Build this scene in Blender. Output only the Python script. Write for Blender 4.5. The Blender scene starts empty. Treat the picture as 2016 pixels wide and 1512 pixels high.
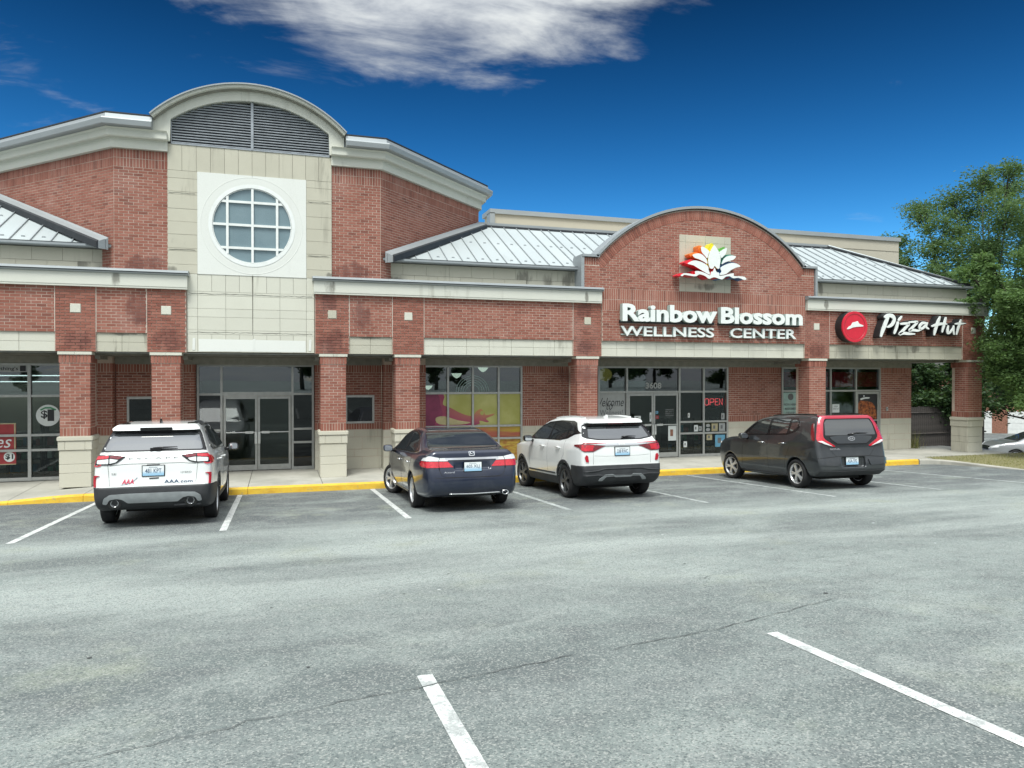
import bpy, bmesh, math, random
import numpy as np
from mathutils import Vector, Matrix
R = math.radians
rng = random.Random(7)
nrng = np.random.default_rng(11)
scene = bpy.context.scene
col = scene.collection

# ------------------------------------------------------------------ camera
CAM_Z = 2.46                       # above the sidewalk, which is z = 0
cam_d = bpy.data.cameras.new('camera')
cam_d.lens = 26.0; cam_d.sensor_width = 36.0; cam_d.clip_end = 2000; cam_d.clip_start = 0.1
cam = bpy.data.objects.new('camera', cam_d); col.objects.link(cam)
cam.location = (0, 0, CAM_Z)
cam.rotation_euler = (R(90 - 0.47), 0, R(-17.53))
scene.camera = cam

# ------------------------------------------------------------------ world: blue sky with a cloud deck
SUN_EL, SUN_AZ = 62, 205           # soft sun behind the camera
world = bpy.data.worlds.new('World'); scene.world = world; world.use_nodes = True
nt = world.node_tree; nt.nodes.clear()
def wn(t, **k):
    n = nt.nodes.new(t)
    for a, b in k.items(): setattr(n, a, b)
    return n
def wl(a, b): nt.links.new(a, b)
def wm(op, a, b=None, c=None, clamp=False):
    n = wn('ShaderNodeMath', operation=op); n.use_clamp = clamp
    for i, v in enumerate((a, b, c)):
        if v is None: continue
        if hasattr(v, 'links') or isinstance(v, bpy.types.NodeSocket): wl(v, n.inputs[i])
        else: n.inputs[i].default_value = v
    return n.outputs[0]
w_out = wn('ShaderNodeOutputWorld'); w_bg = wn('ShaderNodeBackground')
sky = wn('ShaderNodeTexSky', sky_type='NISHITA'); sky.sun_disc = False
sky.sun_elevation = R(SUN_EL); sky.sun_rotation = R(SUN_AZ)
sky.air_density = 1.0; sky.dust_density = 0.25; sky.ozone_density = 4.0; sky.altitude = 300
SKY_STRENGTH = 0.10
w_bg.inputs[1].default_value = SKY_STRENGTH
hsv = wn('ShaderNodeHueSaturation'); hsv.inputs['Hue'].default_value = 0.487; hsv.inputs['Saturation'].default_value = 1.30; hsv.inputs['Value'].default_value = 0.45
wl(sky.outputs[0], hsv.inputs['Color'])
gam = wn('ShaderNodeGamma'); gam.inputs[1].default_value = 1.55; wl(hsv.outputs[0], gam.inputs[0])
tc = wn('ShaderNodeTexCoord'); sep = wn('ShaderNodeSeparateXYZ'); wl(tc.outputs['Generated'], sep.inputs[0])
dx, dy, dz = sep.outputs
# cloud plane coordinates (as if on a flat layer overhead)
zc = wm('ADD', wm('MAXIMUM', dz, 0.0), 0.16)
comb = wn('ShaderNodeCombineXYZ'); wl(wm('DIVIDE', dx, zc), comb.inputs[0]); wl(wm('DIVIDE', dy, zc), comb.inputs[1])
n1 = wn('ShaderNodeTexNoise'); n1.inputs['Scale'].default_value = 2.1; n1.inputs['Detail'].default_value = 9; n1.inputs['Roughness'].default_value = 0.58; n1.inputs['Distortion'].default_value = 0.35
mp = wn('ShaderNodeMapping'); mp.inputs['Rotation'].default_value = (0, 0, R(28)); mp.inputs['Scale'].default_value = (0.70, 1.25, 1.0); mp.inputs['Location'].default_value = (3.1, 1.7, 0)
wl(comb.outputs[0], mp.inputs[0]); wl(mp.outputs[0], n1.inputs['Vector'])
n2 = wn('ShaderNodeTexNoise'); n2.inputs['Scale'].default_value = 4.6; n2.inputs['Detail'].default_value = 8; n2.inputs['Roughness'].default_value = 0.60; n2.inputs['Distortion'].default_value = 0.5
wl(mp.outputs[0], n2.inputs['Vector'])
# the deck: thick overhead and behind, its ragged edge reaching into the top of the view
def dotc(v):
    n = wn('ShaderNodeVectorMath', operation='DOT_PRODUCT'); wl(tc.outputs['Generated'], n.inputs[0]); n.inputs[1].default_value = v; return n.outputs['Value']
deck = dotc((-0.35, -0.60, 0.72))
bank = wm('MULTIPLY', wm('SUBTRACT', deck, -0.04), 2.6)
ld = Vector((0.160, 0.885, 0.482)).normalized(); lr = Vector((ld.y, -ld.x, 0)).normalized(); lu = lr.cross(ld)
lobe = wm('SUBTRACT', 1.0, wm('ADD', wm('POWER', wm('ABSOLUTE', wm('DIVIDE', dotc(lr), 0.33)), 2.0), wm('POWER', wm('ABSOLUTE', wm('DIVIDE', dotc(lu), 0.105)), 2.0)))
lobe = wm('ADD', wm('MULTIPLY', lobe, 0.42), wm('MULTIPLY', wm('SUBTRACT', dotc(ld), 1.0), 3.0))
ld2 = Vector((-0.275, 0.90, 0.335)).normalized(); lr2 = Vector((ld2.y, -ld2.x, 0)).normalized(); lu2 = lr2.cross(ld2)
wisp = wm('SUBTRACT', 1.0, wm('ADD', wm('POWER', wm('ABSOLUTE', wm('DIVIDE', dotc(lr2), 0.20)), 2.0), wm('POWER', wm('ABSOLUTE', wm('DIVIDE', dotc(lu2), 0.13)), 2.0)))
wisp = wm('SUBTRACT', wm('MULTIPLY', wm('MAXIMUM', wisp, 0.0), 0.20), 0.44)
lobe = wm('MAXIMUM', lobe, wisp)
bias = wm('MAXIMUM', wm('MINIMUM', bank, 0.7), lobe)
nsum = wm('ADD', wm('MULTIPLY', wm('SUBTRACT', n1.outputs['Fac'], 0.5), 1.5), wm('MULTIPLY', wm('SUBTRACT', n2.outputs['Fac'], 0.5), 1.15))
dens = wm('ADD', bias, nsum)
ramp = wn('ShaderNodeMapRange', interpolation_type='SMOOTHSTEP'); wl(dens, ramp.inputs[0])
ramp.inputs[1].default_value = -0.10; ramp.inputs[2].default_value = 0.62
cshade = wn('ShaderNodeMapRange'); wl(wm('ADD', wm('MULTIPLY', n2.outputs['Fac'], 0.7), wm('MULTIPLY', n1.outputs['Fac'], 0.6)), cshade.inputs[0])
cshade.inputs[1].default_value = 0.45; cshade.inputs[2].default_value = 0.85
ccol = wn('ShaderNodeMixRGB'); wl(cshade.outputs[0], ccol.inputs[0])
ccol.inputs[1].default_value = (9.4, 10.2, 11.4, 1); ccol.inputs[2].default_value = (12.6, 13.1, 12.9, 1)
wmix = wn('ShaderNodeMixRGB'); wl(ramp.outputs[0], wmix.inputs[0]); # clear sky deepens with height
fade = wm('MAXIMUM', wm('SUBTRACT', 1.28, wm('MULTIPLY', wm('MAXIMUM', dz, 0.0), 2.15)), 0.30)
gsc = wn('ShaderNodeVectorMath', operation='SCALE'); wl(gam.outputs[0], gsc.inputs[0]); wl(fade, gsc.inputs['Scale'])
wl(gsc.outputs[0], wmix.inputs[1])
# an overcast deck is brighter towards the zenith and around the veiled sun
_az, _el = R(SUN_AZ), R(SUN_EL); sdot = wm('MAXIMUM', dotc((math.sin(_az) * math.cos(_el), math.cos(_az) * math.cos(_el), math.sin(_el))), 0.0)
lum = wm('MULTIPLY', wm('ADD', 0.20, wm('MULTIPLY', wm('MAXIMUM', dz, 0.0), 0.25)), wm('ADD', 1.0, wm('MULTIPLY', wm('POWER', sdot, 4.0), 1.3)))
csc = wn('ShaderNodeVectorMath', operation='SCALE'); wl(ccol.outputs[0], csc.inputs[0]); wl(lum, csc.inputs['Scale']); wl(csc.outputs[0], wmix.inputs[2])
wl(wmix.outputs[0], w_bg.inputs[0]); wl(w_bg.outputs[0], w_out.inputs[0])

# ------------------------------------------------------------------ sun (soft, through cloud) and exposure
sun_d = bpy.data.lights.new('sun', 'SUN'); sun_d.energy = 1.5; sun_d.angle = R(20); sun_d.color = (1.0, 1.0, 0.93)
sun = bpy.data.objects.new('sun', sun_d); col.objects.link(sun)
az = R(SUN_AZ); el = R(SUN_EL)
sdir = Vector((math.sin(az) * math.cos(el), math.cos(az) * math.cos(el), math.sin(el)))
sun.rotation_euler = sdir.to_track_quat('Z', 'Y').to_euler(); sun.location = (0, -20, 40)
vs = scene.view_settings; vs.view_transform = 'Standard'; vs.look = 'None'; vs.gamma = 1; vs.use_curve_mapping = False
vs.exposure = 1.15
scene.cycles.max_bounces = 7; scene.cycles.glossy_bounces = 3; scene.cycles.diffuse_bounces = 3; scene.cycles.transparent_max_bounces = 12
scene.cycles.caustics_reflective = False; scene.cycles.caustics_refractive = False

# ------------------------------------------------------------------ materials
MATS = {}
class NB:
    """tiny node builder"""
    def __init__(s, name):
        s.m = bpy.data.materials.new(name); s.m.use_nodes = True; s.t = s.m.node_tree
        s.b = s.t.nodes['Principled BSDF']; s.out = s.t.nodes['Material Output']
    def n(s, t, ins=None, **k):
        n = s.t.nodes.new(t)
        for a, b in k.items(): setattr(n, a, b)
        for a, b in (ins or {}).items(): s.set(n.inputs[a], b)
        return n
    def set(s, inp, v):
        if isinstance(v, bpy.types.NodeSocket): s.t.links.new(v, inp)
        elif isinstance(v, tuple) and len(v) == 3 and inp.type == 'RGBA': inp.default_value = (*v, 1)
        else: inp.default_value = v
    def math(s, op, a, b=0.0, clamp=False):
        n = s.n('ShaderNodeMath', {0: a, 1: b}, operation=op); n.use_clamp = clamp; return n.outputs[0]
    def pos(s): return s.n('ShaderNodeNewGeometry').outputs['Position']
    def obj(s): return s.n('ShaderNodeTexCoord').outputs['Object']
    def mapv(s, v, scale=(1, 1, 1), loc=(0, 0, 0), rot=(0, 0, 0)):
        return s.n('ShaderNodeMapping', {0: v, 'Scale': scale, 'Location': loc, 'Rotation': rot}).outputs[0]
    def noise(s, v, scale, detail=4, rough=0.55, dist=0.0):
        return s.n('ShaderNodeTexNoise', {'Vector': v, 'Scale': scale, 'Detail': detail, 'Roughness': rough, 'Distortion': dist}).outputs['Fac']
    def rng(s, v, a, b, c=0.0, d=1.0, smooth=True):
        return s.n('ShaderNodeMapRange', {0: v, 1: a, 2: b, 3: c, 4: d}, interpolation_type='SMOOTHSTEP' if smooth else 'LINEAR').outputs[0]
    def mix(s, f, a, b, mode='MIX'):
        return s.n('ShaderNodeMixRGB', {0: f, 1: a, 2: b}, blend_type=mode).outputs[0]
    def bump(s, h, strength=0.2, dist=0.01):
        n = s.n('ShaderNodeBump', {'Height': h, 'Strength': strength, 'Distance': dist}); s.set(s.b.inputs['Normal'], n.outputs[0])
    def rand(s):
        a = s.n('ShaderNodeNewGeometry').outputs['Random Per Island']; b = s.n('ShaderNodeObjectInfo').outputs['Random']
        return s.math('FRACT', s.math('ADD', a, b))
    def done(s, color=None, rough=0.6, metal=0.0, spec=0.5, **k):
        if color is not None: s.set(s.b.inputs['Base Color'], color)
        s.set(s.b.inputs['Roughness'], rough); s.set(s.b.inputs['Metallic'], metal); s.set(s.b.inputs['Specular IOR Level'], spec)
        for a, b in k.items(): s.set(s.b.inputs[a.replace('_', ' ')], b)
        MATS[s.m.name] = s.m; return s.m

def stain_mask(b, p, spots, z_fade=None):
    """ragged damp patches around given places along the facade (x, half width, z, half height)"""
    s = b.n('ShaderNodeSeparateXYZ', {0: p}); tot = None
    for x, w, z, h in spots:
        dx_ = b.math('POWER', b.math('ABSOLUTE', b.math('DIVIDE', b.math('SUBTRACT', s.outputs[0], x), w)), 2.0); dz_ = b.math('POWER', b.math('ABSOLUTE', b.math('DIVIDE', b.math('SUBTRACT', s.outputs[2], z), h)), 2.0)
        g = b.math('SUBTRACT', 1.0, b.math('ADD', dx_, dz_), True); tot = g if tot is None else b.math('MAXIMUM', tot, g)
    n = b.noise(b.mapv(p, (3.0, 3.0, 0.9)), 2.2, 6, 0.65, 0.3); return b.rng(b.math('ADD', tot, b.math('MULTIPLY', b.math('SUBTRACT', n, 0.5), 2.2)), 0.30, 1.0)
BRICK_SPOTS = [(-3.05, .38, 4.05, .55), (-2.45, .42, 3.35, .40), (1.2, .30, 4.35, .35), (1.3, .48, 3.35, .45), (2.0, .35, 4.0, .5), (8.05, .36, 4.3, .4), (8.1, .42, 3.3, .35), (8.1, .6, 2.5, .4), (15.75, .42, 3.3, .35), (-4.3, .4, 3.3, .3), (1.8, .7, 5.1, .35), (-3.0, .6, 5.1, .3)]
def plain(name, c, rough=0.6, metal=0.0, var=0.12, scale=6.0, spec=0.5, **k):
    b = NB(name); n = b.noise(b.obj(), scale, 5)
    c2 = b.mix(b.rng(n, 0.3, 0.7), tuple(x * (1 - var) for x in c), tuple(min(1, x * (1 + var)) for x in c))
    return b.done(c2, rough, metal, spec, **k)

def film_grad():
    b = NB('film_pink'); x = b.n('ShaderNodeSeparateXYZ', {0: b.pos()}); n = b.noise(b.pos(), 3.0, 4)
    t = b.math('ADD', b.rng(x.outputs[0], 4.1, 5.9), b.math('MULTIPLY', b.math('SUBTRACT', n, .5), .7)); c = b.mix(t, (0.30, 0.035, 0.10), (0.52, 0.27, 0.09)); c = b.mix(b.rng(b.math('SUBTRACT', x.outputs[2], b.math('MULTIPLY', n, .3)), .95, 1.45), (0.34, 0.05, 0.12), c); b.done(c, 0.4)
def mk_materials():
    # bricks
    for nm, dark in (('brick', 0), ('brick_deep', 0)):
        b = NB(nm); r = b.rand(); p = b.pos()
        c = b.mix(b.rng(r, 0, 1, smooth=False), (0.252, 0.094, 0.068), (0.352, 0.152, 0.114))
        c = b.mix(b.rng(r, 0.90, 0.96), c, (0.21, 0.082, 0.062))
        sp = b.noise(p, 90, 3); c = b.mix(b.math('MULTIPLY', b.rng(sp, 0.5, 0.75), 0.35), c, (0.36, 0.20, 0.16))
        eff = b.noise(p, 1.1, 5, 0.6); c = b.mix(b.math('MULTIPLY', b.rng(eff, 0.52, 0.72), 0.12), c, (0.55, 0.42, 0.38))
        c = b.mix(b.math('MULTIPLY', stain_mask(b, p, BRICK_SPOTS), 0.45), c, (0.085, 0.036, 0.036)); b.bump(b.noise(p, 160, 3), 0.25, 0.003); b.done(c, 0.9, spec=0.25)
    b = NB('mortar'); p = b.pos(); n = b.noise(p, 2.2, 5)
    c = b.mix(b.rng(n, 0.35, 0.65), (0.44, 0.345, 0.285), (0.56, 0.46, 0.39)); c = b.mix(b.math('MULTIPLY', stain_mask(b, p, BRICK_SPOTS), 0.70), c, (0.12, 0.06, 0.055)); b.bump(b.noise(p, 200, 2), 0.3, 0.003); b.done(c, 0.95, spec=0.2)
    # cream cast stone with weathering
    def stone(name, c0, c1, stain=0.35, spots=None):
        b = NB(name); p = b.pos(); r = b.rand()
        c = b.mix(b.noise(p, 1.7, 6, 0.6), c0, c1)
        c = b.mix(b.math('MULTIPLY', r, 0.25), c, tuple(x * 0.82 for x in c0))
        st = b.noise(b.mapv(p, (3.2, 3.2, 0.35)), 1.3, 6, 0.65, 0.4)
        big = b.noise(p, 0.55, 2)
        m = b.math('MULTIPLY', b.rng(st, 0.53, 0.72), b.rng(big, 0.46, 0.62)); m = b.math('MULTIPLY', m, stain)
        c = b.mix(m, c, (0.20, 0.19, 0.15))
        if spots: c = b.mix(b.math('MULTIPLY', stain_mask(b, p, spots), 0.72), c, (0.13, 0.125, 0.105))
        c = b.mix(b.math('MULTIPLY', b.rng(b.noise(p, 70, 3), 0.45, 0.8), 0.14), c, (0.28, 0.26, 0.2))
        b.bump(b.noise(p, 120, 3), 0.12, 0.003); b.done(c, 0.85, spec=0.3)
    stone('stone', (0.47, 0.455, 0.37), (0.57, 0.55, 0.455), 0.55, [(-2.35, .16, 5.0, .12), (1.2, .12, 5.0, .1), (2.8, .4, 5.0, .12), (3.9, .8, 4.97, .05), (16.2, .12, 5.25, .3), (11.8, .5, 5.1, .15)])
    stone('stone_pale', (0.58, 0.58, 0.50), (0.67, 0.67, 0.585), 0.5)
    stone('stone_white', (0.70, 0.72, 0.68), (0.76, 0.78, 0.74), 0.1)
    stone('stone_base', (0.52, 0.505, 0.42), (0.62, 0.60, 0.51), 0.4)
    stone('stone_stained', (0.44, 0.43, 0.355), (0.56, 0.545, 0.45), 1.3, [(6.4, .28, 5.2, .3), (7.1, .22, 5.1, .35), (7.7, .28, 5.15, .4), (-4.3, .22, 5.1, .4), (2.2, .5, 3.48, .07), (-3.4, .5, 3.48, .07), (18.5, .5, 3.46, .10), (19.6, .35, 3.4, .16), (17.3, .3, 3.46, .09)])
    stone('fascia', (0.60, 0.61, 0.545), (0.66, 0.67, 0.60), 0.35, [(-3.5, .13, 4.72, .24), (1.22, .17, 4.72, .26), (8.05, .08, 4.68, .2), (16.0, .12, 4.7, .2)])
    stone('back_wall', (0.46, 0.43, 0.35), (0.52, 0.49, 0.41), 0.1)
    plain('joint', (0.24, 0.22, 0.18), 0.95); plain('sealant', (0.62, 0.54, 0.47), 0.8)
    plain('grime', (0.16, 0.155, 0.13), 0.9, var=0.4, scale=3)
    # metals
    b = NB('gutter'); p = b.pos(); n = b.noise(b.mapv(p, (1, 1, 6)), 1.2, 5)
    b.done(b.mix(n, (0.27, 0.30, 0.315), (0.38, 0.41, 0.42)), 0.5, 0.3)
    b = NB('roof_metal'); p = b.pos(); n = b.noise(p, 0.8, 5); r = b.rand()
    c = b.mix(n, (0.43, 0.48, 0.49), (0.52, 0.565, 0.57)); c = b.mix(b.math('MULTIPLY', r, 0.3), c, (0.40, 0.455, 0.47))
    c = b.mix(b.math('MULTIPLY', b.rng(b.noise(b.mapv(p, (6, 1, 1)), 1.0, 6), .55, .75), .35), c, (0.34, 0.38, 0.38))
    b.done(c, 0.5, 0.25)
    plain('seam_metal', (0.33, 0.36, 0.375), 0.5, 0.3); plain('dark_flashing', (0.035, 0.04, 0.045), 0.5, 0.3)
    plain('louver_grey', (0.30, 0.33, 0.36), 0.5, 0.2); plain('louver_void', (0.010, 0.012, 0.014), 0.9)
    plain('aluminium', (0.40, 0.41, 0.395), 0.42, 0.35, var=0.08, scale=9); plain('aluminium_bright', (0.60, 0.62, 0.60), 0.35, 0.4)
    plain('white_frame', (0.76, 0.79, 0.77), 0.4, var=0.04)
    plain('soffit', (0.15, 0.145, 0.12), 0.85); plain('soffit_light', (0.25, 0.245, 0.21), 0.85)
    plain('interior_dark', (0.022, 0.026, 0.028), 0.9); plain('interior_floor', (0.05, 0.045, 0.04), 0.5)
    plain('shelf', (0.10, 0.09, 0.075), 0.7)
    b = NB('frosted_pane'); p = b.pos(); v = b.n('ShaderNodeTexVoronoi', {'Vector': p, 'Scale': 55.0}).outputs['Distance']
    c = b.mix(b.noise(p, 2.0, 3), (0.13, 0.20, 0.23), (0.21, 0.29, 0.32)); b.bump(v, 0.35, 0.01); b.done(c, 0.22, spec=0.6)
    # shop glass: see-through with a coated mirror-like surface
    for nm, tr, ior in (('transom_glass', (0.42, 0.48, 0.48), 2.15), ('shop_glass', (0.60, 0.66, 0.64), 1.44), ('dark_glass', (0.14, 0.17, 0.18), 1.46)):
        b = NB(nm); f = b.n('ShaderNodeFresnel', {'IOR': ior}).outputs[0]
        t = b.n('ShaderNodeBsdfTransparent', {'Color': tr}); g = b.n('ShaderNodeBsdfGlossy', {'Color': (0.93, 0.97, 1.0), 'Roughness': 0.012})
        nz = b.noise(b.pos(), 0.9, 2); bp = b.n('ShaderNodeBump', {'Height': nz, 'Strength': 0.05, 'Distance': 0.02}); b.set(g.inputs['Normal'], bp.outputs[0])
        mx = b.n('ShaderNodeMixShader', {0: f, 1: t.outputs[0], 2: g.outputs[0]}); b.t.links.new(mx.outputs[0], b.out.inputs[0]); MATS[nm] = b.m
    # ground
    b = NB('asphalt'); p = b.pos(); sx = b.n('ShaderNodeSeparateXYZ', {0: p})
    big = b.noise(b.mapv(p, (0.42, 0.75, 1)), 0.60, 7, 0.65, 0.6); mid = b.noise(b.mapv(p, (0.8, 1.2, 1)), 2.4, 8, 0.7)
    c = b.mix(b.rng(big, 0.33, 0.68), (0.128, 0.150, 0.147), (0.275, 0.318, 0.300))
    c = b.mix(b.math('MULTIPLY', b.rng(mid, 0.42, 0.72), 0.55), c, (0.120, 0.128, 0.132))
    lane = b.math('MULTIPLY', b.rng(sx.outputs[1], 5.6, 8.6), b.rng(sx.outputs[1], 14.0, 10.5))       # pale, worn driving lane
    lane = b.math('MULTIPLY', lane, b.rng(b.noise(b.mapv(p, (0.25, 0.9, 1)), 0.9, 5), 0.36, 0.66))
    c = b.mix(b.math('MULTIPLY', lane, 0.88), c, (0.400, 0.445, 0.418))
    stall = b.math('MULTIPLY', b.rng(sx.outputs[1], 11.3, 13.6), b.rng(b.noise(p, 0.8, 5), 0.30, 0.55))   # darker, oilier stalls
    c = b.mix(b.math('MULTIPLY', stall, 0.82), c, (0.072, 0.080, 0.088))
    moss = b.rng(b.noise(b.mapv(p, (1, 1, 1), (9, 4, 0)), 0.7, 6, 0.65), 0.54, 0.75)
    c = b.mix(b.math('MULTIPLY', moss, 0.75), c, (0.315, 0.345, 0.270))
    trk = b.rng(b.noise(b.mapv(p, (0.08, 1.6, 1), rot=(0, 0, R(7))), 1.0, 5, 0.6), 0.50, 0.66); c = b.mix(b.math('MULTIPLY', trk, 0.22), c, (0.33, 0.365, 0.35))
    oil = b.math('MULTIPLY', b.rng(b.noise(p, 1.5, 4, 0.6), 0.60, 0.70), b.rng(sx.outputs[1], 10.5, 13.0)); c = b.mix(b.math('MULTIPLY', oil, 0.6), c, (0.05, 0.055, 0.06))
    mot = b.noise(p, 7.5, 7, 0.72); c = b.mix(b.rng(mot, 0.30, 0.46, 0.45, 0), c, (0.115, 0.13, 0.132)); c = b.mix(b.rng(mot, 0.54, 0.70, 0, 0.45), c, (0.33, 0.36, 0.345))
    pale = b.rng(b.noise(b.mapv(p, (0.7, 1.0, 1), (3, 8, 0)), 0.95, 7, 0.68, 0.5), 0.52, 0.68); c = b.mix(b.math('MULTIPLY', pale, 0.45), c, (0.37, 0.41, 0.385))
    ag = b.n('ShaderNodeTexVoronoi', {'Vector': p, 'Scale': 95.0}); agc = b.n('ShaderNodeSeparateXYZ', {0: ag.outputs['Color']}).outputs[0]
    c = b.mix(b.rng(agc, 0.70, 0.95, 0, 0.65), c, (0.42, 0.43, 0.40))
    c = b.mix(b.rng(agc, 0.30, 0.05, 0, 0.65), c, (0.06, 0.078, 0.08))
    sp = b.noise(p, 130, 3); c = b.mix(b.math('MULTIPLY', b.rng(sp, 0.40, 0.66), 0.38), c, (0.10, 0.112, 0.112))
    b.bump(b.math('ADD', b.math('MULTIPLY', ag.outputs['Distance'], 0.8), sp), 0.55, 0.008); b.done(c, 0.88, spec=0.35)
    b = NB('road_paint'); p = b.pos(); n = b.noise(p, 34, 5, 0.7); cr = b.noise(b.mapv(p, (1, 1, 1)), 7, 6, 0.65)
    c = b.mix(b.rng(n, 0.35, 0.55), (0.42, 0.44, 0.43), (0.66, 0.68, 0.66)); c = b.mix(b.math('MULTIPLY', b.rng(cr, 0.49, 0.62), 0.60), c, (0.27, 0.295, 0.288)); c = b.mix(b.rng(b.noise(p, 60, 4, .7), 0.55, 0.66, 0, .7), c, (0.20, 0.22, 0.215))
    c = b.mix(b.rng(b.n('ShaderNodeTexVoronoi', {'Vector': p, 'Scale': 26.0}, feature='DISTANCE_TO_EDGE').outputs[0], 0.05, 0.0, 0, 0.5), c, (0.2, 0.2, 0.2))
    b.bump(n, 0.3, 0.004); b.done(c, 0.8)
    b = NB('road_paint_worn'); p = b.pos(); n = b.noise(p, 9, 6, 0.7); c = b.mix(b.rng(n, 0.35, 0.65), (0.20, 0.225, 0.22), (0.46, 0.49, 0.475)); b.done(c, 0.85)
    b = NB('crack'); b.done(b.mix(b.noise(b.pos(), 8, 3), (0.05, 0.055, 0.055), (0.11, 0.12, 0.12)), 0.95)
    b = NB('concrete'); p = b.pos(); n = b.noise(p, 0.9, 6, 0.6)
    c = b.mix(b.rng(n, 0.3, 0.7), (0.33, 0.325, 0.285), (0.46, 0.45, 0.40)); c = b.mix(b.math('MULTIPLY', b.rng(b.noise(p, 5, 5), 0.55, 0.75), 0.35), c, (0.25, 0.24, 0.2))
    b.bump(b.noise(p, 90, 3), 0.15, 0.004); b.done(c, 0.9, spec=0.3)
    b = NB('yellow_paint'); p = b.pos(); n = b.noise(b.mapv(p, (1, 1, 2)), 3.2, 6, 0.7)
    c = b.mix(b.rng(n, 0.3, 0.65), (0.74, 0.42, 0.030), (0.80, 0.53, 0.055)); c = b.mix(b.math('MULTIPLY', b.rng(b.noise(p, 7, 7, 0.75), 0.54, 0.68), 0.75), c, (0.36, 0.31, 0.2)); c = b.mix(b.math('MULTIPLY', b.rng(b.noise(b.mapv(p, (1, 1, 4)), 2.0, 5, 0.7), 0.52, 0.7), 0.4), c, (0.42, 0.25, 0.05))
    b.done(c, 0.7)
    b = NB('grass'); c = b.mix(b.rand(), (0.10, 0.14, 0.035), (0.30, 0.27, 0.10)); b.done(c, 0.9, spec=0.2)
    b = NB('soil'); b.done(b.mix(b.noise(b.pos(), 3, 5), (0.16, 0.15, 0.07), (0.26, 0.24, 0.12)), 0.95)
    # vegetation
    def leaf(name, a, c_, t=0.35):
        b = NB(name); r = b.rand(); big = b.noise(b.pos(), 0.8, 3); f = b.math('ADD', b.math('MULTIPLY', r, 0.55), b.math('MULTIPLY', big, 0.45))
        cc = b.mix(f, a, c_); b.done(cc, 0.55, spec=0.3)
        tr = b.n('ShaderNodeBsdfTranslucent', {'Color': b.mix(0.5, cc, (0.12, 0.2, 0.02))}); mx = b.n('ShaderNodeMixShader', {0: t, 1: b.b.outputs[0], 2: tr.outputs[0]})
        b.t.links.new(mx.outputs[0], b.out.inputs[0])
    leaf('leaf_dark', (0.022, 0.055, 0.026), (0.075, 0.130, 0.045)); leaf('leaf_fresh', (0.085, 0.170, 0.060), (0.215, 0.335, 0.120), 0.5); leaf('leaf_bright', (0.070, 0.140, 0.060), (0.185, 0.290, 0.115), 0.48); leaf('leaf_far', (0.018, 0.042, 0.020), (0.05, 0.09, 0.035))
    b = NB('bark'); b.done(b.mix(b.noise(b.mapv(b.obj(), (6, 6, 1)), 3, 5), (0.045, 0.038, 0.030), (0.11, 0.095, 0.075)), 0.95)
    plain('fence_wood', (0.045, 0.038, 0.034), 0.85, var=0.4, scale=4)
    plain('house_white', (0.72, 0.74, 0.73), 0.6, var=0.05); plain('house_brick', (0.27, 0.13, 0.09), 0.9, var=0.3, scale=9); plain('house_roof', (0.06, 0.058, 0.056), 0.9)
    # signs
    plain('sign_white', (0.80, 0.84, 0.82), 0.35, var=0.03); plain('sign_return', (0.42, 0.52, 0.49), 0.5, var=0.05); plain('sign_black', (0.018, 0.020, 0.022), 0.45)
    plain('sign_red', (0.62, 0.020, 0.045), 0.35, var=0.06); plain('sign_teal', (0.36, 0.52, 0.48), 0.6); plain('ink', (0.02, 0.022, 0.025), 0.6); plain('ink_grey', (0.14, 0.145, 0.15), 0.6)
    plain('poster_grey', (0.36, 0.38, 0.375), 0.55, var=0.06); plain('paper', (0.66, 0.70, 0.69), 0.6, var=0.05); plain('paper_tan', (0.40, 0.36, 0.22), 0.6); plain('poster_red', (0.30, 0.030, 0.035), 0.5)
    plain('poster_green', (0.05, 0.26, 0.12), 0.5); plain('poster_blue', (0.12, 0.33, 0.48), 0.5); plain('blind_red', (0.78, 0.02, 0.06), 0.7, var=0.25, scale=3)
    b = NB('pizza_print'); v = b.n('ShaderNodeTexVoronoi', {'Vector': b.obj(), 'Scale': 14.0}); n = b.noise(b.obj(), 9, 5)
    c = b.mix(b.rng(n, 0.35, 0.65), (0.07, 0.016, 0.010), (0.42, 0.115, 0.03)); c = b.mix(b.rng(v.outputs['Distance'], 0.3, 0.05), c, (0.60, 0.27, 0.08)); b.done(c, 0.45)
    b = NB('film_yellow'); n = b.noise(b.pos(), 1.2, 5); b.done(b.mix(b.rng(n, 0.3, 0.7), (0.36, 0.36, 0.085), (0.50, 0.50, 0.19)), 0.4)
    b = NB('film_field'); n = b.noise(b.mapv(b.pos(), (3, 1, 9)), 2, 5); b.done(b.mix(b.rng(n, 0.35, 0.65), (0.32, 0.13, 0.03), (0.50, 0.36, 0.06)), 0.4)
    b = NB('film_sunset'); n = b.noise(b.mapv(b.pos(), (0.5, 1, 5)), 1.2, 3); b.done(b.mix(b.rng(n, 0.35, 0.65), (0.40, 0.10, 0.07), (0.45, 0.32, 0.04)), 0.4)
    plain('film_magenta', (0.22, 0.028, 0.085), 0.4, var=0.35, scale=1.5); film_grad(); plain('film_cream', (0.48, 0.42, 0.22), 0.4)
    for nm, c in dict(petal_red=(0.66, 0.03, 0.05), petal_orange=(0.78, 0.22, 0.04), petal_yellow=(0.66, 0.60, 0.03), petal_green=(0.12, 0.36, 0.06), petal_teal=(0.06, 0.24, 0.18), petal_blue=(0.06, 0.16, 0.33)).items(): plain(nm, c, 0.4, var=0.06)
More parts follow.
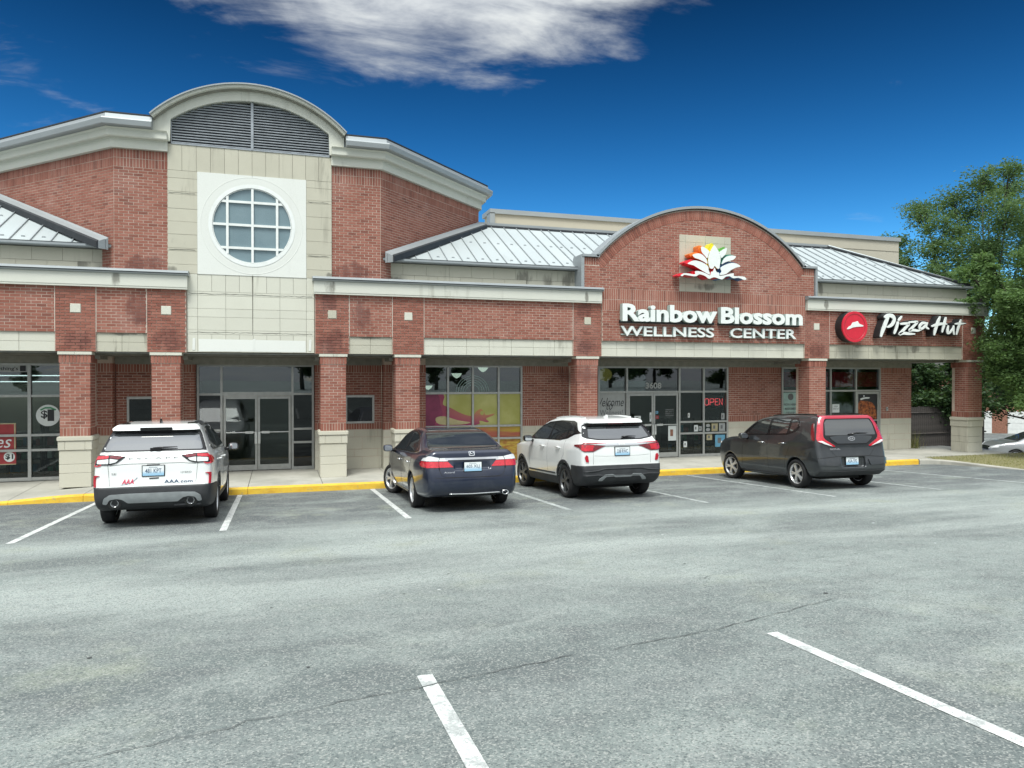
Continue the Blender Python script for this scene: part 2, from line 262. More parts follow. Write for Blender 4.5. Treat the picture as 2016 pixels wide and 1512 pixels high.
    for nm, c, st in (('neon_red', (1.0, 0.10, 0.12), 1.2), ('tube_white', (0.95, 1.0, 0.97), 2.2), ('lamp_warm', (0.95, 0.98, 0.80), 1.1), ('lantern_gold', (0.55, 0.44, 0.12), 0.30)):
        b = NB(nm); b.done(c, 0.5); b.set(b.b.inputs['Emission Color'], c); b.b.inputs['Emission Strength'].default_value = st
    # vehicles
    def paint(nm, c, metal=0.0, rough=0.28):
        b = NB(nm); fl = b.noise(b.obj(), 900, 2); c2 = b.mix(b.rng(fl, 0.35, 0.65), tuple(x * 0.93 for x in c), tuple(min(1, x * 1.07) for x in c))
        dirt = b.rng(b.noise(b.obj(), 2.2, 6, 0.65), 0.45, 0.8, 0.0, 0.10); c2 = b.mix(dirt, c2, (0.25, 0.24, 0.22))
        b.done(c2, rough, metal, 0.5, Coat_Weight=1.0, Coat_Roughness=0.035)
    paint('paint_white', (0.77, 0.79, 0.78)); paint('paint_navy', (0.004, 0.010, 0.032), 0.15, 0.3); paint('paint_grey', (0.038, 0.043, 0.048), 0.45, 0.32); paint('paint_silver', (0.42, 0.43, 0.44), 0.6, 0.3); paint('trim_red_gloss', (0.44, 0.012, 0.04))
    b = NB('car_glass'); b.done(b.mix(b.noise(b.obj(), 1.6, 3), (0.012, 0.014, 0.016), (0.035, 0.040, 0.043)), 0.03, 0.0, 0.9, IOR=2.0)
    plain('gloss_black', (0.010, 0.010, 0.011), 0.15); plain('cladding', (0.028, 0.030, 0.033), 0.55, var=0.2); plain('tyre_rubber', (0.014, 0.014, 0.015), 0.8, var=0.3)
    plain('rim_silver', (0.62, 0.63, 0.64), 0.30, 0.6, var=0.06); plain('rim_dark', (0.13, 0.135, 0.14), 0.35, 0.6); plain('chrome', (0.78, 0.79, 0.80), 0.10, 1.0, var=0.02); plain('skid_silver', (0.33, 0.35, 0.36), 0.4, 0.4)
    plain('lamp_red', (0.50, 0.008, 0.022), 0.08, var=0.2, scale=30, Coat_Weight=1.0); plain('lamp_dark_red', (0.16, 0.006, 0.012), 0.10, var=0.25, scale=30, Coat_Weight=1.0); plain('lamp_clear', (0.66, 0.68, 0.68), 0.10, var=0.15, scale=40, Coat_Weight=1.0); plain('reflector_red', (0.42, 0.010, 0.025), 0.25, var=0.25, scale=60)
    plain('gap_line', (0.012, 0.012, 0.013), 0.8); plain('gap_grey', (0.17, 0.18, 0.18), 0.8); plain('mirror_glass', (0.55, 0.58, 0.60), 0.04, 1.0, var=0.02); plain('underbody', (0.010, 0.010, 0.010), 0.9)
    b = NB('plate_print'); gz = b.n('ShaderNodeSeparateXYZ', {0: b.n('ShaderNodeTexCoord').outputs['Generated']}).outputs[2]
    b.done(b.mix(b.rng(gz, 0.1, 0.6), (0.30, 0.52, 0.70), (0.74, 0.78, 0.79)), 0.45); plain('plate_ink', (0.05, 0.09, 0.16), 0.5); plain('logo_red', (0.62, 0.05, 0.10), 0.4)
mk_materials()

# ------------------------------------------------------------------ geometry helpers
def link(name, me, mat=None, parent=None, **props):
    o = bpy.data.objects.new(name, me); col.objects.link(o)
    if mat and me is not None and len(me.materials) == 0: me.materials.append(MATS[mat])
    if parent is not None: o.parent = parent
    for k, v in props.items(): o[k] = v
    return o
def empty(name, loc=(0, 0, 0), rz=0.0, **props):
    o = bpy.data.objects.new(name, None); col.objects.link(o); o.location = loc; o.rotation_euler[2] = rz; o.empty_display_size = 0.2
    for k, v in props.items(): o[k] = v
    return o
def mesh_of(name, v, f, smooth=False):
    me = bpy.data.meshes.new(name); me.from_pydata([tuple(p) for p in v], [], f); me.update()
    if smooth: me.polygons.foreach_set('use_smooth', [True] * len(me.polygons))
    return me
class Fr:
    """frame on a wall: a along the wall, b outwards, c up"""
    def __init__(s, o, u=(1, 0, 0), n=(0, -1, 0)): s.o = Vector(o); s.u = Vector(u).normalized(); s.n = Vector(n).normalized()
    def __call__(s, a, b, c): p = s.o + s.u * a + s.n * b; return (p.x, p.y, p.z + c)
W0 = Fr((0, 0, 0))
class MB:
    def __init__(s): s.v = []; s.f = []
    def quadstrip(s): pass
    def box(s, a0, a1, b0, b1, c0, c1, fr=None, back=True):
        k = len(s.v); P = fr or (lambda a, b, c: (a, b, c))
        for c in (c0, c1):
            for a, b in ((a0, b0), (a1, b0), (a1, b1), (a0, b1)): s.v.append(P(a, b, c))
        fs = [(0, 3, 2, 1), (4, 5, 6, 7), (0, 1, 5, 4), (1, 2, 6, 5), (2, 3, 7, 6), (3, 0, 4, 7)]
        if not back: fs.pop(2)
        s.f += [tuple(k + i for i in q) for q in fs]; return s
    def panel(s, fr, a0, a1, c0, c1, b, depth=0.03, ch=0.006):
        """stone face with chamfered arrises, front at b"""
        k = len(s.v)
        for a, c in ((a0, c0), (a1, c0), (a1, c1), (a0, c1)): s.v.append(fr(a, b - depth, c))
        for a, c in ((a0, c0), (a1, c0), (a1, c1), (a0, c1)): s.v.append(fr(a, b - ch, c))
        for a, c in ((a0 + ch, c0 + ch), (a1 - ch, c0 + ch), (a1 - ch, c1 - ch), (a0 + ch, c1 - ch)): s.v.append(fr(a, b, c))
        for i in range(4):
            j = (i + 1) % 4; s.f.append((k + i, k + j, k + 4 + j, k + 4 + i)); s.f.append((k + 4 + i, k + 4 + j, k + 8 + j, k + 8 + i))
        s.f.append((k + 8, k + 9, k + 10, k + 11)); return s
    def prism(s, pts, fn):
        """closed outline extruded: fn(p, t) for t in 0,1"""
        n = len(pts); k = len(s.v)
        for t in (0, 1):
            for p in pts: s.v.append(fn(p, t))
        s.f.append(tuple(k + i for i in range(n))[::-1]); s.f.append(tuple(k + n + i for i in range(n)))
        for i in range(n): j = (i + 1) % n; s.f.append((k + i, k + j, k + n + j, k + n + i))
        return s
    def sweep(s, path, prof, closed=False, caps=True):
        """path: list of (origin, outvec); profile (out, z) closed"""
        n = len(prof); k = len(s.v)
        for o, d in path:
            for a, z in prof: s.v.append((o[0] + d[0] * a, o[1] + d[1] * a, o[2] + d[2] * a + z))
        m = len(path)
        for i in range(m - 1 + (1 if closed else 0)):
            a = k + i * n; b = k + ((i + 1) % m) * n
            for j in range(n): q = (j + 1) % n; s.f.append((a + j, a + q, b + q, b + j))
        if caps and not closed: s.f.append(tuple(range(k, k + n))[::-1]); s.f.append(tuple(range(k + (m - 1) * n, k + m * n)))
        return s
    def tube(s, pts, r, n=8, caps=True):
        pts = [Vector(p) for p in pts]; rs = r if isinstance(r, (list, tuple)) else [r] * len(pts); k = len(s.v); m = len(pts)
        up = Vector((0.13, 0.21, 0.97))
        for i, p in enumerate(pts):
            t = (pts[min(i + 1, m - 1)] - pts[max(i - 1, 0)]).normalized(); a = t.cross(up)
            if a.length < 1e-3: a = t.cross(Vector((1, 0, 0)))
            a.normalize(); b = t.cross(a)
            for j in range(n): w = 2 * math.pi * j / n; s.v.append(tuple(p + (a * math.cos(w) + b * math.sin(w)) * rs[i]))
        for i in range(m - 1):
            for j in range(n): q = (j + 1) % n; s.f.append((k + i * n + j, k + i * n + q, k + (i + 1) * n + q, k + (i + 1) * n + j))
        if caps: s.f.append(tuple(range(k, k + n))); s.f.append(tuple(range(k + (m - 1) * n, k + m * n))[::-1])
        return s
    def lathe(s, prof, n=24, origin=(0, 0, 0), axis='z', caps=False):
        k = len(s.v); o = origin; m = len(prof)
        for r, h in prof:
            for j in range(n):
                w = 2 * math.pi * j / n; c, d = math.cos(w) * r, math.sin(w) * r
                s.v.append((o[0] + c, o[1] + d, o[2] + h) if axis == 'z' else (o[0] + h, o[1] + c, o[2] + d) if axis == 'x' else (o[0] + c, o[1] + h, o[2] + d))
        for i in range(m - 1):
            for j in range(n): q = (j + 1) % n; s.f.append((k + i * n + j, k + i * n + q, k + (i + 1) * n + q, k + (i + 1) * n + j))
        return s
    def build(s, name, mat, parent=None, smooth=False, fix=True, **props):
        me = mesh_of(name, s.v, s.f, smooth)
        if fix:
            bm = bmesh.new(); bm.from_mesh(me); bmesh.ops.recalc_face_normals(bm, faces=bm.faces); bm.to_mesh(me); bm.free()
        return link(name, me, mat, parent, **props)
def rounded(pts, r=0.03, n=4):
    """round the corners of a closed outline"""
    out = []; m = len(pts)
    for i in range(m):
        a, b, c = (Vector(pts[(i + d) % m]) for d in (-1, 0, 1)); u = a - b; w = c - b
        k = min(r, u.length * 0.45, w.length * 0.45); p, q = b + u.normalized() * k, b + w.normalized() * k
        for j in range(n + 1): t = j / n; out.append(tuple(p * (1 - t) ** 2 + b * 2 * t * (1 - t) + q * t * t))
    return out
def fill2d(outlines):
    """triangulate outlines (lists of 2D points) -> verts, tris"""
    from mathutils.geometry import tessellate_polygon
    v = [tuple(p) for o in outlines for p in o]; t = tessellate_polygon([[Vector((p[0], p[1], 0)) for p in o] for o in outlines]); return v, [tuple(x) for x in t]
def slab2d(mb, outlines, fn, b0, b1):
    """flat shape between b0 (back) and b1 (front); fn(x, b, z)"""
    v, t = fill2d(outlines); k = len(mb.v); n = len(v)
    mb.v += [fn(x, b1, z) for x, z in v] + [fn(x, b0, z) for x, z in v]; mb.f += [tuple(k + i for i in q) for q in t] + [tuple(k + n + i for i in q[::-1]) for q in t]
    s = 0
    for o in outlines:
        m = len(o)
        for i in range(m): j = (i + 1) % m; mb.f.append((k + s + i, k + s + j, k + n + s + j, k + n + s + i))
        s += m
    return mb
FONT_CACHE = {}
def text_mesh(txt, size=1.0, offset=0.0, shear=0.0, res=3):
    """flat text outline mesh: (verts2d, faces) in (x, y)"""
    cu = bpy.data.curves.new('text', 'FONT'); cu.body = txt; cu.size = size; cu.offset = offset; cu.shear = shear; cu.resolution_u = res; cu.fill_mode = 'FRONT'
    o = bpy.data.objects.new('text', cu); col.objects.link(o); dg = bpy.context.evaluated_depsgraph_get()
    me = bpy.data.meshes.new_from_object(o.evaluated_get(dg)); bm = bmesh.new(); bm.from_mesh(me); bmesh.ops.remove_doubles(bm, verts=bm.verts, dist=size * 1e-4)
    v = [(p.co.x, p.co.y) for p in bm.verts]; bm.verts.index_update(); f = [tuple(p.index for p in q.verts) for q in bm.faces]
    e = [tuple(p.index for p in q.verts) for q in bm.edges if len(q.link_faces) == 1]; bm.free()
    bpy.data.objects.remove(o); bpy.data.curves.remove(cu); bpy.data.meshes.remove(me); return v, f, e
def fit_text(txt, x0, x1, z0, z1, **k):
    v, f, e = text_mesh(txt, **k); a = np.array(v); lo = a.min(0); hi = a.max(0)
    a = (a - lo) / (hi - lo) * np.array([x1 - x0, z1 - z0]) + np.array([x0, z0]); return [tuple(p) for p in a], f, e
def text_obj(name, txt, x0, x1, z0, z1, fn, thick, mat, parent=None, side=None, props=None, **k):
    """raised lettering: front at thick, sides down to 0"""
    v, f, e = fit_text(txt, x0, x1, z0, z1, **k); mb = MB(); mb.v = [fn(x, thick, z) for x, z in v] + [fn(x, 0, z) for x, z in v]; n = len(v)
    mb.f = list(f); nf = len(f); mb.f += [(a, b, b + n, a + n) for a, b in e]
    me = mesh_of(name, mb.v, mb.f); me.materials.append(MATS[mat]); me.materials.append(MATS[side or mat])
    for i, p in enumerate(me.polygons): p.material_index = 0 if i < nf else 1
    return link(name, me, None, parent, **(props or {}))
# ================================================================== THE SETTING
def sm(t): t = min(1, max(0, t)); return t * t * (3 - 2 * t)
KY = 17.55
def gz(x, y):
    z = -0.15 + 0.05 * min(26, max(0.0, KY - y))
    z -= 1.15 * sm((x - 23) / 6) * sm((y - 16) / 5)
    z -= 1.0 * sm((x - 30) / 20) * sm((y - 22) / 16)
    return z
xs = sorted(set([-300, -150, -80, -50, -35, -25] + list(np.arange(-20, 60.1, 1.0)) + [70, 90, 130, 200, 300])); ys = sorted(set([-300, -150, -80, -50, -30] + list(np.arange(-20, 60.1, 1.0)) + [KY, 70, 90, 130, 200, 400]))
gv = [(x, y, gz(x, y)) for y in ys for x in xs]; nx = len(xs)
gf = [(j * nx + i, j * nx + i + 1, (j + 1) * nx + i + 1, (j + 1) * nx + i) for j in range(len(ys) - 1) for i in range(nx - 1)]
ground = link('parking_lot', mesh_of('parking_lot', gv, gf), 'asphalt', kind='structure', label='worn grey asphalt parking lot')

def ground_strip(name, path, w, mat, lift=0.004, taper=False, parent=None, **props):
    """flat strip following the ground along path"""
    mb = MB(); P = [Vector((p[0], p[1])) for p in path]; Q = []
    for a, b in zip(P[:-1], P[1:]):
        n = max(1, int((b - a).length / 0.4)); Q += [a + (b - a) * (i / n) for i in range(n)]
    Q.append(P[-1])
    for i, p in enumerate(Q):
        t = (Q[min(i + 1, len(Q) - 1)] - Q[max(i - 1, 0)]).normalized(); s = Vector((-t.y, t.x)); ww = w(i / (len(Q) - 1)) if callable(w) else w
        for d in (-0.5, 0.5): q = p + s * d * ww; mb.v.append((q.x, q.y, gz(q.x, q.y) + lift))
        if i: k = 2 * i; mb.f.append((k - 2, k, k + 1, k - 1))
    return mb.build(name, mat, parent, **props)
for x, y0 in ((-6.4, 12.0), (-3.60, 12.02), (-0.82, 12.07), (2.09, 12.28), (4.92, 12.2), (7.66, 12.05), (10.42, 11.9), (13.2, 12.0), (15.95, 12.1)):
    ground_strip('parking_line', [(x, KY - 0.05), (x + rng.uniform(-.02, .02), y0)], 0.105, 'road_paint_worn' if x > 4 else 'road_paint', kind='structure')
for x in (-4.55, -1.82, 0.92, 3.64, 6.4, 9.1, 11.8):
    ground_strip('parking_line', [(x, 4.84), (x + 0.01, -0.6)], 0.105, 'road_paint', kind='structure')
# cracks in the asphalt
def crack(pts, w):
    P = []
    for (a, b) in zip(pts[:-1], pts[1:]):
        n = max(2, int(math.dist(a, b) / 0.09))
        for i in range(n): t = i / n; P.append((a[0] + (b[0] - a[0]) * t + rng.gauss(0, .012), a[1] + (b[1] - a[1]) * t + rng.gauss(0, .014)))
    P.append(pts[-1])
    r2 = random.Random(int(abs(pts[0][0] * 100))); ws = [max(0.0015, w * (0.35 + 0.9 * r2.random() ** 2)) for _ in P]
    mb = MB()
    for i, p in enumerate(P):
        t = Vector((P[min(i + 1, len(P) - 1)][0] - P[max(i - 1, 0)][0], P[min(i + 1, len(P) - 1)][1] - P[max(i - 1, 0)][1])).normalized()
        for d in (-.5, .5): q = (p[0] - t.y * d * ws[i], p[1] + t.x * d * ws[i]); mb.v.append((q[0], q[1], gz(*q) + 0.008))
        if i: k = 2 * i; mb.f.append((k - 2, k, k + 1, k - 1))
    return mb.build('crack', 'crack', ground)
crack([(-2.0, 4.02), (-1.0, 4.20), (0.2, 4.52), (1.1, 4.68), (2.0, 4.88)], 0.010); crack([(2.3, 4.90), (3.0, 5.02), (3.6, 5.15), (4.8, 5.5)], 0.010)
crack([(-1.2, 6.9), (0.2, 7.25), (1.7, 7.6)], 0.005); crack([(3.9, 6.6), (5.2, 7.0), (7.2, 7.2)], 0.006); crack([(5.0, 9.4), (7.5, 9.7), (10.5, 9.9)], 0.006)
# small litter and pale specks, dark stains
for i in range(46):
    y = rng.uniform(4, 16.5); x = rng.uniform(-4 + 0.1 * y, 1.1 * y); mb = MB(); r = rng.uniform(.006, .02); n = 6
    pts = [(x + math.cos(a) * r * rng.uniform(.6, 1.6), y + math.sin(a) * r * rng.uniform(.6, 1.4)) for a in [k * 2 * math.pi / n for k in range(n)]]
    mb.v = [(p[0], p[1], gz(*p) + 0.006) for p in pts]; mb.f = [tuple(range(n))]; mb.build('asphalt_speck', 'paper' if rng.random() < .35 else 'crack', ground)
# sidewalk: slabs on a bed, kerb stones along the front
def wz(x): return -0.11 * sm((-3.9 - x) / 2.2)           # the walk dips to a ramp at the far left
sidewalk = MB().box(-14, 23.0, KY + 0.2, 21.2, -0.5, -0.16).build('sidewalk', 'concrete', kind='structure', label='pale concrete sidewalk under the arcade')
e = [-14.0, -11.5, -9.2, -7.0, -5.35, -3.93, -2.42, -0.66, 0.98, 2.62, 4.1, 5.6, 7.1, 8.62, 10.1, 11.6, 13.1, 14.6, 16.1, 17.6, 19.1, 21.0, 23.0]
for a, b in zip(e[:-1], e[1:]):
    mb = MB(); f0 = KY + 0.155 if b <= 19.2 else 18.15
    k = [(a + .006, f0), (b - .006, f0), (b - .006, 20.9), (a + .006, 20.9)]; zz = lambda x, y: (wz(x) if y < 19 else 0)
    mb.v = [(x, y, -0.16) for x, y in k] + [(x, y, zz(x, y)) for x, y in k]; mb.f = [(4, 5, 6, 7), (0, 1, 5, 4), (1, 2, 6, 5), (2, 3, 7, 6), (3, 0, 4, 7)]; mb.build('slab', 'concrete', sidewalk)
kerb = MB().box(-14, 18.5, KY + 0.03, KY + 0.15, -0.4, -0.155).build('kerb', 'concrete', kind='structure', label='kerb painted yellow in front of the shops')
def kerb_piece(path, mat, name='kerb_stone'):
    P = [Vector(p) for p in path]; pa = []
    for i, p in enumerate(P):
        t = (P[min(i + 1, len(P) - 1)] - P[max(i - 1, 0)]).normalized(); pa.append(((p.x, p.y, wz(p.x)), (t.y, -t.x, 0)))
    return MB().sweep(pa, [(-0.15, -0.45), (0.0, -0.45), (-0.012, -0.03), (-0.024, -0.008), (-0.045, 0.0), (-0.15, 0.001)]).build(name, mat, kerb)
ke = [-14, -11, -8.0, -5.3, -3.93, -0.66, 2.4, 5.45, 8.5, 11.55, 14.6, 17.3, 18.42]
for a, b in zip(ke[:-1], ke[1:]): kerb_piece([(a + .004 + (b - .004 - a - .004) * i / 4, KY) for i in range(5)], 'yellow_paint')
arc = [(18.45, KY), (18.72, 17.47), (18.92, 17.25), (19.0, 16.95), (19.02, 15.8)]; kerb_piece(arc, 'concrete'); kerb_piece([(19.02, 15.79), (19.04, 14.2)], 'concrete'); kerb_piece([(19.04, 14.19), (19.06, 9)], 'concrete')
# planted island right of the kerb
iv = []; ifc = []; ix = np.linspace(19.16, 30, 12); iy = np.linspace(9, 18.14, 12)
for y in iy:
    for x in ix: iv.append((x, y, max(gz(x, y) + 0.02, -0.02 + 0.04 * (x - 19.2) * 0.1) if x < 27 else gz(x, y) - .05))
ifc = [(j * 12 + i, j * 12 + i + 1, (j + 1) * 12 + i + 1, (j + 1) * 12 + i) for j in range(11) for i in range(11)]
island = link('grass_verge', mesh_of('grass_verge', iv, ifc), 'soil', kind='structure')
def blades(name, n, fn, h0, h1, mat='grass', **props):
    v = []; f = []
    for i in range(n):
        x, y, z = fn(); a = rng.uniform(0, 6.28); h = rng.uniform(h0, h1); w = .006; lx, ly = rng.gauss(0, .35) * h, rng.gauss(0, .35) * h; k = len(v)
        v += [(x - math.cos(a) * w, y - math.sin(a) * w, z - .02), (x + math.cos(a) * w, y + math.sin(a) * w, z - .02), (x + lx, y + ly, z + h)]; f.append((k, k + 1, k + 2))
    return link(name, mesh_of(name, v, f), mat, **props)
def isl():
    x, y = rng.uniform(19.2, 26), rng.uniform(13.5, 18.1); return x, y, max(gz(x, y) + 0.02, -0.02 + 0.004 * (x - 19.2))
blades('verge_grass', 14000, isl, .015, .055, kind='stuff', label='dry short grass on the verge beside the end pillar', category='grass')
blades('weeds', 160, lambda: (21.25 + rng.gauss(0, .16), 20.55 + rng.gauss(0, .12), 0), .25, .75, kind='stuff', label='tall thin weeds growing at the foot of the end wall', category='weeds')

# ================================================================== THE BUILDING
D = 18.8; BL, BH, MJ = 0.2032, 0.0677, 0.0125
mall = empty('shopping_centre', (8, D, 0), label='long brick and stone shopping centre with arched gables and arcade', category='building')
def part(mb, name, mat, parent=None, **k):
    p = parent or mall
    o = mb.build(name, mat, p, **k)
    if p is mall: o.matrix_parent_inverse = Matrix.Translation(-Vector(mall.location))
    return o
def bricks(mb, fr, a0, a1, c0, c1, holes=(), lim=None, phase=0.0, b=0.0, depth=0.05):
    n = max(1, round((c1 - c0) / BH)); h = (c1 - c0) / n
    for i in range(n):
        z0, z1 = c0 + i * h, c0 + (i + 1) * h; zm = (z0 + z1) / 2; lo, hi = a0, a1
        if lim: lo, hi = lim(zm)
        if hi - lo < .03: continue
        cuts = sorted((max(lo, x0), min(hi, x1)) for x0, x1, y0, y1 in holes if y0 - 1e-6 < zm < y1 + 1e-6 and x1 > lo and x0 < hi)
        spans = []; s = lo
        for x0, x1 in cuts: spans.append((s, x0)); s = x1
        spans.append((s, hi)); off = (i % 2) * BL / 2 + phase
        for s0, s1 in spans:
            if s1 - s0 < .025: continue
            u = math.floor((s0 - off) / BL) * BL + off
            while u < s1 - 1e-4:
                q0, q1 = max(u, s0), min(u + BL, s1)
                if q1 - q0 > .022: j = rng.uniform(-.0015, .0015); mb.box(q0 + MJ / 2, q1 - MJ / 2, b - depth, b + j, z0 + MJ / 2, z1 - MJ / 2, fr)
                u += BL
def soldiers(mb, fr, a0, a1, c0, c1, b=0.0, depth=0.05, w=BH):
    n = max(1, round((a1 - a0) / w)); s = (a1 - a0) / n
    for i in range(n): mb.box(a0 + i * s + MJ / 2, a0 + (i + 1) * s - MJ / 2, b - depth, b + rng.uniform(-.0015, .0015), c0 + MJ / 2, c1 - MJ / 2, fr)
FW = Fr((0, D, 0))
# --- upper front wall in brick
pb = MB()
PIERS = [(-8.6, -7.75), (-4.75, -3.93), (-2.89, -2.05), (0.86, 1.69), (2.76, 3.57), (7.69, 8.54), (15.28, 16.20), (21.53, 22.48)]
SEGS = [(-9.0, -2.05), (0.86, 8.54), (15.28, 22.48)]
squares = [(-4.45, -4.23), (-2.59, -2.37), (1.17, 1.38), (3.06, 3.27), (8.02, 8.22), (15.61, 15.82), (21.88, 22.08)]
sq = [(a, b, 3.925, 4.135) for a, b in squares]
joints = sorted(set([x for p in PIERS for x in p]))
for a, b in SEGS:
    for q0, q1 in zip(*(lambda L: (L[:-1], L[1:]))([a] + [x for x in joints if a < x < b] + [b])):
        is_p = any(abs(q0 - p[0]) < .01 and abs(q1 - p[1]) < .01 for p in PIERS)
        bricks(pb, FW, q0 + .006, q1 - .006, 3.055 if is_p else 3.49, 4.52, sq, phase=q0, b=0.012 if is_p else 0.0)
        part(MB().box(q0, q1, 0.0, 0.3, 3.06 if is_p else 3.49, 4.53, lambda x, y, z: (x, D + .004 + y, z)), 'front_wall', 'mortar')
front_bricks = part(pb, 'wall_bricks', 'brick', kind='stuff')
for x in joints:
    if -9 < x < 22.4 and x not in (-2.05, 0.86, 8.54, 15.28): part(MB().box(x - .006, x + .006, -.006, .01, 3.5, 4.52, lambda a, b, c: (a, D + b, c)), 'movement_joint', 'sealant')
for a, b in squares:
    m = MB(); m.panel(FW, a + .005, b - .005, 3.932, 4.128, 0.02, 0.06); part(m, 'square_tile', 'stone' if a in (1.17, 8.02) else 'stone_pale')
# --- stone lintels
def lintel(a, b, mat, first=None):
    core = MB().box(a, b, .05, .32, 3.065, 3.49, lambda x, y, z: (x, D + y, z)); L = part(core, 'lintel', 'joint')
    w = 0.615; xs_ = [a]; x = a + (first or w)
    while x < b - .12: xs_.append(x); x += w
    xs_.append(b)
    for p, q in zip(xs_[:-1], xs_[1:]):
        for c0, c1 in ((3.06, 3.275), (3.28, 3.485)):
            m = MB(); m.panel(FW, p + .003, q - .003, c0, c1, -.035 + rng.uniform(-.001, .001), .03, .004); o = m.build('panel', mat, L); o.matrix_parent_inverse = L.matrix_parent_inverse @ Matrix() if False else Matrix()
    return L
lintel(-7.75, -4.75, 'stone_pale', .45); lintel(-3.93, -2.89, 'stone_stained', .52); lintel(1.69, 2.76, 'stone_stained', .52); lintel(3.57, 7.69, 'stone_pale', .52); lintel(8.54, 15.28, 'stone_pale', .48); lintel(16.20, 21.53, 'stone_stained', .3)
# --- cornices and gutters
def along(x0, x1, y, out=(0, -1, 0)): return [((x0, y, 0), out), ((x1, y, 0), out)]
for x0, x1, ext in ((-9.0, -2.02, (0, .03)), (0.83, 8.51, (.03, .03)), (15.32, 22.42, (.03, .1))):
    part(MB().sweep(along(x0, x1, D), [(-.3, 4.52), (.09, 4.52), (.09, 4.56), (.10, 4.565), (.10, 4.83), (-.3, 4.83)]), 'cornice', 'fascia')
    g = part(MB().sweep(along(x0 - ext[0], x1 + ext[1], D), [(-.25, 4.83), (.115, 4.832), (.15, 4.85), (.165, 4.885), (.175, 4.89), (.165, 4.93), (.12, 4.95), (-.6, 4.985)]), 'gutter', 'gutter')
    s_ = MB().sweep(along(x0 - ext[0] + .01, x1 + ext[1] - .01, D), [(.10, 4.838), (.168, 4.874), (.170, 4.882), (.10, 4.846)]).build('gutter_shadow_strip', 'dark_flashing', g);  # solid dark strip standing in for the shade below the gutter lip
    if x1 > 20:
        part(MB().box(22.3, 22.53, D - .11, 22.0, 4.52, 4.95), 'cornice_return', 'fascia')
# --- attic wall of cream blocks behind the gutters, with the standing seam roof above
EY, EZ = 19.1, 5.47; PITCH = .525; RK = 3.14
def attic(x0, x1, mat_fn, ph):
    L = part(MB().box(x0, x1, .03, .4, 4.8, EZ, lambda x, y, z: (x, 19.2 + y, z)), 'attic_wall', 'joint'); fr = Fr((0, 19.2, 0))
    for r_, (c0, c1) in enumerate(((4.93, 5.13), (5.135, 5.43))):
        x = x0; w = .62 if r_ else .31
        while x < x1 - .01:
            q = min(x + w, x1); m = MB(); m.panel(fr, x + .002, q - .002, c0, c1, 0, .03, .003); m.build('block', mat_fn(x), L); x = q; w = .615
    return L
attic(-9.0, -3.6, lambda x: 'stone' if x < -4.6 else 'stone_stained', 0); attic(2.47, 7.97, lambda x: 'stone' if x < 5.9 else 'stone_stained', .2); attic(15.55, 22.17, lambda x: 'stone', .1)
def roof_z(y): return EZ + .06 + (y - EY) * PITCH
def roof_part(x0, x1, lo_fn, hi_fn, step, name):
    """panels between eave (EY-.1) and the top line; lo/hi give the depth range at x"""
    base = None; x = x0; i = 0
    root = None
    while x < x1 - .01:
        q = min(x + step, x1); m = MB(); y0a, y1a = lo_fn(x), hi_fn(x); y0b, y1b = lo_fn(q), hi_fn(q)
        if y1a - y0a > .02 or y1b - y0b > .02:
            m.v = [(x, y0a, roof_z(y0a)), (q, y0b, roof_z(y0b)), (q, y1b, roof_z(y1b)), (x, y1a, roof_z(y1a))]; m.v += [(a, b, c - .03) for a, b, c in m.v]
            m.f = [(0, 1, 2, 3), (7, 6, 5, 4), (0, 4, 5, 1), (1, 5, 6, 2), (2, 6, 7, 3), (3, 7, 4, 0)]
            if root is None: root = part(m, name, 'roof_metal')
            else: m.build('roof_panel', 'roof_metal', root)
            if y1a - y0a > .1:
                s = MB(); h = .04; s.v = [(x - .008, y0a, roof_z(y0a)), (x + .008, y0a, roof_z(y0a)), (x + .008, y1a, roof_z(y1a)), (x - .008, y1a, roof_z(y1a))]; s.v += [(a, b, c + h) for a, b, c in s.v]
                s.f = [(4, 5, 6, 7), (0, 1, 5, 4), (1, 2, 6, 5), (2, 3, 7, 6), (3, 0, 4, 7)]; s.build('seam', 'seam_metal', root)
            for yy in (EY + .25, EY + 1.55):                                  # snow guards
                if y0a < yy - .1 and yy + .3 < min(y1a, y1b):
                    xm = (x + q) / 2; t = MB(); t.box(xm - .035, xm + .035, yy, yy + .02, roof_z(yy) + .001, roof_z(yy) + .035); t.build('snow_guard', 'gutter', root)
        x = q; i += 1
    return root
CH = 2.47; CHY = 18.86
eave = lambda x: EY - .08
hip = lambda x: min(EY + RK, EY + (22.2 - x)) if x > 15 else EY + RK
r1 = roof_part(2.62, 8.2, eave, lambda x: min(EY + RK, max(EY - .08, CHY + (x - CH) - .28)), .41, 'roof'); r2 = roof_part(8.2, 15.6, lambda x: EY + .3, lambda x: EY + RK, .41, 'roof'); r3 = roof_part(15.4, 22.19, eave, hip, .41, 'roof')
r4 = roof_part(-9.0, -3.75, eave, lambda x: min(EY + RK, max(EY - .08, CHY + (-3.57 - x) - .28)), .41, 'roof')
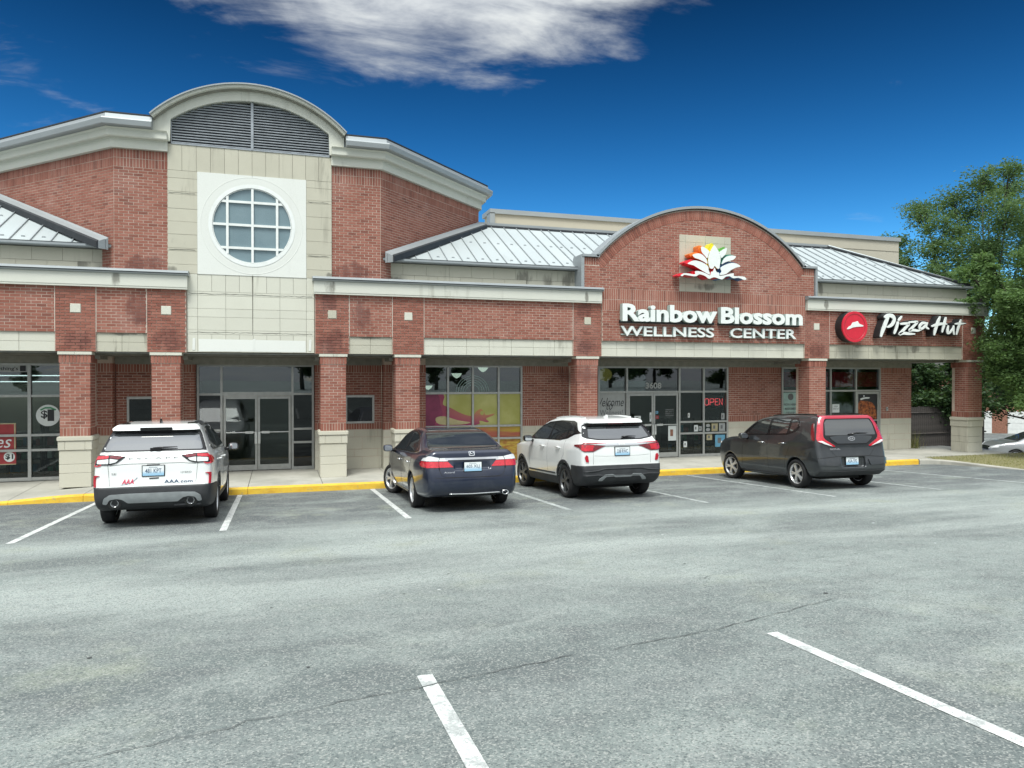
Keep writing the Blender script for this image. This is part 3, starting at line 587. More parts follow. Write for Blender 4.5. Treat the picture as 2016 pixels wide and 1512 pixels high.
# eave trims, ridge, hip, flashing along the tower
for x0, x1 in ((2.5, 7.96), (15.6, 22.2), (-9.0, -3.62)):
    part(MB().sweep(along(x0, x1, EY - .08), [(.03, EZ - .02), (.045, EZ), (.045, EZ + .055), (.0, EZ + .06), (-.3, EZ + .03), (-.3, EZ - .02)]), 'eave_trim', 'gutter')
    part(MB().sweep(along(x0 + .02, x1 - .02, EY - .10), [(.03, EZ + .052), (.03, EZ + .064), (-.1, EZ + .07), (-.1, EZ + .05)]), 'drip_edge', 'dark_flashing')
RY = EY + RK; RZ = roof_z(RY)
part(MB().sweep(along(6.0, 19.1, RY), [(.10, RZ - .06), (.10, RZ + .015), (-.05, RZ + .06), (-.1, RZ)]), 'ridge_flashing', 'dark_flashing')
part(MB().sweep(along(5.9, 19.1, RY + .04), [(.05, RZ + .03), (.05, RZ + .12), (-.25, RZ + .14), (-.25, RZ)]), 'ridge_cap', 'gutter')
part(MB().tube([(22.17, EY - .02, EZ + .1), (22.2 - RK, RY, RZ + .05)], .05, 6), 'hip_cap', 'dark_flashing')
part(MB().tube([(22.22, EY + .04, EZ + .12), (22.28 - RK, RY + .06, RZ + .10)], .04, 6), 'hip_ridge', 'roof_metal')
for sg, cx in ((1, CH), (-1, -3.57)):                                        # raking gutter along the chamfered tower wall
    a = Vector((cx + sg * .12, CHY, roof_z(EY) + .0)); b = Vector((cx + sg * (.12 + RY - CHY), RY, RZ))
    for w0, w1, h0, h1, mt in ((0.0, .06, .08, .13, 'gutter'), (.07, .24, .01, .09, 'gutter'), (.23, .28, .0, .035, 'dark_flashing')):
        m = MB(); t = (b - a).normalized(); n_ = Vector((sg, -1, 0)).normalized()
        for p in (a, b): m.v += [tuple(p + n_ * w0 + Vector((0, 0, -.15))), tuple(p + n_ * w1 + Vector((0, 0, -.15))), tuple(p + n_ * w1 + Vector((0, 0, h0))), tuple(p + n_ * w0 + Vector((0, 0, h1)))]
        m.f = [(0, 1, 5, 4), (1, 2, 6, 5), (2, 3, 7, 6), (3, 0, 4, 7), (0, 3, 2, 1), (4, 5, 6, 7)]; part(m, 'rake_flashing', mt)
# rear parapet of beige panels
bp_ = part(MB().box(8.0, 28.1, 28.0, 29.0, 5.0, 8.98), 'rear_parapet', 'back_wall'); MB().box(7.92, 28.16, 27.93, 29.1, 8.92, 9.1).build('coping', 'gutter', bp_); MB().box(8.0, 28.1, 27.985, 27.998, 8.44, 8.455).build('panel_joint', 'joint', bp_); MB().box(7.92, 8.12, 27.93, 28.4, 7.9, 8.95).build('corner_trim', 'gutter', bp_)
part(MB().box(-9, 22.0, 23.2, 32, 0, 7.0), 'rear_block', 'back_wall')

# --- tower: brick wings
TW = 18.90
tb = MB()
def wing(sg, xa, xc):
    """xa: edge at the stone bay, xc: chamfer corner"""
    tw = MB(); f1 = Fr((0, TW, 0)); a0, a1 = min(xa, xc), max(xa, xc)
    bricks(tb, f1, a0, a1 - .003, 4.7, 7.31, phase=xc); soldiers(tb, f1, a0, a1 - .003, 7.31, 7.515); soldiers(tb, f1, a0, a1 - .003, 7.515, 7.72)
    tw.box(a0, a1, .004, .3, 4.6, 7.8, lambda x, y, z: (x, TW + y, z))
    u = Vector((sg, 1, 0)).normalized(); n = Vector((sg, -1, 0)).normalized(); f2 = Fr((xc, TW, 0), u, n); L = 4.95
    bricks(tb, f2, .004, L, 4.7, 7.31); soldiers(tb, f2, .004, L, 7.31, 7.515); soldiers(tb, f2, .004, L, 7.515, 7.72)
    tw.box(0, L, -.3, -.004, 4.6, 7.8, f2)
    e = f2(L, 0, 0); f3 = Fr(e, (0, 1, 0), (sg, 0, 0)); tw.box(0, 5, -.3, 0, 4.6, 7.8, f3); part(tw, 'tower_wall', 'mortar')
wing(1, 1.27, 2.48); wing(-1, -2.45, -3.58)
part(tb, 'tower_bricks', 'brick', kind='stuff')
def plan_sweep(pts, prof, name, mat, side):
    """mitred moulding along a plan polyline, outwards to the side given"""
    P = [Vector(p) for p in pts]; pa = []
    for i, p in enumerate(P):
        ds = []
        if i: ds.append((p - P[i - 1]).normalized())
        if i < len(P) - 1: ds.append((P[i + 1] - p).normalized())
        ns = [Vector((d.y, -d.x)) * side for d in ds]; n = sum(ns, Vector((0, 0))).normalized(); n = n / max(.3, n.dot(ns[0])); pa.append(((p.x, p.y, 0), (n.x, n.y, 0)))
    return part(MB().sweep(pa, prof), name, mat)
for sg, pts in ((1, [(1.26, TW), (2.48, TW), (2.48 + 3.5, TW + 3.5), (2.48 + 3.5, TW + 8)]), (-1, [(-2.44, TW), (-3.58, TW), (-3.58 - 3.5, TW + 3.5), (-7.08, TW + 8)])):
    plan_sweep(pts, [(-.2, 7.72), (.09, 7.72), (.09, 7.925), (.13, 7.935), (-.2, 7.95)], 'tower_cornice', 'fascia', sg)
    plan_sweep(pts, [(-.2, 7.93), (.20, 7.94), (.22, 7.96), (.22, 8.10), (.27, 8.13), (-.2, 8.15)], 'tower_cornice', 'fascia', sg)
    p2 = [(1.60 if sg > 0 else -2.74, TW)] + pts[1:]
    plan_sweep(p2, [(-.2, 8.13), (.37, 8.14), (.40, 8.155), (.42, 8.265), (.41, 8.295), (.30, 8.30), (.27, 8.42), (-.3, 8.48)], 'tower_gutter', 'gutter', sg)
    plan_sweep(p2, [(.20, 8.43), (.275, 8.432), (.275, 8.462), (-.5, 8.56), (-.5, 8.5)], 'tower_roof_edge', 'dark_flashing', sg)
# --- tower: stone bay
SY = 18.86; FS = Fr((0, SY, 0)); CX = -0.585
bay = part(MB().box(-2.45, 1.27, .10, .6, 3.07, 7.95, lambda x, y, z: (x, SY + y, z)), 'stone_bay', 'joint')
def stone_rows(rows, mat):
    for (c0, c1), xs_ in rows:
        for p, q in zip(xs_[:-1], xs_[1:]):
            m = MB(); m.panel(FS, p + .0025, q - .0025, c0 + .0025, c1 - .0025, rng.uniform(-.0015, .0015), .034, .003); m.build('stone_panel', mat, bay)
g8 = [-2.04, -1.81] + [-1.81 + .309 * i for i in range(1, 8)] + [.66, .85]; g4 = [-2.04, -1.81, -1.19, CX, .04, .66, .85]
stone_rows([((4.50, 4.91), g8), ((4.41, 4.50), g4), ((4.10, 4.41), g4), ((3.90, 4.10), g4), ((3.59, 3.90), g4), ((3.49, 3.59), g4), ((3.07, 3.49), g8)], 'stone_pale')
colz = [4.91, 5.12, 5.43, 5.50, 5.82, 6.12, 6.42, 6.75, 6.82, 7.13, 7.31]
for a, b in ((-2.45, -1.81), (.66, 1.27)): stone_rows([((p, q), [a, b]) for p, q in zip(colz[:-1], colz[1:])], 'stone')
stone_rows([((7.31, 7.92), [-2.45 + .31 * i for i in range(13)])], 'stone')
for z in (4.455, 3.54, 5.465, 6.785):                                          # weathered thin courses
    for a, b in (((-2.0, .82),) if z < 4.6 else ((-2.42, -1.85), (.70, 1.24))):
        m = MB(); x = a; pts = []
        while x < b: pts.append((x, z + rng.uniform(-.006, .012))); x += .07
        pts2 = [(x, zz - rng.uniform(.004, .016)) for x, zz in pts[::-1]]
        slab2d(m, [pts + pts2], lambda u, v, w: (u, SY - v, w), .002, .004); m.build('water_stain', 'grime', bay)
m = MB()
for x, w_ in ((CX, .016), ): slab2d(m, [[(x - w_, 4.9), (x + w_, 4.9), (x + w_ * .6, 4.3), (x + w_ * .3, 3.5), (x - w_ * .4, 3.5), (x - w_ * .5, 4.2)]], lambda u, v, w: (u, SY - v, w), .002, .003)
m.build('water_stain', 'grime', bay)
# new cream strip over the doors where a sign once hung
m = MB(); slab2d(m, [[(-1.79, 3.09), (.64, 3.09), (.64, 3.37), (-1.79, 3.38)]], lambda u, v, w: (u, SY - v, w), .0025, .0045); m.build('painted_strip', 'stone_white', bay)
for x in (-1.9, -.56, .74):
    m = MB(); slab2d(m, [rounded([(x - .03, 3.12), (x + .03, 3.12), (x + .04, 3.40), (x - .02, 3.40)], .02)], lambda u, v, w: (u, SY - v, w), .004, .008); m.build('filler_patch', 'stone_white', bay)
# white square with the round window
WC = (CX, 6.11); ring = lambda r, n=64: [(WC[0] + r * math.cos(2 * math.pi * i / n), WC[1] + r * math.sin(2 * math.pi * i / n)) for i in range(n)]
PS = lambda u, v, w: (u, SY - v, w)
for a, b, c, d_ in ((-1.81, CX - .003, 4.91, 7.31), (CX + .003, .66, 4.91, 7.31)):
    n = 32; t0 = math.pi / 2 if a < -1 else -math.pi / 2
    half = [(WC[0] + .985 * math.cos(t0 + math.pi * i / n) + (-.003 if a < -1 else .003), WC[1] + .985 * math.sin(t0 + math.pi * i / n)) for i in range(n + 1)]
    outl = [(b, d_), (a, d_), (a, c), (b, c)] + half[::-1] if a < -1 else [(a, c), (b, c), (b, d_), (a, d_)] + half[::-1]
    m = MB(); slab2d(m, [outl], PS, -.03, .012); m.build('window_surround', 'stone_white', bay)
rw = part(MB().lathe([(1.165, .0), (1.165, .014), (1.155, .017), (1.145, .013), (1.02, .0135), (.985, .010), (.985, -.12)], 64, (WC[0], 0, WC[1]), 'y'), 'round_window', 'stone_white')
rw.data.transform(Matrix.Translation((0, SY, 0)) @ Matrix.Scale(-1, 4, (0, 1, 0))); rw.data.flip_normals()
MB().lathe([(1.15, .0215), (1.155, .0235), (1.16, .0215)], 64, (WC[0], 0, WC[1]), 'y')
fy = SY + .03
m = MB(); m.lathe([(.985, 0), (.985, -.05), (.90, -.05), (.90, -.03), (.88, -.03), (.88, .03), (.985, .03)], 64, (WC[0], fy, WC[1]), 'y'); m.build('frame', 'white_frame', rw)
MB().lathe([(.905, -.031), (.905, -.036), (.897, -.036), (.897, -.031)], 64, (WC[0], fy, WC[1]), 'y').build('frame_groove', 'louver_void', rw)
gx = [-.58, 0, .58]; gzs = [-.60, -.005, .54]
gx = [-.565, 0, .565]; gzv = [-.54, 0.01, .56]
for g in gx: h = math.sqrt(.89 ** 2 - g * g); MB().box(WC[0] + g - .028, WC[0] + g + .028, fy - .04, fy + .03, WC[1] - h, WC[1] + h).build('muntin', 'white_frame', rw)
for g in gzv: h = math.sqrt(.89 ** 2 - g * g); MB().box(WC[0] - h, WC[0] + h, fy - .036, fy + .03, WC[1] + g - .028, WC[1] + g + .028).build('muntin', 'white_frame', rw)
cxs = [-.9] + gx + [.9]; czs = [-.9] + gzv + [.9]
for i in range(4):
    for j in range(4):
        poly = []
        for t in range(96):
            a = 2 * math.pi * t / 96; poly.append((.885 * math.cos(a), .885 * math.sin(a)))
        def clip(poly, f):
            out = []
            for p, q in zip(poly, poly[1:] + poly[:1]):
                fp, fq = f(p), f(q)
                if fp >= 0: out.append(p)
                if fp * fq < 0: t = fp / (fp - fq); out.append((p[0] + (q[0] - p[0]) * t, p[1] + (q[1] - p[1]) * t))
            return out
        for f in (lambda p: p[0] - cxs[i], lambda p: cxs[i + 1] - p[0], lambda p: p[1] - czs[j], lambda p: czs[j + 1] - p[1]): poly = clip(poly, f) if poly else poly
        if len(poly) > 2: m = MB(); slab2d(m, [poly], lambda u, v, w: (WC[0] + u, fy + .012 - v, WC[1] + w), 0, .006); m.build('pane', 'frosted_pane', rw)
# louvre under the arch
def arc_pts(cx, cz, r, x0, x1, n): return [(x, cz + math.sqrt(max(0, r * r - (x - cx) ** 2))) for x in np.linspace(x0, x1, n)]
LR, LZ = 2.945, 6.125
lvm = MB(); slab2d(lvm, [[(-2.40, 7.9), (1.25, 7.9)] + arc_pts(CX, LZ, LR + .03, -2.40, 1.25, 31)[::-1]], lambda u, v, w: (u, SY + .14 - v, w), -.04, 0.0); lv = part(lvm, 'louver', 'louver_void')
z = 7.945
while z < 9.0:
    h = math.sqrt(max(0, LR ** 2 - (z + .03 - LZ) ** 2)); x0, x1 = max(-2.37, CX - h), min(1.22, CX + h)
    for a, b in ((x0, CX - .03), (CX + .03, x1)):
        if b - a > .04: m = MB(); m.v = [(a, SY + .0, z), (b, SY + .0, z), (b, SY + .040, z + .036), (a, SY + .040, z + .036)]; m.v += [(p[0], p[1] - .012, p[2] + .012) for p in m.v]; m.f = [(0, 1, 2, 3), (4, 7, 6, 5), (0, 4, 5, 1), (1, 5, 6, 2), (2, 6, 7, 3), (3, 7, 4, 0)]; m.build('slat', 'louver_grey', lv)
    z += .0635
MB().box(CX - .03, CX + .03, SY - .02, SY + .06, 7.93, 9.06).build('louver_post', 'louver_grey', lv); MB().box(-2.37, 1.22, SY - .015, SY + .05, 7.915, 7.945).build('louver_sill', 'louver_grey', lv)
for a in (-2.37, 1.205): MB().box(a, a + .015, SY - .01, SY + .05, 7.94, 8.44).build('louver_jamb', 'louver_grey', lv)
# arch band
OR, OZ, OX = 3.02, 6.32, CX
outer = arc_pts(OX, OZ, OR, -2.74, 1.57, 41); inner = arc_pts(CX, LZ, LR, -2.37, 1.20, 41)
outl = [(-2.74, 7.96)] + outer + [(1.57, 7.96), (1.215, 7.96)] + inner[::-1] + [(-2.385, 7.96)]
m = MB(); slab2d(m, [outl], lambda u, v, w: (u, 18.78 - v, w), -.35, 0.0); part(m, 'arch_band', 'fascia')
def arch_strip(cx, cz, r0, r1, a0, a1, y0, y1, name, mat, n=48):
    m = MB()
    for i in range(n + 1):
        a = a0 + (a1 - a0) * i / n; c, s = math.cos(a), math.sin(a)
        for r, y in ((r0, y0), (r1, y0), (r1, y1), (r0, y1)): m.v.append((cx + r * c, y, cz + r * s))
        if i:
            k = 4 * i
            for j in range(4): q = (j + 1) % 4; m.f.append((k - 4 + j, k - 4 + q, k + q, k + j))
    m.f += [(0, 1, 2, 3), (4 * n + 3, 4 * n + 2, 4 * n + 1, 4 * n)]; return part(m, name, mat)
h = math.acos(2.155 / OR)
arch_strip(OX, OZ, OR - .015, OR + .045, h, math.pi - h, 18.60, 19.6, 'arch_coping', 'fascia'); arch_strip(OX, OZ, OR + .045, OR + .075, h, math.pi - h, 18.55, 19.6, 'arch_flashing', 'gutter')
arch_strip(OX, OZ, OR - .05, OR - .015, h, math.pi - h, 18.70, 19.2, 'arch_bed_mould', 'soffit_light')
part(MB().box(-6.5, 5.4, 22.6, 27, 6.5, 8.35), 'tower_core', 'gutter')
part(MB().sweep([((1.0, 19.4, 0), (0, -1, 0)), ((2.5, 19.4, 0), (0, -1, 0))], [(0, 8.45), (.25, 8.45), (0, 8.62)]), 'shingle_edge', 'dark_flashing')
# --- brick gable with the arched top
GX, GZc, GR = 11.80, 2.81, 4.54
ga = MB(); gw = MB(); ri = GR - .25
def glim(z):
    if z < 4.95: return 8.545, 15.275
    hh = math.sqrt(max(0, ri * ri - (z - GZc) ** 2)) if z - GZc < ri else 0
    if z < 5.57: return 8.0, 15.6
    return GX - hh, GX + hh
GY = D - .03; FG = Fr((0, GY, 0))
LP = (10.95, 12.65, 4.94, 6.57)
bricks(ga, FG, 0, 0, 3.49, 4.335, lim=glim, phase=.03); soldiers(ga, FG, 8.545, 15.275, 4.335, 4.64); soldiers(ga, FG, 8.545, 15.275, 4.64, 4.945)
bricks(ga, FG, 0, 0, 4.945, GZc + ri, [LP], lim=glim, phase=.03)
soldiers(ga, FG, 8.0, 8.42, 5.57, 5.785); soldiers(ga, FG, 15.18, 15.6, 5.57, 5.785)
a0 = math.asin((5.70 - GZc) / GR); n = int((math.pi - 2 * a0) * (GR - .15) / BH)
for i in range(n):
    a = a0 + (math.pi - 2 * a0) * (i + .5) / n; u = Vector((-math.sin(a), 0, math.cos(a))); r_ = Vector((math.cos(a), 0, math.sin(a))); c = Vector((GX, 0, GZc)) + r_ * (GR - .20)
    k = len(ga.v)
    for bb in (GY + .05, GY - .006 + rng.uniform(-.0015, .0015)):
        for s, t in ((-1, -1), (1, -1), (1, 1), (-1, 1)): p = c + u * s * (BH / 2 - MJ / 2) + r_ * t * .135; ga.v.append((p.x, bb, p.z))
    ga.f += [tuple(k + i_ for i_ in q) for q in ((4, 5, 6, 7), (0, 1, 5, 4), (1, 2, 6, 5), (2, 3, 7, 6), (3, 0, 4, 7))]
top = arc_pts(GX, GZc, GR, GX - 3.38, GX + 3.38, 41)
outl = [(8.545, 3.49), (15.275, 3.49), (15.275, 4.95), (15.6, 4.95), (15.6, 5.80)] + top[::-1] + [(8.0, 5.80), (8.0, 4.95), (8.545, 4.95)]
slab2d(gw, [outl], lambda u, v, w: (u, GY + .004 - v, w), -.45, 0.0); part(gw, 'gable_wall', 'mortar'); part(ga, 'gable_bricks', 'brick', kind='stuff')
prev = None
a1 = math.asin((5.80 - GZc) / GR)
arch_strip(GX, GZc, GR - .01, GR + .06, a1, math.pi - a1, GY - .07, GY + .6, 'gable_coping', 'gutter'); arch_strip(GX, GZc, GR - .03, GR - .01, a1, math.pi - a1, GY - .03, GY + .3, 'gable_drip', 'dark_flashing')
for a, b in ((7.93, 8.44), (15.16, 15.67)): part(MB().box(a, b, GY - .07, GY + .6, 5.79, 5.855), 'gable_coping', 'gutter'); part(MB().box(a + .05, b - .05, GY - .03, GY + .3, 5.775, 5.79), 'gable_drip', 'dark_flashing')
for a, b in ((7.90, 7.99), (15.61, 15.69)): part(MB().box(a, b, GY - .05, GY + .55, 4.95, 5.80), 'gable_side_trim', 'gutter')
# panel behind the emblem
lp = part(MB().box(LP[0], LP[1], .03, .3, LP[2], LP[3], lambda x, y, z: (x, GY + y, z)), 'emblem_panel', 'joint')
for (c0, c1), xs_ in (((4.94, 5.17), [10.95, 11.15, 11.80, 12.44, 12.65]), ((5.17, 5.62), [10.95, 11.15, 11.48, 11.80, 12.12, 12.44, 12.65]), ((5.62, 6.36), [10.95, 11.15, 11.48, 11.80, 12.12, 12.44, 12.65]), ((6.36, 6.57), [10.95, 11.15, 11.80, 12.44, 12.65])):
    for p, q in zip(xs_[:-1], xs_[1:]): m = MB(); m.panel(FG, p + .002, q - .002, c0 + .002, c1 - .002, .012, .045, .003); m.build('tile', 'stone', lp)

# --- arcade pillars
PC = [-8.2, -4.36, -2.49, 1.30, 3.15, 8.12, 15.77, 22.08]
brick_me = {}
def brick_obj(parent, x0, x1, y0, y1, z0, z1):
    key = tuple(round(v, 4) for v in (x1 - x0, y1 - y0, z1 - z0))
    if key not in brick_me:
        m = MB().box(-key[0] / 2, key[0] / 2, -key[1] / 2, key[1] / 2, -key[2] / 2, key[2] / 2); me = mesh_of('brick', m.v, m.f); me.materials.append(MATS['brick']); brick_me[key] = me
    o = link('brick', brick_me[key], None, parent); o.location = ((x0 + x1) / 2, (y0 + y1) / 2 + rng.uniform(-.0015, .0015), (z0 + z1) / 2); return o
for pi_, cx in enumerate(PC):
    h = .305; ind = pi_ in (1, 2, 3); y0 = D + .01; core = MB().box(cx - h + .004, cx + h - .004, y0 + .004, y0 + .606, 1.1, 3.0)
    P = part(core, 'pillar', 'mortar'); st = MB(); nc = 21; hh = (2.79 - 1.345) / nc
    def put(*a):
        if ind: brick_obj(P, *a)
        else: st.box(*a)
    for i in range(nc):
        z0, z1 = 1.345 + i * hh + MJ / 2, 1.345 + (i + 1) * hh - MJ / 2
        fr_ = [-h, -h + BL, -h + 2 * BL, h] if i % 2 == 0 else [-h, -h + BL / 2, -h + BL * 1.5, -h + BL * 2.5, h]
        for a, b in zip(fr_[:-1], fr_[1:]): put(cx + a + (MJ / 2 if a > -h else 0), cx + b - (MJ / 2 if b < h else 0), y0, y0 + .09, z0, z1)
        sd = [.1, .303, .506] if i % 2 == 0 else [.1, .2, .4, .506]
        for sx_ in (-1, 1):
            for a, b in zip(sd[:-1], sd[1:]): st.box(*sorted((cx + sx_ * h, cx + sx_ * (h - .09))), y0 + a, y0 + b - MJ, z0, z1)
    for z0, z1, o in ((1.15, 1.34, 0.0), (2.795, 2.985, .012)):
        n = 9; s = (2 * h + 2 * o) / n
        for i in range(n): put(cx - h - o + i * s + (MJ / 2 if i else 0), cx - h - o + (i + 1) * s - (MJ / 2 if i < n - 1 else 0), y0 - o, y0 + .09, z0 + MJ / 2, z1 - MJ / 2)
        for sx_ in (-1, 1):
            for i in range(1, 9): st.box(*sorted((cx + sx_ * (h + o), cx + sx_ * (h - .09))), y0 + .03 + i * s * .98, y0 + .03 + (i + 1) * s * .98 - MJ, z0 + MJ / 2, z1 - MJ / 2)
    st.build('pillar_bricks', 'brick', P, kind='stuff')
    for z0, z1, o in ((0.0, .317, .015), (.322, .517, .015), (.522, .835, .015), (.84, 1.035, .035)):
        m = MB(); xs_ = [-h - o, h + o] if z1 < .9 else [-h - o, -.20, .20, h + o]
        for a, b in zip(xs_[:-1], xs_[1:]): m = MB().box(cx + a + .001, cx + b - .001, y0 - o, y0 + .61 + o, z0, z1); bm = bmesh.new(); me = mesh_of('base_block', m.v, m.f); bm.from_mesh(me); bmesh.ops.recalc_face_normals(bm, faces=bm.faces); bmesh.ops.bevel(bm, geom=bm.edges[:], offset=.006, segments=1, affect='EDGES'); bm.to_mesh(me); bm.free(); link('base_block', me, 'stone_base', P)
    m = MB().box(cx - h - .055, cx + h + .055, y0 - .055, y0 + .665, 1.04, 1.148); me = mesh_of('base_cap', m.v, m.f); bm = bmesh.new(); bm.from_mesh(me); bmesh.ops.recalc_face_normals(bm, faces=bm.faces); bmesh.ops.bevel(bm, geom=bm.edges[:], offset=.018, segments=2, affect='EDGES'); bm.to_mesh(me); bm.free(); link('base_cap', me, 'stone_base', P)
    for a, b in ((-h - .035, -.002), (.002, h + .035)): MB().box(cx + a, cx + b, y0 - .03, y0 + .64, 2.988, 3.052).build('capital', 'stone_pale', P)
# ================================================================== ARCADE BACK WALL AND SHOPFRONTS
Q, EN = 20.35, 20.75
FQ = Fr((0, Q, 0))
part(MB().box(-9, 21.0, 19.12, 21.2, 2.985, 3.06), 'soffit', 'soffit')
part(MB().box(21.0, 21.6, 19.12, 23.5, 2.985, 3.06), 'soffit', 'soffit')
part(MB().box(-9, 22.4, 19.13, 19.2, 3.0, 4.9), 'wall_backing', 'joint'); part(MB().box(21.55, 22.45, 19.12, 24, 3.0, 4.6), 'side_beam', 'soffit_light'); part(MB().box(20.5, 22.1, 19.6, 28, 3.06, 5.45), 'side_attic', 'stone')
for z, m in ((3.035, 'aluminium'), (3.0, 'soffit_light')): part(MB().box(-9, 21.5, 19.10 + (3.035 - z), 19.13 + (3.035 - z), z, z + .02), 'soffit_trim', m)
m = MB(); m.v = [(22.2, EY - .08, EZ + .06), (22.2, 27.5, EZ + .06), (22.2 - RK, 24.5, RZ), (22.2 - RK, RY, RZ)]; m.f = [(0, 1, 2, 3)]; part(m, 'side_roof', 'roof_metal')
for cx in PC[:1] + PC[1:-1]:
    part(MB().box(cx - .42, cx + .42, 19.2, Q, 2.90, 2.984), 'cross_beam', 'soffit_light')
wb = MB(); base_rows = ((0.0, .325), (.33, .53), (.535, .86), (.865, 1.06))
def back_wall(a, b, y=Q, holes=(), fr=None, ph=0.0):
    ins = .07 if fr else .012; fr = fr or Fr((0, y, 0)); bricks(wb, fr, a, b, 1.265, 2.60, holes, phase=ph); soldiers(wb, fr, a, b, 1.065, 1.265); soldiers(wb, fr, a, b, 2.60, 2.82); part(MB().box(a + ins, b - ins, -.25, -.004, 0, 2.985, fr), 'arcade_wall', 'mortar')
    L = part(MB().box(a + ins, b - ins, -.24, -.03, 0.005, 1.055, fr), 'wall_base', 'joint')
    for r_, (c0, c1) in enumerate(base_rows):
        x = a; w = .41 if r_ % 2 else .615
        while x < b - .01: q = min(x + w, b); m = MB(); m.panel(fr, x + .003, q - .003, c0 + .002, c1 - .002, 0.0, .04, .005); m.build('block', 'stone_base', L); x = q; w = .62
back_wall(-3.83, -2.03, holes=[(-3.58, -2.83, 1.22, 1.99)]); back_wall(.93, 2.69, holes=[(1.71, 2.49, 1.22, 1.99)]); back_wall(6.73, 9.12); back_wall(13.63, 15.64); back_wall(19.66, 21.0)
back_wall(-4.95, -3.83, Q - .34); back_wall(2.69, 3.85, Q - .34)
back_wall(0, .34, fr=Fr((2.69, Q, 0), (0, -1, 0), (-1, 0, 0))); back_wall(0, .34, fr=Fr((-3.83, Q - .34, 0), (0, 1, 0), (1, 0, 0)))
back_wall(0, .40, fr=Fr((.93, EN, 0), (0, -1, 0), (-1, 0, 0))); back_wall(0, .40, fr=Fr((-2.03, Q, 0), (0, 1, 0), (1, 0, 0))); back_wall(0, 4.0, fr=Fr((21.0, Q, 0), (0, 1, 0), (1, 0, 0)))
part(wb, 'arcade_bricks', 'brick', kind='stuff')
part(MB().box(-9, 21.0, Q - .01, Q + .2, 2.80, 2.99), 'header_board', 'soffit_light')
RAILS = [0.05, .73, 1.09, 2.03, 2.77]
def storefront(cols, y, glass='shop_glass', fw=.055):
    """cols: list of (x0, x1, [z...] or None for a door opening)"""
    x_all = sorted(set([c[0] for c in cols] + [c[1] for c in cols])); m = MB()
    m.box(x_all[0] - fw / 2, x_all[-1] + fw / 2, y - .02, y + .1, 2.77 - .01, 2.81)
    SF = part(m, 'shopfront', 'aluminium')
    for x in x_all:
        zb = 0.0; MB().box(x - fw / 2, x + fw / 2, y - .03, y + .09, zb, 2.77).build('mullion', 'aluminium', SF)
    for x0, x1, zs, *g in cols:
        a, b = x0 + fw / 2, x1 - fw / 2; zl = zs
        for i, z in enumerate(zl):
            if z < 2.7: MB().box(a, b, y - .025, y + .085, z - .028, z + .028).build('rail', 'aluminium', SF)
        for z0, z1 in zip(zl[:-1], zl[1:]): MB().box(a - .01, b + .01, y + .03, y + .042, z0 + .02, z1 - .02 if z1 < 2.7 else z1).build('pane', ('transom_glass' if z0 > 1.9 and x1 < 15 else g[0] if g else glass), SF)
        if zl[0] < .1: MB().box(a, b, y - .02, y + .085, .0, .05).build('sill', 'aluminium', SF)
    return SF
def door(SF_parent, x0, x1, y, hinge, z1=1.98):
    m = MB(); s = .055
    m.box(x0, x0 + s, y - .01, y + .04, .02, z1); m.box(x1 - s, x1, y - .01, y + .04, .02, z1); m.box(x0 + s, x1 - s, y - .01, y + .04, z1 - .075, z1); m.box(x0 + s, x1 - s, y - .01, y + .04, .02, .16)
    d = part(m, 'door', 'aluminium'); MB().box(x0 + s - .005, x1 - s + .005, y + .012, y + .02, .155, z1 - .07).build('pane', 'shop_glass', d)
    MB().box(x0 + s, x1 - s, y - .045, y - .025, 1.01, 1.035).build('push_bar', 'aluminium_bright', d); c = (x1 - .30) if hinge < 0 else (x0 + .10)
    MB().box(c, c + .2, y - .055, y - .02, .99, 1.05).build('latch', 'aluminium_bright', d); xh = (x1 - .035) if hinge < 0 else (x0 + .035)
    MB().box(xh - .03, xh + .03, y - .07, y - .012, .72, 1.03).build('pull_handle', 'aluminium_bright', d); return d
# entrance under the tower
s_ent = storefront([(-1.99, -1.42, RAILS, 'dark_glass'), (-1.42, .36, [2.06, 2.77], 'dark_glass'), (.36, .89, RAILS, 'dark_glass')], EN)
MB().box(-1.39, .33, EN - .03, EN + .09, 1.99, 2.05).build('transom', 'aluminium', s_ent)
door(None, -1.375, -.535, EN, -1); door(None, -.525, .315, EN, 1)
for a, b in ((-3.58, -2.83), (1.71, 2.49)):
    m = MB(); m.box(a, b, Q - .03, Q + .06, 1.23, 1.285); m.box(a, b, Q - .03, Q + .06, 1.935, 1.99); m.box(a, a + .055, Q - .03, Q + .06, 1.285, 1.935); m.box(b - .055, b, Q - .03, Q + .06, 1.285, 1.935); w = part(m, 'display_case', 'aluminium'); MB().box(a + .05, b - .05, Q - .016, Q - .010, 1.28, 1.94).build('pane', 'dark_glass', w); MB().box(a + .03, b - .03, Q - .006, Q + .12, 1.25, 1.97).build('back_board', 'interior_dark', w)
# dollar shop at the left
storefront([(-8.4, -7.0, RAILS), (-7.0, -5.68, RAILS), (-5.68, -4.95, RAILS)], Q, fw=.07)
# yoga window
sf4 = storefront([(a, b, RAILS) for a, b in ((3.87, 4.54), (4.54, 5.26), (5.26, 6.02), (6.02, 6.71))], Q)
# wellness entrance
sf5 = storefront([(9.15, 10.08, RAILS), (10.08, 11.88, [2.03, 2.77]), (11.88, 12.74, RAILS), (12.74, 13.60, RAILS)], Q)
door(None, 10.125, 10.975, Q, -1, 1.99); door(None, 10.985, 11.835, Q, 1, 1.99)
# restaurant front
sf6 = storefront([(15.67, 16.4, RAILS), (16.4, 17.02, RAILS), (17.02, 17.58, RAILS), (17.58, 18.62, RAILS), (18.62, 19.62, [2.03, 2.77])], Q); door(None, 18.66, 19.585, Q, 1, 1.99)
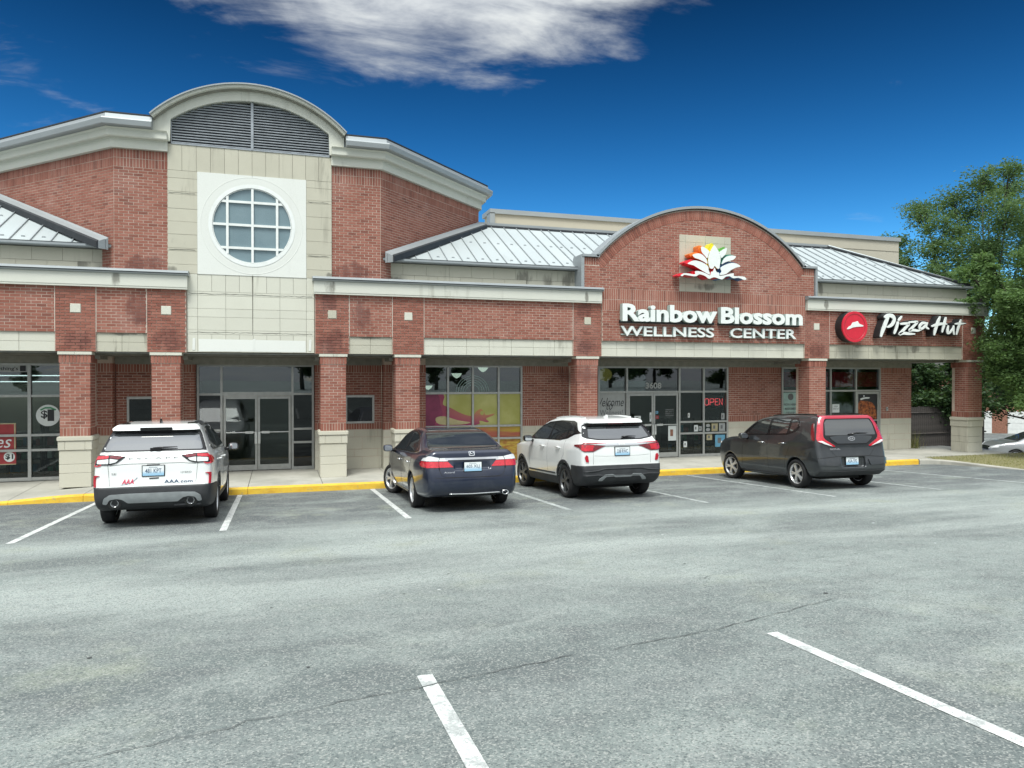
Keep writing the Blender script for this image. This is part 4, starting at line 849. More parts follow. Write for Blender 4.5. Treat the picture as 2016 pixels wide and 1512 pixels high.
# dim rooms behind
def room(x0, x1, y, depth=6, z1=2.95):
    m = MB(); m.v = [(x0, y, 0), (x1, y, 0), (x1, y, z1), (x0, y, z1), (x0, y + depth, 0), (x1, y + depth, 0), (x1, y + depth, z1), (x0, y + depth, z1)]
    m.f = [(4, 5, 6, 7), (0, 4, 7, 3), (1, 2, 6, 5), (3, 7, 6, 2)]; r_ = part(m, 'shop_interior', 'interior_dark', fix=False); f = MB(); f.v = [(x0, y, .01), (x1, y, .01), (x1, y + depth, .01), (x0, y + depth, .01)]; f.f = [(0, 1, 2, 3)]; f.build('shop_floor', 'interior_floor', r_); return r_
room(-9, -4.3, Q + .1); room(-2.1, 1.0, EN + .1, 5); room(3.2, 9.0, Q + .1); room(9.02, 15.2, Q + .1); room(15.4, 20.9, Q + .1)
# lamps and stock seen through the glass
def thing(name, label, cat, loc, group=None):
    o = empty(name, loc, label=label, category=cat)
    if group: o['group'] = group
    return o
for i, (z, x, lab) in enumerate(((2.52, -6.3, 'upper fluorescent tube glowing in the dollar shop window'), (2.36, -6.5, 'lower fluorescent tube glowing in the dollar shop window'))):
    t = thing('fluorescent_lamp', lab, 'lamp', (x, Q + 1.5 + i, z), 'fluorescent lamps in the dollar shop'); MB().box(-1.6, 1.0, -.03, .03, -.012, .012).build('tube', 'tube_white', t); MB().box(-1.6, 1.0, -.06, .06, .012, .04).build('housing', 'white_frame', t)
def bowl(x, y, z, r, lab):
    t = thing('bowl_lamp', lab, 'lamp', (x, y, z), 'white bowl lamps in the yoga window'); MB().lathe([(.001, -.9 * r), (.35 * r, -.75 * r), (.75 * r, -.4 * r), (r, 0), (.97 * r, .1 * r)], 20).build('bowl', 'lamp_warm', t, smooth=True); MB().lathe([(r, 0), (.85 * r, .45 * r), (.45 * r, .6 * r), (.05 * r, .65 * r)], 20).build('upper_shade', 'paper_tan', t, smooth=True); MB().tube([(0, 0, .6 * r), (0, 0, 2.9 - z)], .008, 6).build('stem', 'ink', t)
bowl(4.25, Q + 1.4, 2.22, .13, 'small white bowl lamp low in the leftmost upper pane'); bowl(4.98, Q + .8, 2.58, .15, 'white bowl lamp hanging in the second upper pane'); bowl(6.0, Q + 1.6, 2.78, .16, 'bowl lamp cut by the top of the third upper pane')
for x, lab in ((9.62, 'golden paper lantern above the welcome poster'), (12.05, 'golden paper lantern right of the door transom')):
    t = thing('paper_lantern', lab, 'lantern', (x, Q + .55, 2.56), 'golden lanterns in the wellness shop'); n = 14; MB().lathe([(.21 * math.sin(math.pi * (i + .15) / (n + .3)), -.20 * math.cos(math.pi * (i + .15) / (n + .3))) for i in range(n + 1)], 20).build('globe', 'lantern_gold', t, smooth=True); MB().tube([(0, 0, .19), (0, 0, .4)], .006, 6).build('cord', 'ink', t)
def shelf_unit(x, y, w, h, lab, grp):
    t = thing('shelf_unit', lab, 'shelf', (x, y, 0), grp); m = MB()
    for k in range(4): m.box(-w / 2, w / 2, -.2, .2, .1 + k * h / 4, .13 + k * h / 4)
    m.box(-w / 2 - .03, -w / 2, -.2, .2, 0, h); m.box(w / 2, w / 2 + .03, -.2, .2, 0, h); m.build('frame', 'shelf', t)
    for k in range(3):
        xx = -w / 2 + .04
        while xx < w / 2 - .1: b = rng.uniform(.06, .16); hh = rng.uniform(.1, .22); MB().box(xx, xx + b, -.15, .1, .131 + k * h / 4, .131 + k * h / 4 + hh).build('goods', rng.choice(['paper', 'poster_blue', 'poster_green', 'paper_tan', 'poster_red', 'poster_grey']), t); xx += b + rng.uniform(.01, .07)
for i, (x, y, l) in enumerate(((12.4, Q + 1.1, 'stocked shelf behind the pane left of the open sign'), (13.3, Q + 1.0, 'stocked shelf below the open sign'), (10.6, Q + 2.6, 'stocked shelf deep behind the wellness doors'))): shelf_unit(x, y, .8, 1.15, l, 'shelves in the wellness shop')
for i, (x, l) in enumerate(((-6.0, 'stocked shelf behind the red sale posters'), (-5.2, 'stocked shelf behind the round price sticker'))): shelf_unit(x, Q + .9, .7, 1.3, l, 'shelves in the dollar shop')

# ================================================================== SIGNS
PF = lambda y: (lambda u, v, w: (u, y - v, w))
def rebase(o, loc):
    pass
# big serif-like letters: one child per letter
def letters(parent, txt, x0, x1, z0, z1, y, thick, mat, side, **k):
    """word spread over x0..x1 with each letter a part of its own"""
    whole, f, e = fit_text(txt, x0, x1, z0, z1, **k); n = len(whole); lab = list(range(n))
    def find(a):
        while lab[a] != a: lab[a] = lab[lab[a]]; a = lab[a]
        return a
    for q in f:
        for b in q[1:]: lab[find(q[0])] = find(b)
    groups = {}
    for i in range(n): groups.setdefault(find(i), []).append(i)
    # merge pieces that overlap in x (the dot of the i)
    gl = sorted(groups.values(), key=lambda g: min(whole[i][0] for i in g)); merged = []
    for g in gl:
        c = sum(whole[i][0] for i in g) / len(g); hit = None
        for mg in merged:
            if min(whole[i][0] for i in mg) - .01 <= c <= max(whole[i][0] for i in mg) + .01: hit = mg
        if hit is not None: hit += g
        else: merged.append(list(g))
    px, py, pz = parent.location
    for g in merged:
        idx = {v: i for i, v in enumerate(g)}; s = set(g); ff = [tuple(idx[i] for i in q) for q in f if q[0] in s]; ee = [tuple(idx[i] for i in q) for q in e if q[0] in s]; m = len(g)
        vv = [(whole[i][0] - px, y - thick - py, whole[i][1] - pz) for i in g] + [(whole[i][0] - px, y - py, whole[i][1] - pz) for i in g]
        me = mesh_of('letter', vv, ff + [(a, b, b + m, a + m) for a, b in ee]); me.materials.append(MATS[mat]); me.materials.append(MATS[side])
        for i, p in enumerate(me.polygons): p.material_index = 0 if i < len(ff) else 1
        link('letter', me, None, parent)
sg = thing('shop_sign', 'large white raised letters of the shop name on the brick gable', 'sign', (12.05, GY - .02, 4.02))
letters(sg, 'Rainbow', 9.07, 12.08, 4.03, 4.52, GY - .03, .17, 'sign_white', 'sign_return', offset=.038, size=1.0); letters(sg, 'Blossom', 12.20, 15.03, 4.03, 4.51, GY - .03, .17, 'sign_white', 'sign_return', offset=.038, size=1.0)
MB().box(9.05 - 12.05, 12.05 - 12.05, -.06, .018, -.02, .05).build('raceway', 'sign_black', sg); MB().box(12.2 - 12.05, 15.0 - 12.05, -.06, .018, -.02, .05).build('raceway', 'sign_black', sg)
sg = thing('shop_sign', 'smaller white capital letters below the large shop name', 'sign', (12.0, GY - .02, 3.62))
letters(sg, 'WELLNESS', 9.07, 12.04, 3.63, 3.91, GY - .03, .07, 'sign_white', 'sign_return', offset=.018, size=1.0); letters(sg, 'CENTER', 12.58, 14.88, 3.63, 3.92, GY - .03, .07, 'sign_white', 'sign_return', offset=.018, size=1.0)
MB().box(-2.9, .0, -.02, .018, .045, .07).build('raceway', 'sign_return', sg); MB().box(.6, 2.85, -.02, .018, .045, .07).build('raceway', 'sign_return', sg)
# lotus emblem: petals in white with coloured returns
lo = thing('flower_emblem', 'white lotus flower emblem with rainbow coloured edges on stone panel', 'sign', (11.83, GY - .05, 5.3))
sx, sz = (12.92 - 10.76) / (1650 - 255), (6.24 - 5.27) / (1100 - 370)
def pp(pts): return [(10.76 + (x - 255) * sx, 6.24 - (y - 370 - (x - 950) * .03) * sz) for x, y in pts]
def smooth_closed(pts, n=5):
    out = []; m = len(pts)
    for i in range(m):
        p0, p1, p2, p3 = (np.array(pts[(i + d) % m]) for d in (-1, 0, 1, 2))
        for j in range(n): t = j / n; out.append(tuple(.5 * (2 * p1 + (p2 - p0) * t + (2 * p0 - 5 * p1 + 4 * p2 - p3) * t * t + (3 * p1 - p0 - 3 * p2 + p3) * t ** 3)))
    return out
PET = [([(955, 370), (1010, 430), (1070, 540), (1092, 660), (1075, 800), (1060, 870), (1010, 860), (965, 815), (930, 870), (865, 860), (835, 760), (828, 660), (855, 540), (905, 440)], 'petal_yellow', 0), ([(690, 410), (760, 430), (850, 500), (838, 560), (810, 650), (760, 600), (700, 530), (680, 460)], 'petal_orange', -1), ([(1220, 420), (1218, 490), (1190, 560), (1110, 640), (1085, 580), (1062, 520), (1120, 470)], 'petal_green', 1), ([(505, 590), (600, 555), (690, 570), (760, 630), (800, 690), (812, 770), (740, 730), (640, 680), (550, 650)], 'petal_orange', -1), ([(1420, 600), (1330, 580), (1220, 605), (1150, 670), (1115, 770), (1200, 725), (1300, 690), (1370, 665)], 'petal_teal', 1), ([(400, 775), (520, 710), (640, 720), (760, 770), (830, 830), (840, 900), (868, 1000), (760, 950), (640, 880), (520, 810)], 'petal_red', -1), ([(1520, 810), (1440, 755), (1330, 740), (1200, 780), (1090, 850), (1110, 930), (1070, 1000), (1200, 985), (1310, 900), (1420, 840)], 'petal_blue', 1),
       ([(260, 1030), (320, 985), (420, 985), (550, 1000), (560, 935), (660, 935), (780, 975), (870, 1015), (890, 940), (930, 930), (965, 850), (1005, 940), (1060, 960), (1070, 1020), (1190, 1005), (1290, 975), (1375, 965), (1380, 1020), (1500, 1025), (1600, 1035), (1650, 1085), (1590, 1100), (1480, 1060), (1360, 1070), (1290, 1030), (1200, 1040), (1120, 1100), (960, 1055), (850, 1090), (760, 1030), (650, 1000), (580, 1040), (470, 1035), (340, 1015), (300, 1045)], 'petal_red', 0)]
for pts, mt, sd in PET:
    o2 = smooth_closed(pp(pts), 4); m = MB(); ox, oz = 11.83, 5.3
    slab2d(m, [o2], lambda u, v, w: (u - ox, -v, w - oz), 0.0, .34); nn = len(o2); me = mesh_of('petal', m.v, m.f); me.materials.append(MATS['sign_white']); me.materials.append(MATS[mt]); me.materials.append(MATS['petal_blue'])
    ca = np.mean(o2, axis=0); big_ = len(pts) > 20; o3 = [tuple((np.array(q) - ca) * (1.03 if big_ else 1.10) + ca + np.array([-.035, .030 if not big_ else .012])) for q in o2]; bk = MB(); slab2d(bk, [o3], lambda u, v, w: (u - ox, -v, w - oz), 0.0, .27 - .004 * PET.index((pts, mt, sd))); bk.build('petal_edge', mt, lo)
    for p in me.polygons:
        p.material_index = 0 if len(p.vertices) == 3 else (2 if (len(pts) > 20 and p.center[0] > .15) else 1)
    bm = bmesh.new(); bm.from_mesh(me); bmesh.ops.recalc_face_normals(bm, faces=bm.faces); bm.to_mesh(me); bm.free(); link('petal', me, None, lo)
# round red sign with the white hat shape
rs = thing('round_sign', 'round red sign with a white hat shape beside the script letters', 'sign', (16.87, D, 4.03)); r0 = .47
MB().lathe([(r0, 0), (r0, -.30), (r0 - .01, -.315)], 48, axis='y').build('drum', 'sign_black', rs); MB().lathe([(r0 + .004, -.28), (r0 + .004, -.325), (.40, -.325), (.39, -.315), (.001, -.315)], 48, axis='y').build('face', 'sign_red', rs)
MB().lathe([(.395, -.3155), (.395, -.320), (.380, -.320), (.380, -.3155)], 48, axis='y').build('groove', 'poster_red', rs)
hat = [(180, 355), (205, 320), (245, 300), (262, 262), (320, 248), (342, 238), (362, 275), (430, 298), (420, 312), (330, 318), (270, 328), (215, 352)]
hp = [((x - 302) / 370 * .94, -(y - 318) / 415 * .94) for x, y in hat]; m = MB(); slab2d(m, [rounded(hp, .02, 3)], lambda u, v, w: (u, -.318 - v, w), 0, .01); m.build('hat_shape', 'sign_white', rs)
# brush script letters as variable-width strokes
sc = thing('script_sign', 'white brush script letters on black backing right of the round sign', 'sign', (19.5, D, 3.75))
ax, bx_ = 17.86, 21.32
def pz(x, y): return (ax + (x - 620) / (1925 - 620) * (bx_ - ax), 4.47 - (y - 130 - (x - 620) * .038) / 340 * .71)
STR = {'P': [[(735, 170, 26), (715, 230, 30), (690, 300, 30), (660, 380, 28), (632, 470, 16)], [(690, 185, 20), (740, 160, 26), (800, 175, 30), (825, 225, 28), (800, 290, 24), (755, 325, 18), (718, 335, 10)]], 'i': [[(880, 270, 20), (865, 330, 22), (845, 390, 20), (828, 430, 14)], [(935, 180, 10), (915, 205, 18), (890, 235, 14)]],
       'z': [[(925, 290, 14), (980, 285, 18), (1045, 290, 20), (1000, 345, 20), (950, 400, 20), (905, 445, 18), (960, 430, 22), (1040, 440, 20), (1130, 445, 10)]], 'z2': [[(1055, 265, 12), (1110, 262, 16), (1170, 265, 18), (1130, 315, 18), (1085, 360, 18), (1050, 395, 14), (1110, 385, 20), (1180, 395, 16), (1235, 380, 8)]], 'a': [[(1310, 285, 16), (1255, 280, 20), (1210, 325, 20), (1215, 365, 20), (1260, 355, 18), (1300, 310, 16), (1325, 280, 12)], [(1318, 285, 16), (1305, 340, 18), (1345, 370, 10)]],
       'H': [[(1520, 190, 12), (1495, 250, 24), (1465, 330, 26), (1445, 400, 24), (1432, 460, 14)], [(1610, 205, 14), (1595, 265, 22), (1575, 340, 22), (1555, 420, 12)], [(1395, 330, 12), (1460, 310, 20), (1540, 295, 20), (1625, 300, 8)]], 'u': [[(1650, 330, 12), (1640, 385, 20), (1640, 435, 20), (1675, 430, 16), (1715, 380, 14), (1735, 335, 12)], [(1735, 335, 14), (1730, 400, 18), (1738, 460, 10)]], 't': [[(1848, 240, 12), (1828, 300, 20), (1805, 370, 20), (1780, 460, 12)], [(1755, 300, 8), (1815, 295, 18), (1870, 295, 14), (1925, 292, 4)]]}
def stroke(st, grow=0.0, n=6):
    P = np.array([[*pz(x, y), w / 1305 * 3.46] for x, y, w in st]); out = []
    for i in range(len(P) - 1):
        p0, p1, p2, p3 = P[max(i - 1, 0)], P[i], P[i + 1], P[min(i + 2, len(P) - 1)]
        for j in range(n): t = j / n; out.append(.5 * (2 * p1 + (p2 - p0) * t + (2 * p0 - 5 * p1 + 4 * p2 - p3) * t * t + (3 * p1 - p0 - 3 * p2 + p3) * t ** 3))
    out.append(P[-1]); out = np.array(out); L = []; Rr = []
    for i, p in enumerate(out):
        t = out[min(i + 1, len(out) - 1)][:2] - out[max(i - 1, 0)][:2]; t = t / (np.linalg.norm(t) + 1e-9); nrm = np.array([-t[1], t[0]]); w = max(.006, p[2] * .78) + grow
        L.append(p[:2] + nrm * w); Rr.append(p[:2] - nrm * w)
    def cap(c, a, k=5): d = a - c; return [c + np.array([d[0] * math.cos(q) + d[1] * math.sin(q), -d[0] * math.sin(q) + d[1] * math.cos(q)]) for q in np.linspace(0, math.pi, k + 2)[1:-1]]
    return L, Rr, out
def ribbon(mb, st, y0, y1, grow, cap_r=True):
    L, Rr, out = stroke(st, grow); k = len(mb.v); n = len(L); ox, oy, oz = sc.location
    for y in (y1, y0):
        for a in L: mb.v.append((a[0] - ox, y - oy, a[1] - oz))
        for a in Rr: mb.v.append((a[0] - ox, y - oy, a[1] - oz))
    for i in range(n - 1): mb.f += [(k + i, k + i + 1, k + n + i + 1, k + n + i), (k + i, k + 2 * n + i, k + 2 * n + i + 1, k + i + 1), (k + n + i, k + n + i + 1, k + 3 * n + i + 1, k + 3 * n + i)]
    mb.f += [(k, k + n, k + 3 * n, k + 2 * n), (k + n - 1, k + 3 * n - 1, k + 4 * n - 1, k + 2 * n - 1)]
    for e_, p in ((0, out[0]), (-1, out[-1])):                                # round ends
        w = max(.006, p[2] * .78) + grow; q = len(mb.v); kk = 10
        for y in (y1, y0): mb.v += [(p[0] + w * math.cos(a) - ox, y - oy - (.0008 if y == y1 else 0), p[1] + w * math.sin(a) - oz) for a in [2 * math.pi * j / kk for j in range(kk)]]
        mb.f.append(tuple(q + j for j in range(kk))); mb.f += [(q + j, q + (j + 1) % kk, q + kk + (j + 1) % kk, q + kk + j) for j in range(kk)]
for i, (k, sts) in enumerate(STR.items()):
    m = MB(); b = MB()
    for j, s in enumerate(sts): ribbon(m, s, D - .26, D - .305 - .0015 * j, 0.0); ribbon(b, s, D - .03, D - .275 - .0015 * j - .0006 * i, .028)
    L = m.build('letter', 'sign_white', sc); b.build('letter_can', 'sign_black', sc)
m = MB()
# posters, stickers and lettering on the glass (flat prints)
GP = PF(Q + .028)
def poster(name, lab, cat, outline, mat, y=Q, z_off=0.0, extra=None, group=None, lift=.003):
    cx = sum(p[0] for p in outline) / len(outline); cz = min(p[1] for p in outline); t = empty(name, (cx, y + .026 - z_off, cz), label=lab, category=cat)
    if group: t['group'] = group
    m = MB(); slab2d(m, [outline], lambda u, v, w: (u - cx, -v, w - cz), 0, lift); m.build('sheet', mat, t)
    for nm, outl, mt, lf in (extra or []): m = MB(); slab2d(m, [outl], lambda u, v, w: (u - cx, -v, w - cz), lift + .0005, lift + .0005 + lf); m.build(nm, mt, t)
    return t
def rect(a, b, c, d): return [(a, c), (b, c), (b, d), (a, d)]
def ell(cx, cz, rx, rz, n=28): return [(cx + rx * math.cos(2 * math.pi * i / n), cz + rz * math.sin(2 * math.pi * i / n)) for i in range(n)]
def ptext(t, txt, x0, x1, z0, z1, mat, **k):
    lx, ly, lz = t.location; text_obj('lettering', txt, x0 - lx, x1 - lx, z0 - lz, z1 - lz, lambda u, v, w: (u, -.006 - v, w), .0012, mat, t, **k)
t = poster('price_sticker', 'round white price sticker reading $1 on the dollar shop window', 'sticker', ell(-5.30, 1.555, .255, .26), 'paper', extra=[('swoosh', [(-5.47, 1.70), (-5.36, 1.76), (-5.24, 1.76), (-5.12, 1.70), (-5.15, 1.67), (-5.25, 1.72), (-5.36, 1.72), (-5.45, 1.67)], 'poster_green', .001)]); ptext(t, '$', -5.45, -5.31, 1.47, 1.68, 'ink', offset=.02); ptext(t, '1', -5.31, -5.17, 1.42, 1.70, 'ink', offset=.03)
t = poster('sale_poster', 'upper red sale poster with white lettering at the left edge', 'poster', rect(-6.9, -5.97, .76, 1.38), 'poster_red', extra=[('border', rect(-6.01, -5.98, .76, 1.36), 'paper_tan', .001), ('border', rect(-6.9, -5.97, 1.36, 1.385), 'paper_tan', .001)]); ptext(t, 'ves', -6.56, -6.06, .80, 1.0, 'paper', shear=.3)
t = poster('sale_poster', 'lower red sale poster with a round price badge', 'poster', rect(-6.9, -5.97, .40, .72), 'poster_red', extra=[('badge', ell(-6.11, .58, .115, .12), 'paper', .001), ('border', rect(-6.9, -5.97, .395, .415), 'paper_tan', .001)]); ptext(t, '$1', -6.19, -6.03, .51, .65, 'ink', offset=.03)
t = poster('window_banner', 'grey window banner reading everything is $1 at top left', 'banner', rect(-6.95, -5.73, 2.60, 2.76), 'poster_grey'); ptext(t, "everything's", -6.6, -5.92, 2.62, 2.73, 'ink', offset=.01); ptext(t, '1', -5.88, -5.76, 2.62, 2.755, 'ink', offset=.03)
# yoga picture: one print per pane
yp = [(3.90, 4.51), (4.57, 5.23), (5.29, 5.99), (6.05, 6.68)]; zz = [(1.115, 2.0), (.76, 1.06), (.08, .70)]
arm = smooth_closed([(3.85, 2.0), (4.42, 2.0), (4.40, 1.72), (4.62, 1.62), (4.95, 1.45), (5.25, 1.38), (5.36, 1.50), (5.50, 1.58), (5.60, 1.48), (5.66, 1.40), (5.90, 1.44), (5.86, 1.38), (5.66, 1.30), (5.74, 1.22), (5.68, 1.19), (5.46, 1.24), (5.36, 1.12), (4.0, 1.115), (3.85, 1.4)], 3); shirt = smooth_closed([(3.85, 1.115), (3.85, 2.0), (4.25, 2.0), (4.33, 1.7), (4.40, 1.42), (4.2, 1.25), (4.15, 1.115)], 3); cuff = smooth_closed([(4.2, 1.34), (4.45, 1.38), (4.85, 1.26), (5.2, 1.20), (4.9, 1.14), (4.3, 1.16)], 3)
def clip_rect(poly, a, b, c, d):
    for f in (lambda p: p[0] - a, lambda p: b - p[0], lambda p: p[1] - c, lambda p: d - p[1]):
        out = []
        for p, q in zip(poly, poly[1:] + poly[:1]):
            fp, fq = f(p), f(q)
            if fp >= 0: out.append(p)
            if fp * fq < 0: t = fp / (fp - fq); out.append((p[0] + (q[0] - p[0]) * t, p[1] + (q[1] - p[1]) * t))
        poly = out
        if len(poly) < 3: return None
    return poly
names = ['leftmost', 'second', 'third', 'rightmost']
for i, (a, b) in enumerate(yp):
    ex = []
    for nm, sh, mt, lf in (('arm_print', arm, 'film_pink', .001), ('shirt_print', shirt, 'film_magenta', .002), ('cuff_print', cuff, 'film_cream', .0025)):
        q = clip_rect(sh, a, b, *zz[0])
        if q: ex.append((nm, q, mt, lf))
    if i == 2: ex.append(('finger_gap', ell(5.54, 1.46, .055, .06, 18), 'film_yellow', .0015))
    poster('window_film', names[i] + ' yellow yoga print in the tall window behind the navy car', 'window print', rect(a, b, *zz[0]), 'film_yellow', extra=ex, group='yoga window prints', lift=.002)
    poster('window_film', names[i] + ' low sunset print in the window behind the navy car', 'window print', rect(a, b, *zz[1]), 'film_sunset', group='yoga window prints', lift=.002); poster('window_film', names[i] + ' bottom meadow print in the window behind the navy car', 'window print', rect(a, b, *zz[2]), 'film_field', group='yoga window prints', lift=.002)
rb = empty('rainbow_decal', (5.26, Q + .026, 2.07), label='pale arcs of a rainbow drawn on the upper yoga window', category='decal')
for r_ in (.46, .40, .33, .27, .20):
    m = MB(); n = 28; o_ = [(r_ * math.cos(math.pi * i / n) * 1.05, r_ * math.sin(math.pi * i / n)) for i in range(n + 1)]; i_ = [((r_ - .012) * math.cos(math.pi * i / n) * 1.05, (r_ - .012) * math.sin(math.pi * i / n)) for i in range(n + 1)]
    slab2d(m, [o_ + i_[::-1]], lambda u, v, w: (u, -v, w), 0, .002); m.build('arc', 'sign_teal', rb)
# wellness front
t = poster('welcome_poster', 'grey welcome poster in the pane left of the wellness doors', 'poster', rect(9.19, 10.04, 1.12, 2.0), 'poster_grey'); ptext(t, 'Welcome', 9.05, 9.99, 1.60, 1.86, 'ink', shear=.35, offset=-.004); ptext(t, 'to', 9.42, 9.62, 1.50, 1.72, 'ink', shear=.3, offset=-.01); ptext(t, 'Wellness!', 9.2, 9.96, 1.33, 1.50, 'ink_grey', offset=-.006)
t = empty('house_number', (11.0, Q + .026, 2.13), label='grey street number 3608 on the glass above the doors', category='number'); text_obj('digits', '3608', -.27, .27, 0.0, .19, lambda u, v, w: (u, -v, w), .004, 'poster_grey', t, offset=.03)
op = thing('open_sign', 'lit red neon sign reading OPEN in the right pane', 'neon sign', (13.20, Q + .13, 1.56)); MB().box(-.34, .34, .02, .04, -.05, .33).build('backing', 'sign_black', op)
def neon(pts): return [(x, 0, z) for x, z in pts]
for pts in ([(-.30, .04), (-.33, .08), (-.33, .20), (-.30, .24), (-.22, .24), (-.19, .20), (-.19, .08), (-.22, .04), (-.30, .04)], [(-.14, .04), (-.14, .24), (-.03, .24), (0, .20), (0, .16), (-.03, .13), (-.14, .13)], [(.16, .04), (.05, .04), (.05, .24), (.16, .24)], [(.05, .14), (.14, .14)], [(.20, .04), (.20, .24), (.31, .04), (.31, .24)]): MB().tube(neon(pts), .008, 6).build('tube', 'neon_red', op)
for i, (a, b, c, d_, mt, lab, yy) in enumerate(((11.50, 11.78, .52, .98, 'paper', 'white notice with a brown picture low on the right door', 0), (10.34, 10.56, 1.12, 1.30, 'paper', 'small framed certificate on the left door', 0), (10.86, 10.92, 1.12, 1.40, 'paper', 'narrow white sticker at the left door edge', 0), (11.06, 11.15, 1.36, 1.44, 'poster_blue', 'small blue sticker at the top of the right door stickers', 0), (11.06, 11.17, 1.20, 1.30, 'poster_red', 'small red sticker on the right door', 0), (12.05, 12.17, .30, .48, 'paper', 'white card low in the pane left of the posters', 0), (12.42, 12.56, .78, .98, 'paper', 'white flyer in the narrow pane beside the right door', 0), (12.58, 12.70, .80, .94, 'poster_grey', 'grey flyer beside the white flyer', 0), (13.05, 13.27, .78, 1.02, 'paper_tan', 'tan flyer in the narrow pane under the open sign', 0), (13.32, 13.54, .77, 1.03, 'poster_grey', 'dark grey flyer in the rightmost narrow pane', 0), (12.87, 13.07, .50, .68, 'paper_tan', 'tan leaflet in the lower right pane', 0), (13.18, 13.54, .28, .66, 'poster_blue', 'blue poster in the lower right pane beside the grey car', 0), (13.40, 13.52, 1.14, 1.34, 'poster_grey', 'small grey card in the corner of the open sign pane', 0), (12.2, 12.27, 1.22, 1.36, 'paper', 'small white tag hanging in the pane right of the doors', 0))):
    poster('notice', lab, 'notice', rect(a, b, c, d_), mt, extra=[('print', rect(a + (b - a) * .25, a + (b - a) * .6, c + (d_ - c) * .3, c + (d_ - c) * .75), 'ink_grey' if mt != 'paper' or i else 'house_brick', .001)], group='notices on the wellness shopfront', z_off=.0 if not 10 < a < 11.84 else .018)
for cz in (.96, .83): poster('notice', ('upper' if cz > .9 else 'lower') + ' pale oval sticker in the narrow pane under the open sign', 'notice', ell(12.92, cz, .075, .05), 'poster_grey', group='notices on the wellness shopfront')
t = poster('door_lettering', 'opening hours lettering on the right wellness door', 'lettering', rect(11.40, 11.66, 1.235, 1.24), 'ink_grey', z_off=.018)
for k in range(4): ptext(t, ['STORE HOURS', 'MON - SAT 9 - 7', 'SUNDAY 11 - 6', 'WELCOME'][k], 11.40, 11.68, 1.46 - k * .06, 1.495 - k * .06, 'poster_grey')
# restaurant front
for a, b, l in ((15.70, 16.37, 'leftmost red blind in the restaurant transom behind the pillar'), (16.43, 16.99, 'red blind in the restaurant transom right of the pillar edge'), (17.05, 17.55, 'narrow red blind in the restaurant transom'), (17.61, 18.59, 'red blind left of the door transom'), (18.65, 19.59, 'red blind above the restaurant door')):
    t = empty('red_blind', (a, Q + .05, 2.16), label=l, category='blind', group='red blinds in the restaurant transom'); m = MB(); n = 9
    for k in range(n): m.box(k * (b - a) / n + .004, (k + 1) * (b - a) / n - .004, 0, .012, .0, .50)
    m.build('blind', 'blind_red', t)
t = poster('hiring_poster', 'pale teal notice with dark lines of lettering beside the pillar', 'poster', rect(15.69, 16.36, .8, 1.98), 'sign_teal', extra=[('badge', ell(16.02, 1.84, .11, .11), 'ink_grey', .001)])
for k, s in enumerate(('NOW HIRING', 'MANAGEMENT', 'DRIVERS', 'ALL SHIFTS')): ptext(t, s, 15.76 + .04 * k, 16.30 - .04 * k, 1.55 - k * .14, 1.63 - k * .14, 'ink_grey', offset=.01)
poster('pizza_poster', 'dark poster of a pizza filling the restaurant door glass', 'poster', rect(18.73, 19.52, .9, 1.90), 'ink', z_off=.018, extra=[('pizza', smooth_closed([(18.74, 1.0), (19.4, .98), (19.5, 1.2), (19.46, 1.42), (19.3, 1.62), (18.98, 1.68), (18.74, 1.62)], 4), 'pizza_print', .001), ('script', smooth_closed([(18.82, 1.76), (19.0, 1.80), (19.2, 1.80), (19.18, 1.76), (19.0, 1.75), (18.85, 1.71)], 3), 'paper', .001), ('dot', ell(18.97, 1.845, .03, .025), 'paper', .001)])
t = poster('door_notice', 'small white notice in the pane left of the restaurant door', 'notice', rect(17.68, 17.97, 1.30, 1.58), 'paper'); ptext(t, 'DOOR', 17.75, 17.9, 1.48, 1.53, 'ink_grey'); ptext(t, 'OPENS OUT', 17.71, 17.94, 1.40, 1.45, 'ink_grey')
poster('door_card', 'small grey card low in the pane left of the restaurant door', 'notice', rect(17.98, 18.2, 1.12, 1.22), 'poster_grey')
t = thing('door_bell', 'small pale buzzer box on the brick right of the restaurant door', 'buzzer', (19.93, Q, 1.33)); MB().box(-.035, .035, -.03, 0, 0, .13).build('housing', 'poster_grey', t); MB().lathe([(.012, -.031), (.012, -.036), (.001, -.036)], 10, (0, 0, .085), 'y').build('button', 'ink', t)
# ================================================================== CARS
def pchip(xs_, ys_, x):
    xs_ = np.asarray(xs_, float); ys_ = np.asarray(ys_, float); h = np.diff(xs_); d = np.diff(ys_) / h; m = np.zeros(len(xs_))
    for i in range(1, len(xs_) - 1):
        if d[i - 1] * d[i] > 0: w1 = 2 * h[i] + h[i - 1]; w2 = h[i] + 2 * h[i - 1]; m[i] = (w1 + w2) / (w1 / d[i - 1] + w2 / d[i])
    m[0] = d[0]; m[-1] = d[-1]; x = np.clip(x, xs_[0], xs_[-1]); i = np.clip(np.searchsorted(xs_, x) - 1, 0, len(h) - 1); t = (x - xs_[i]) / h[i]
    return (2 * t ** 3 - 3 * t ** 2 + 1) * ys_[i] + (t ** 3 - 2 * t ** 2 + t) * h[i] * m[i] + (-2 * t ** 3 + 3 * t ** 2) * ys_[i + 1] + (t ** 3 - t ** 2) * h[i] * m[i + 1]
def smax(a, b, r): h = np.clip(.5 + .5 * (a - b) / r, 0, 1); return b * (1 - h) + a * h + r * h * (1 - h)
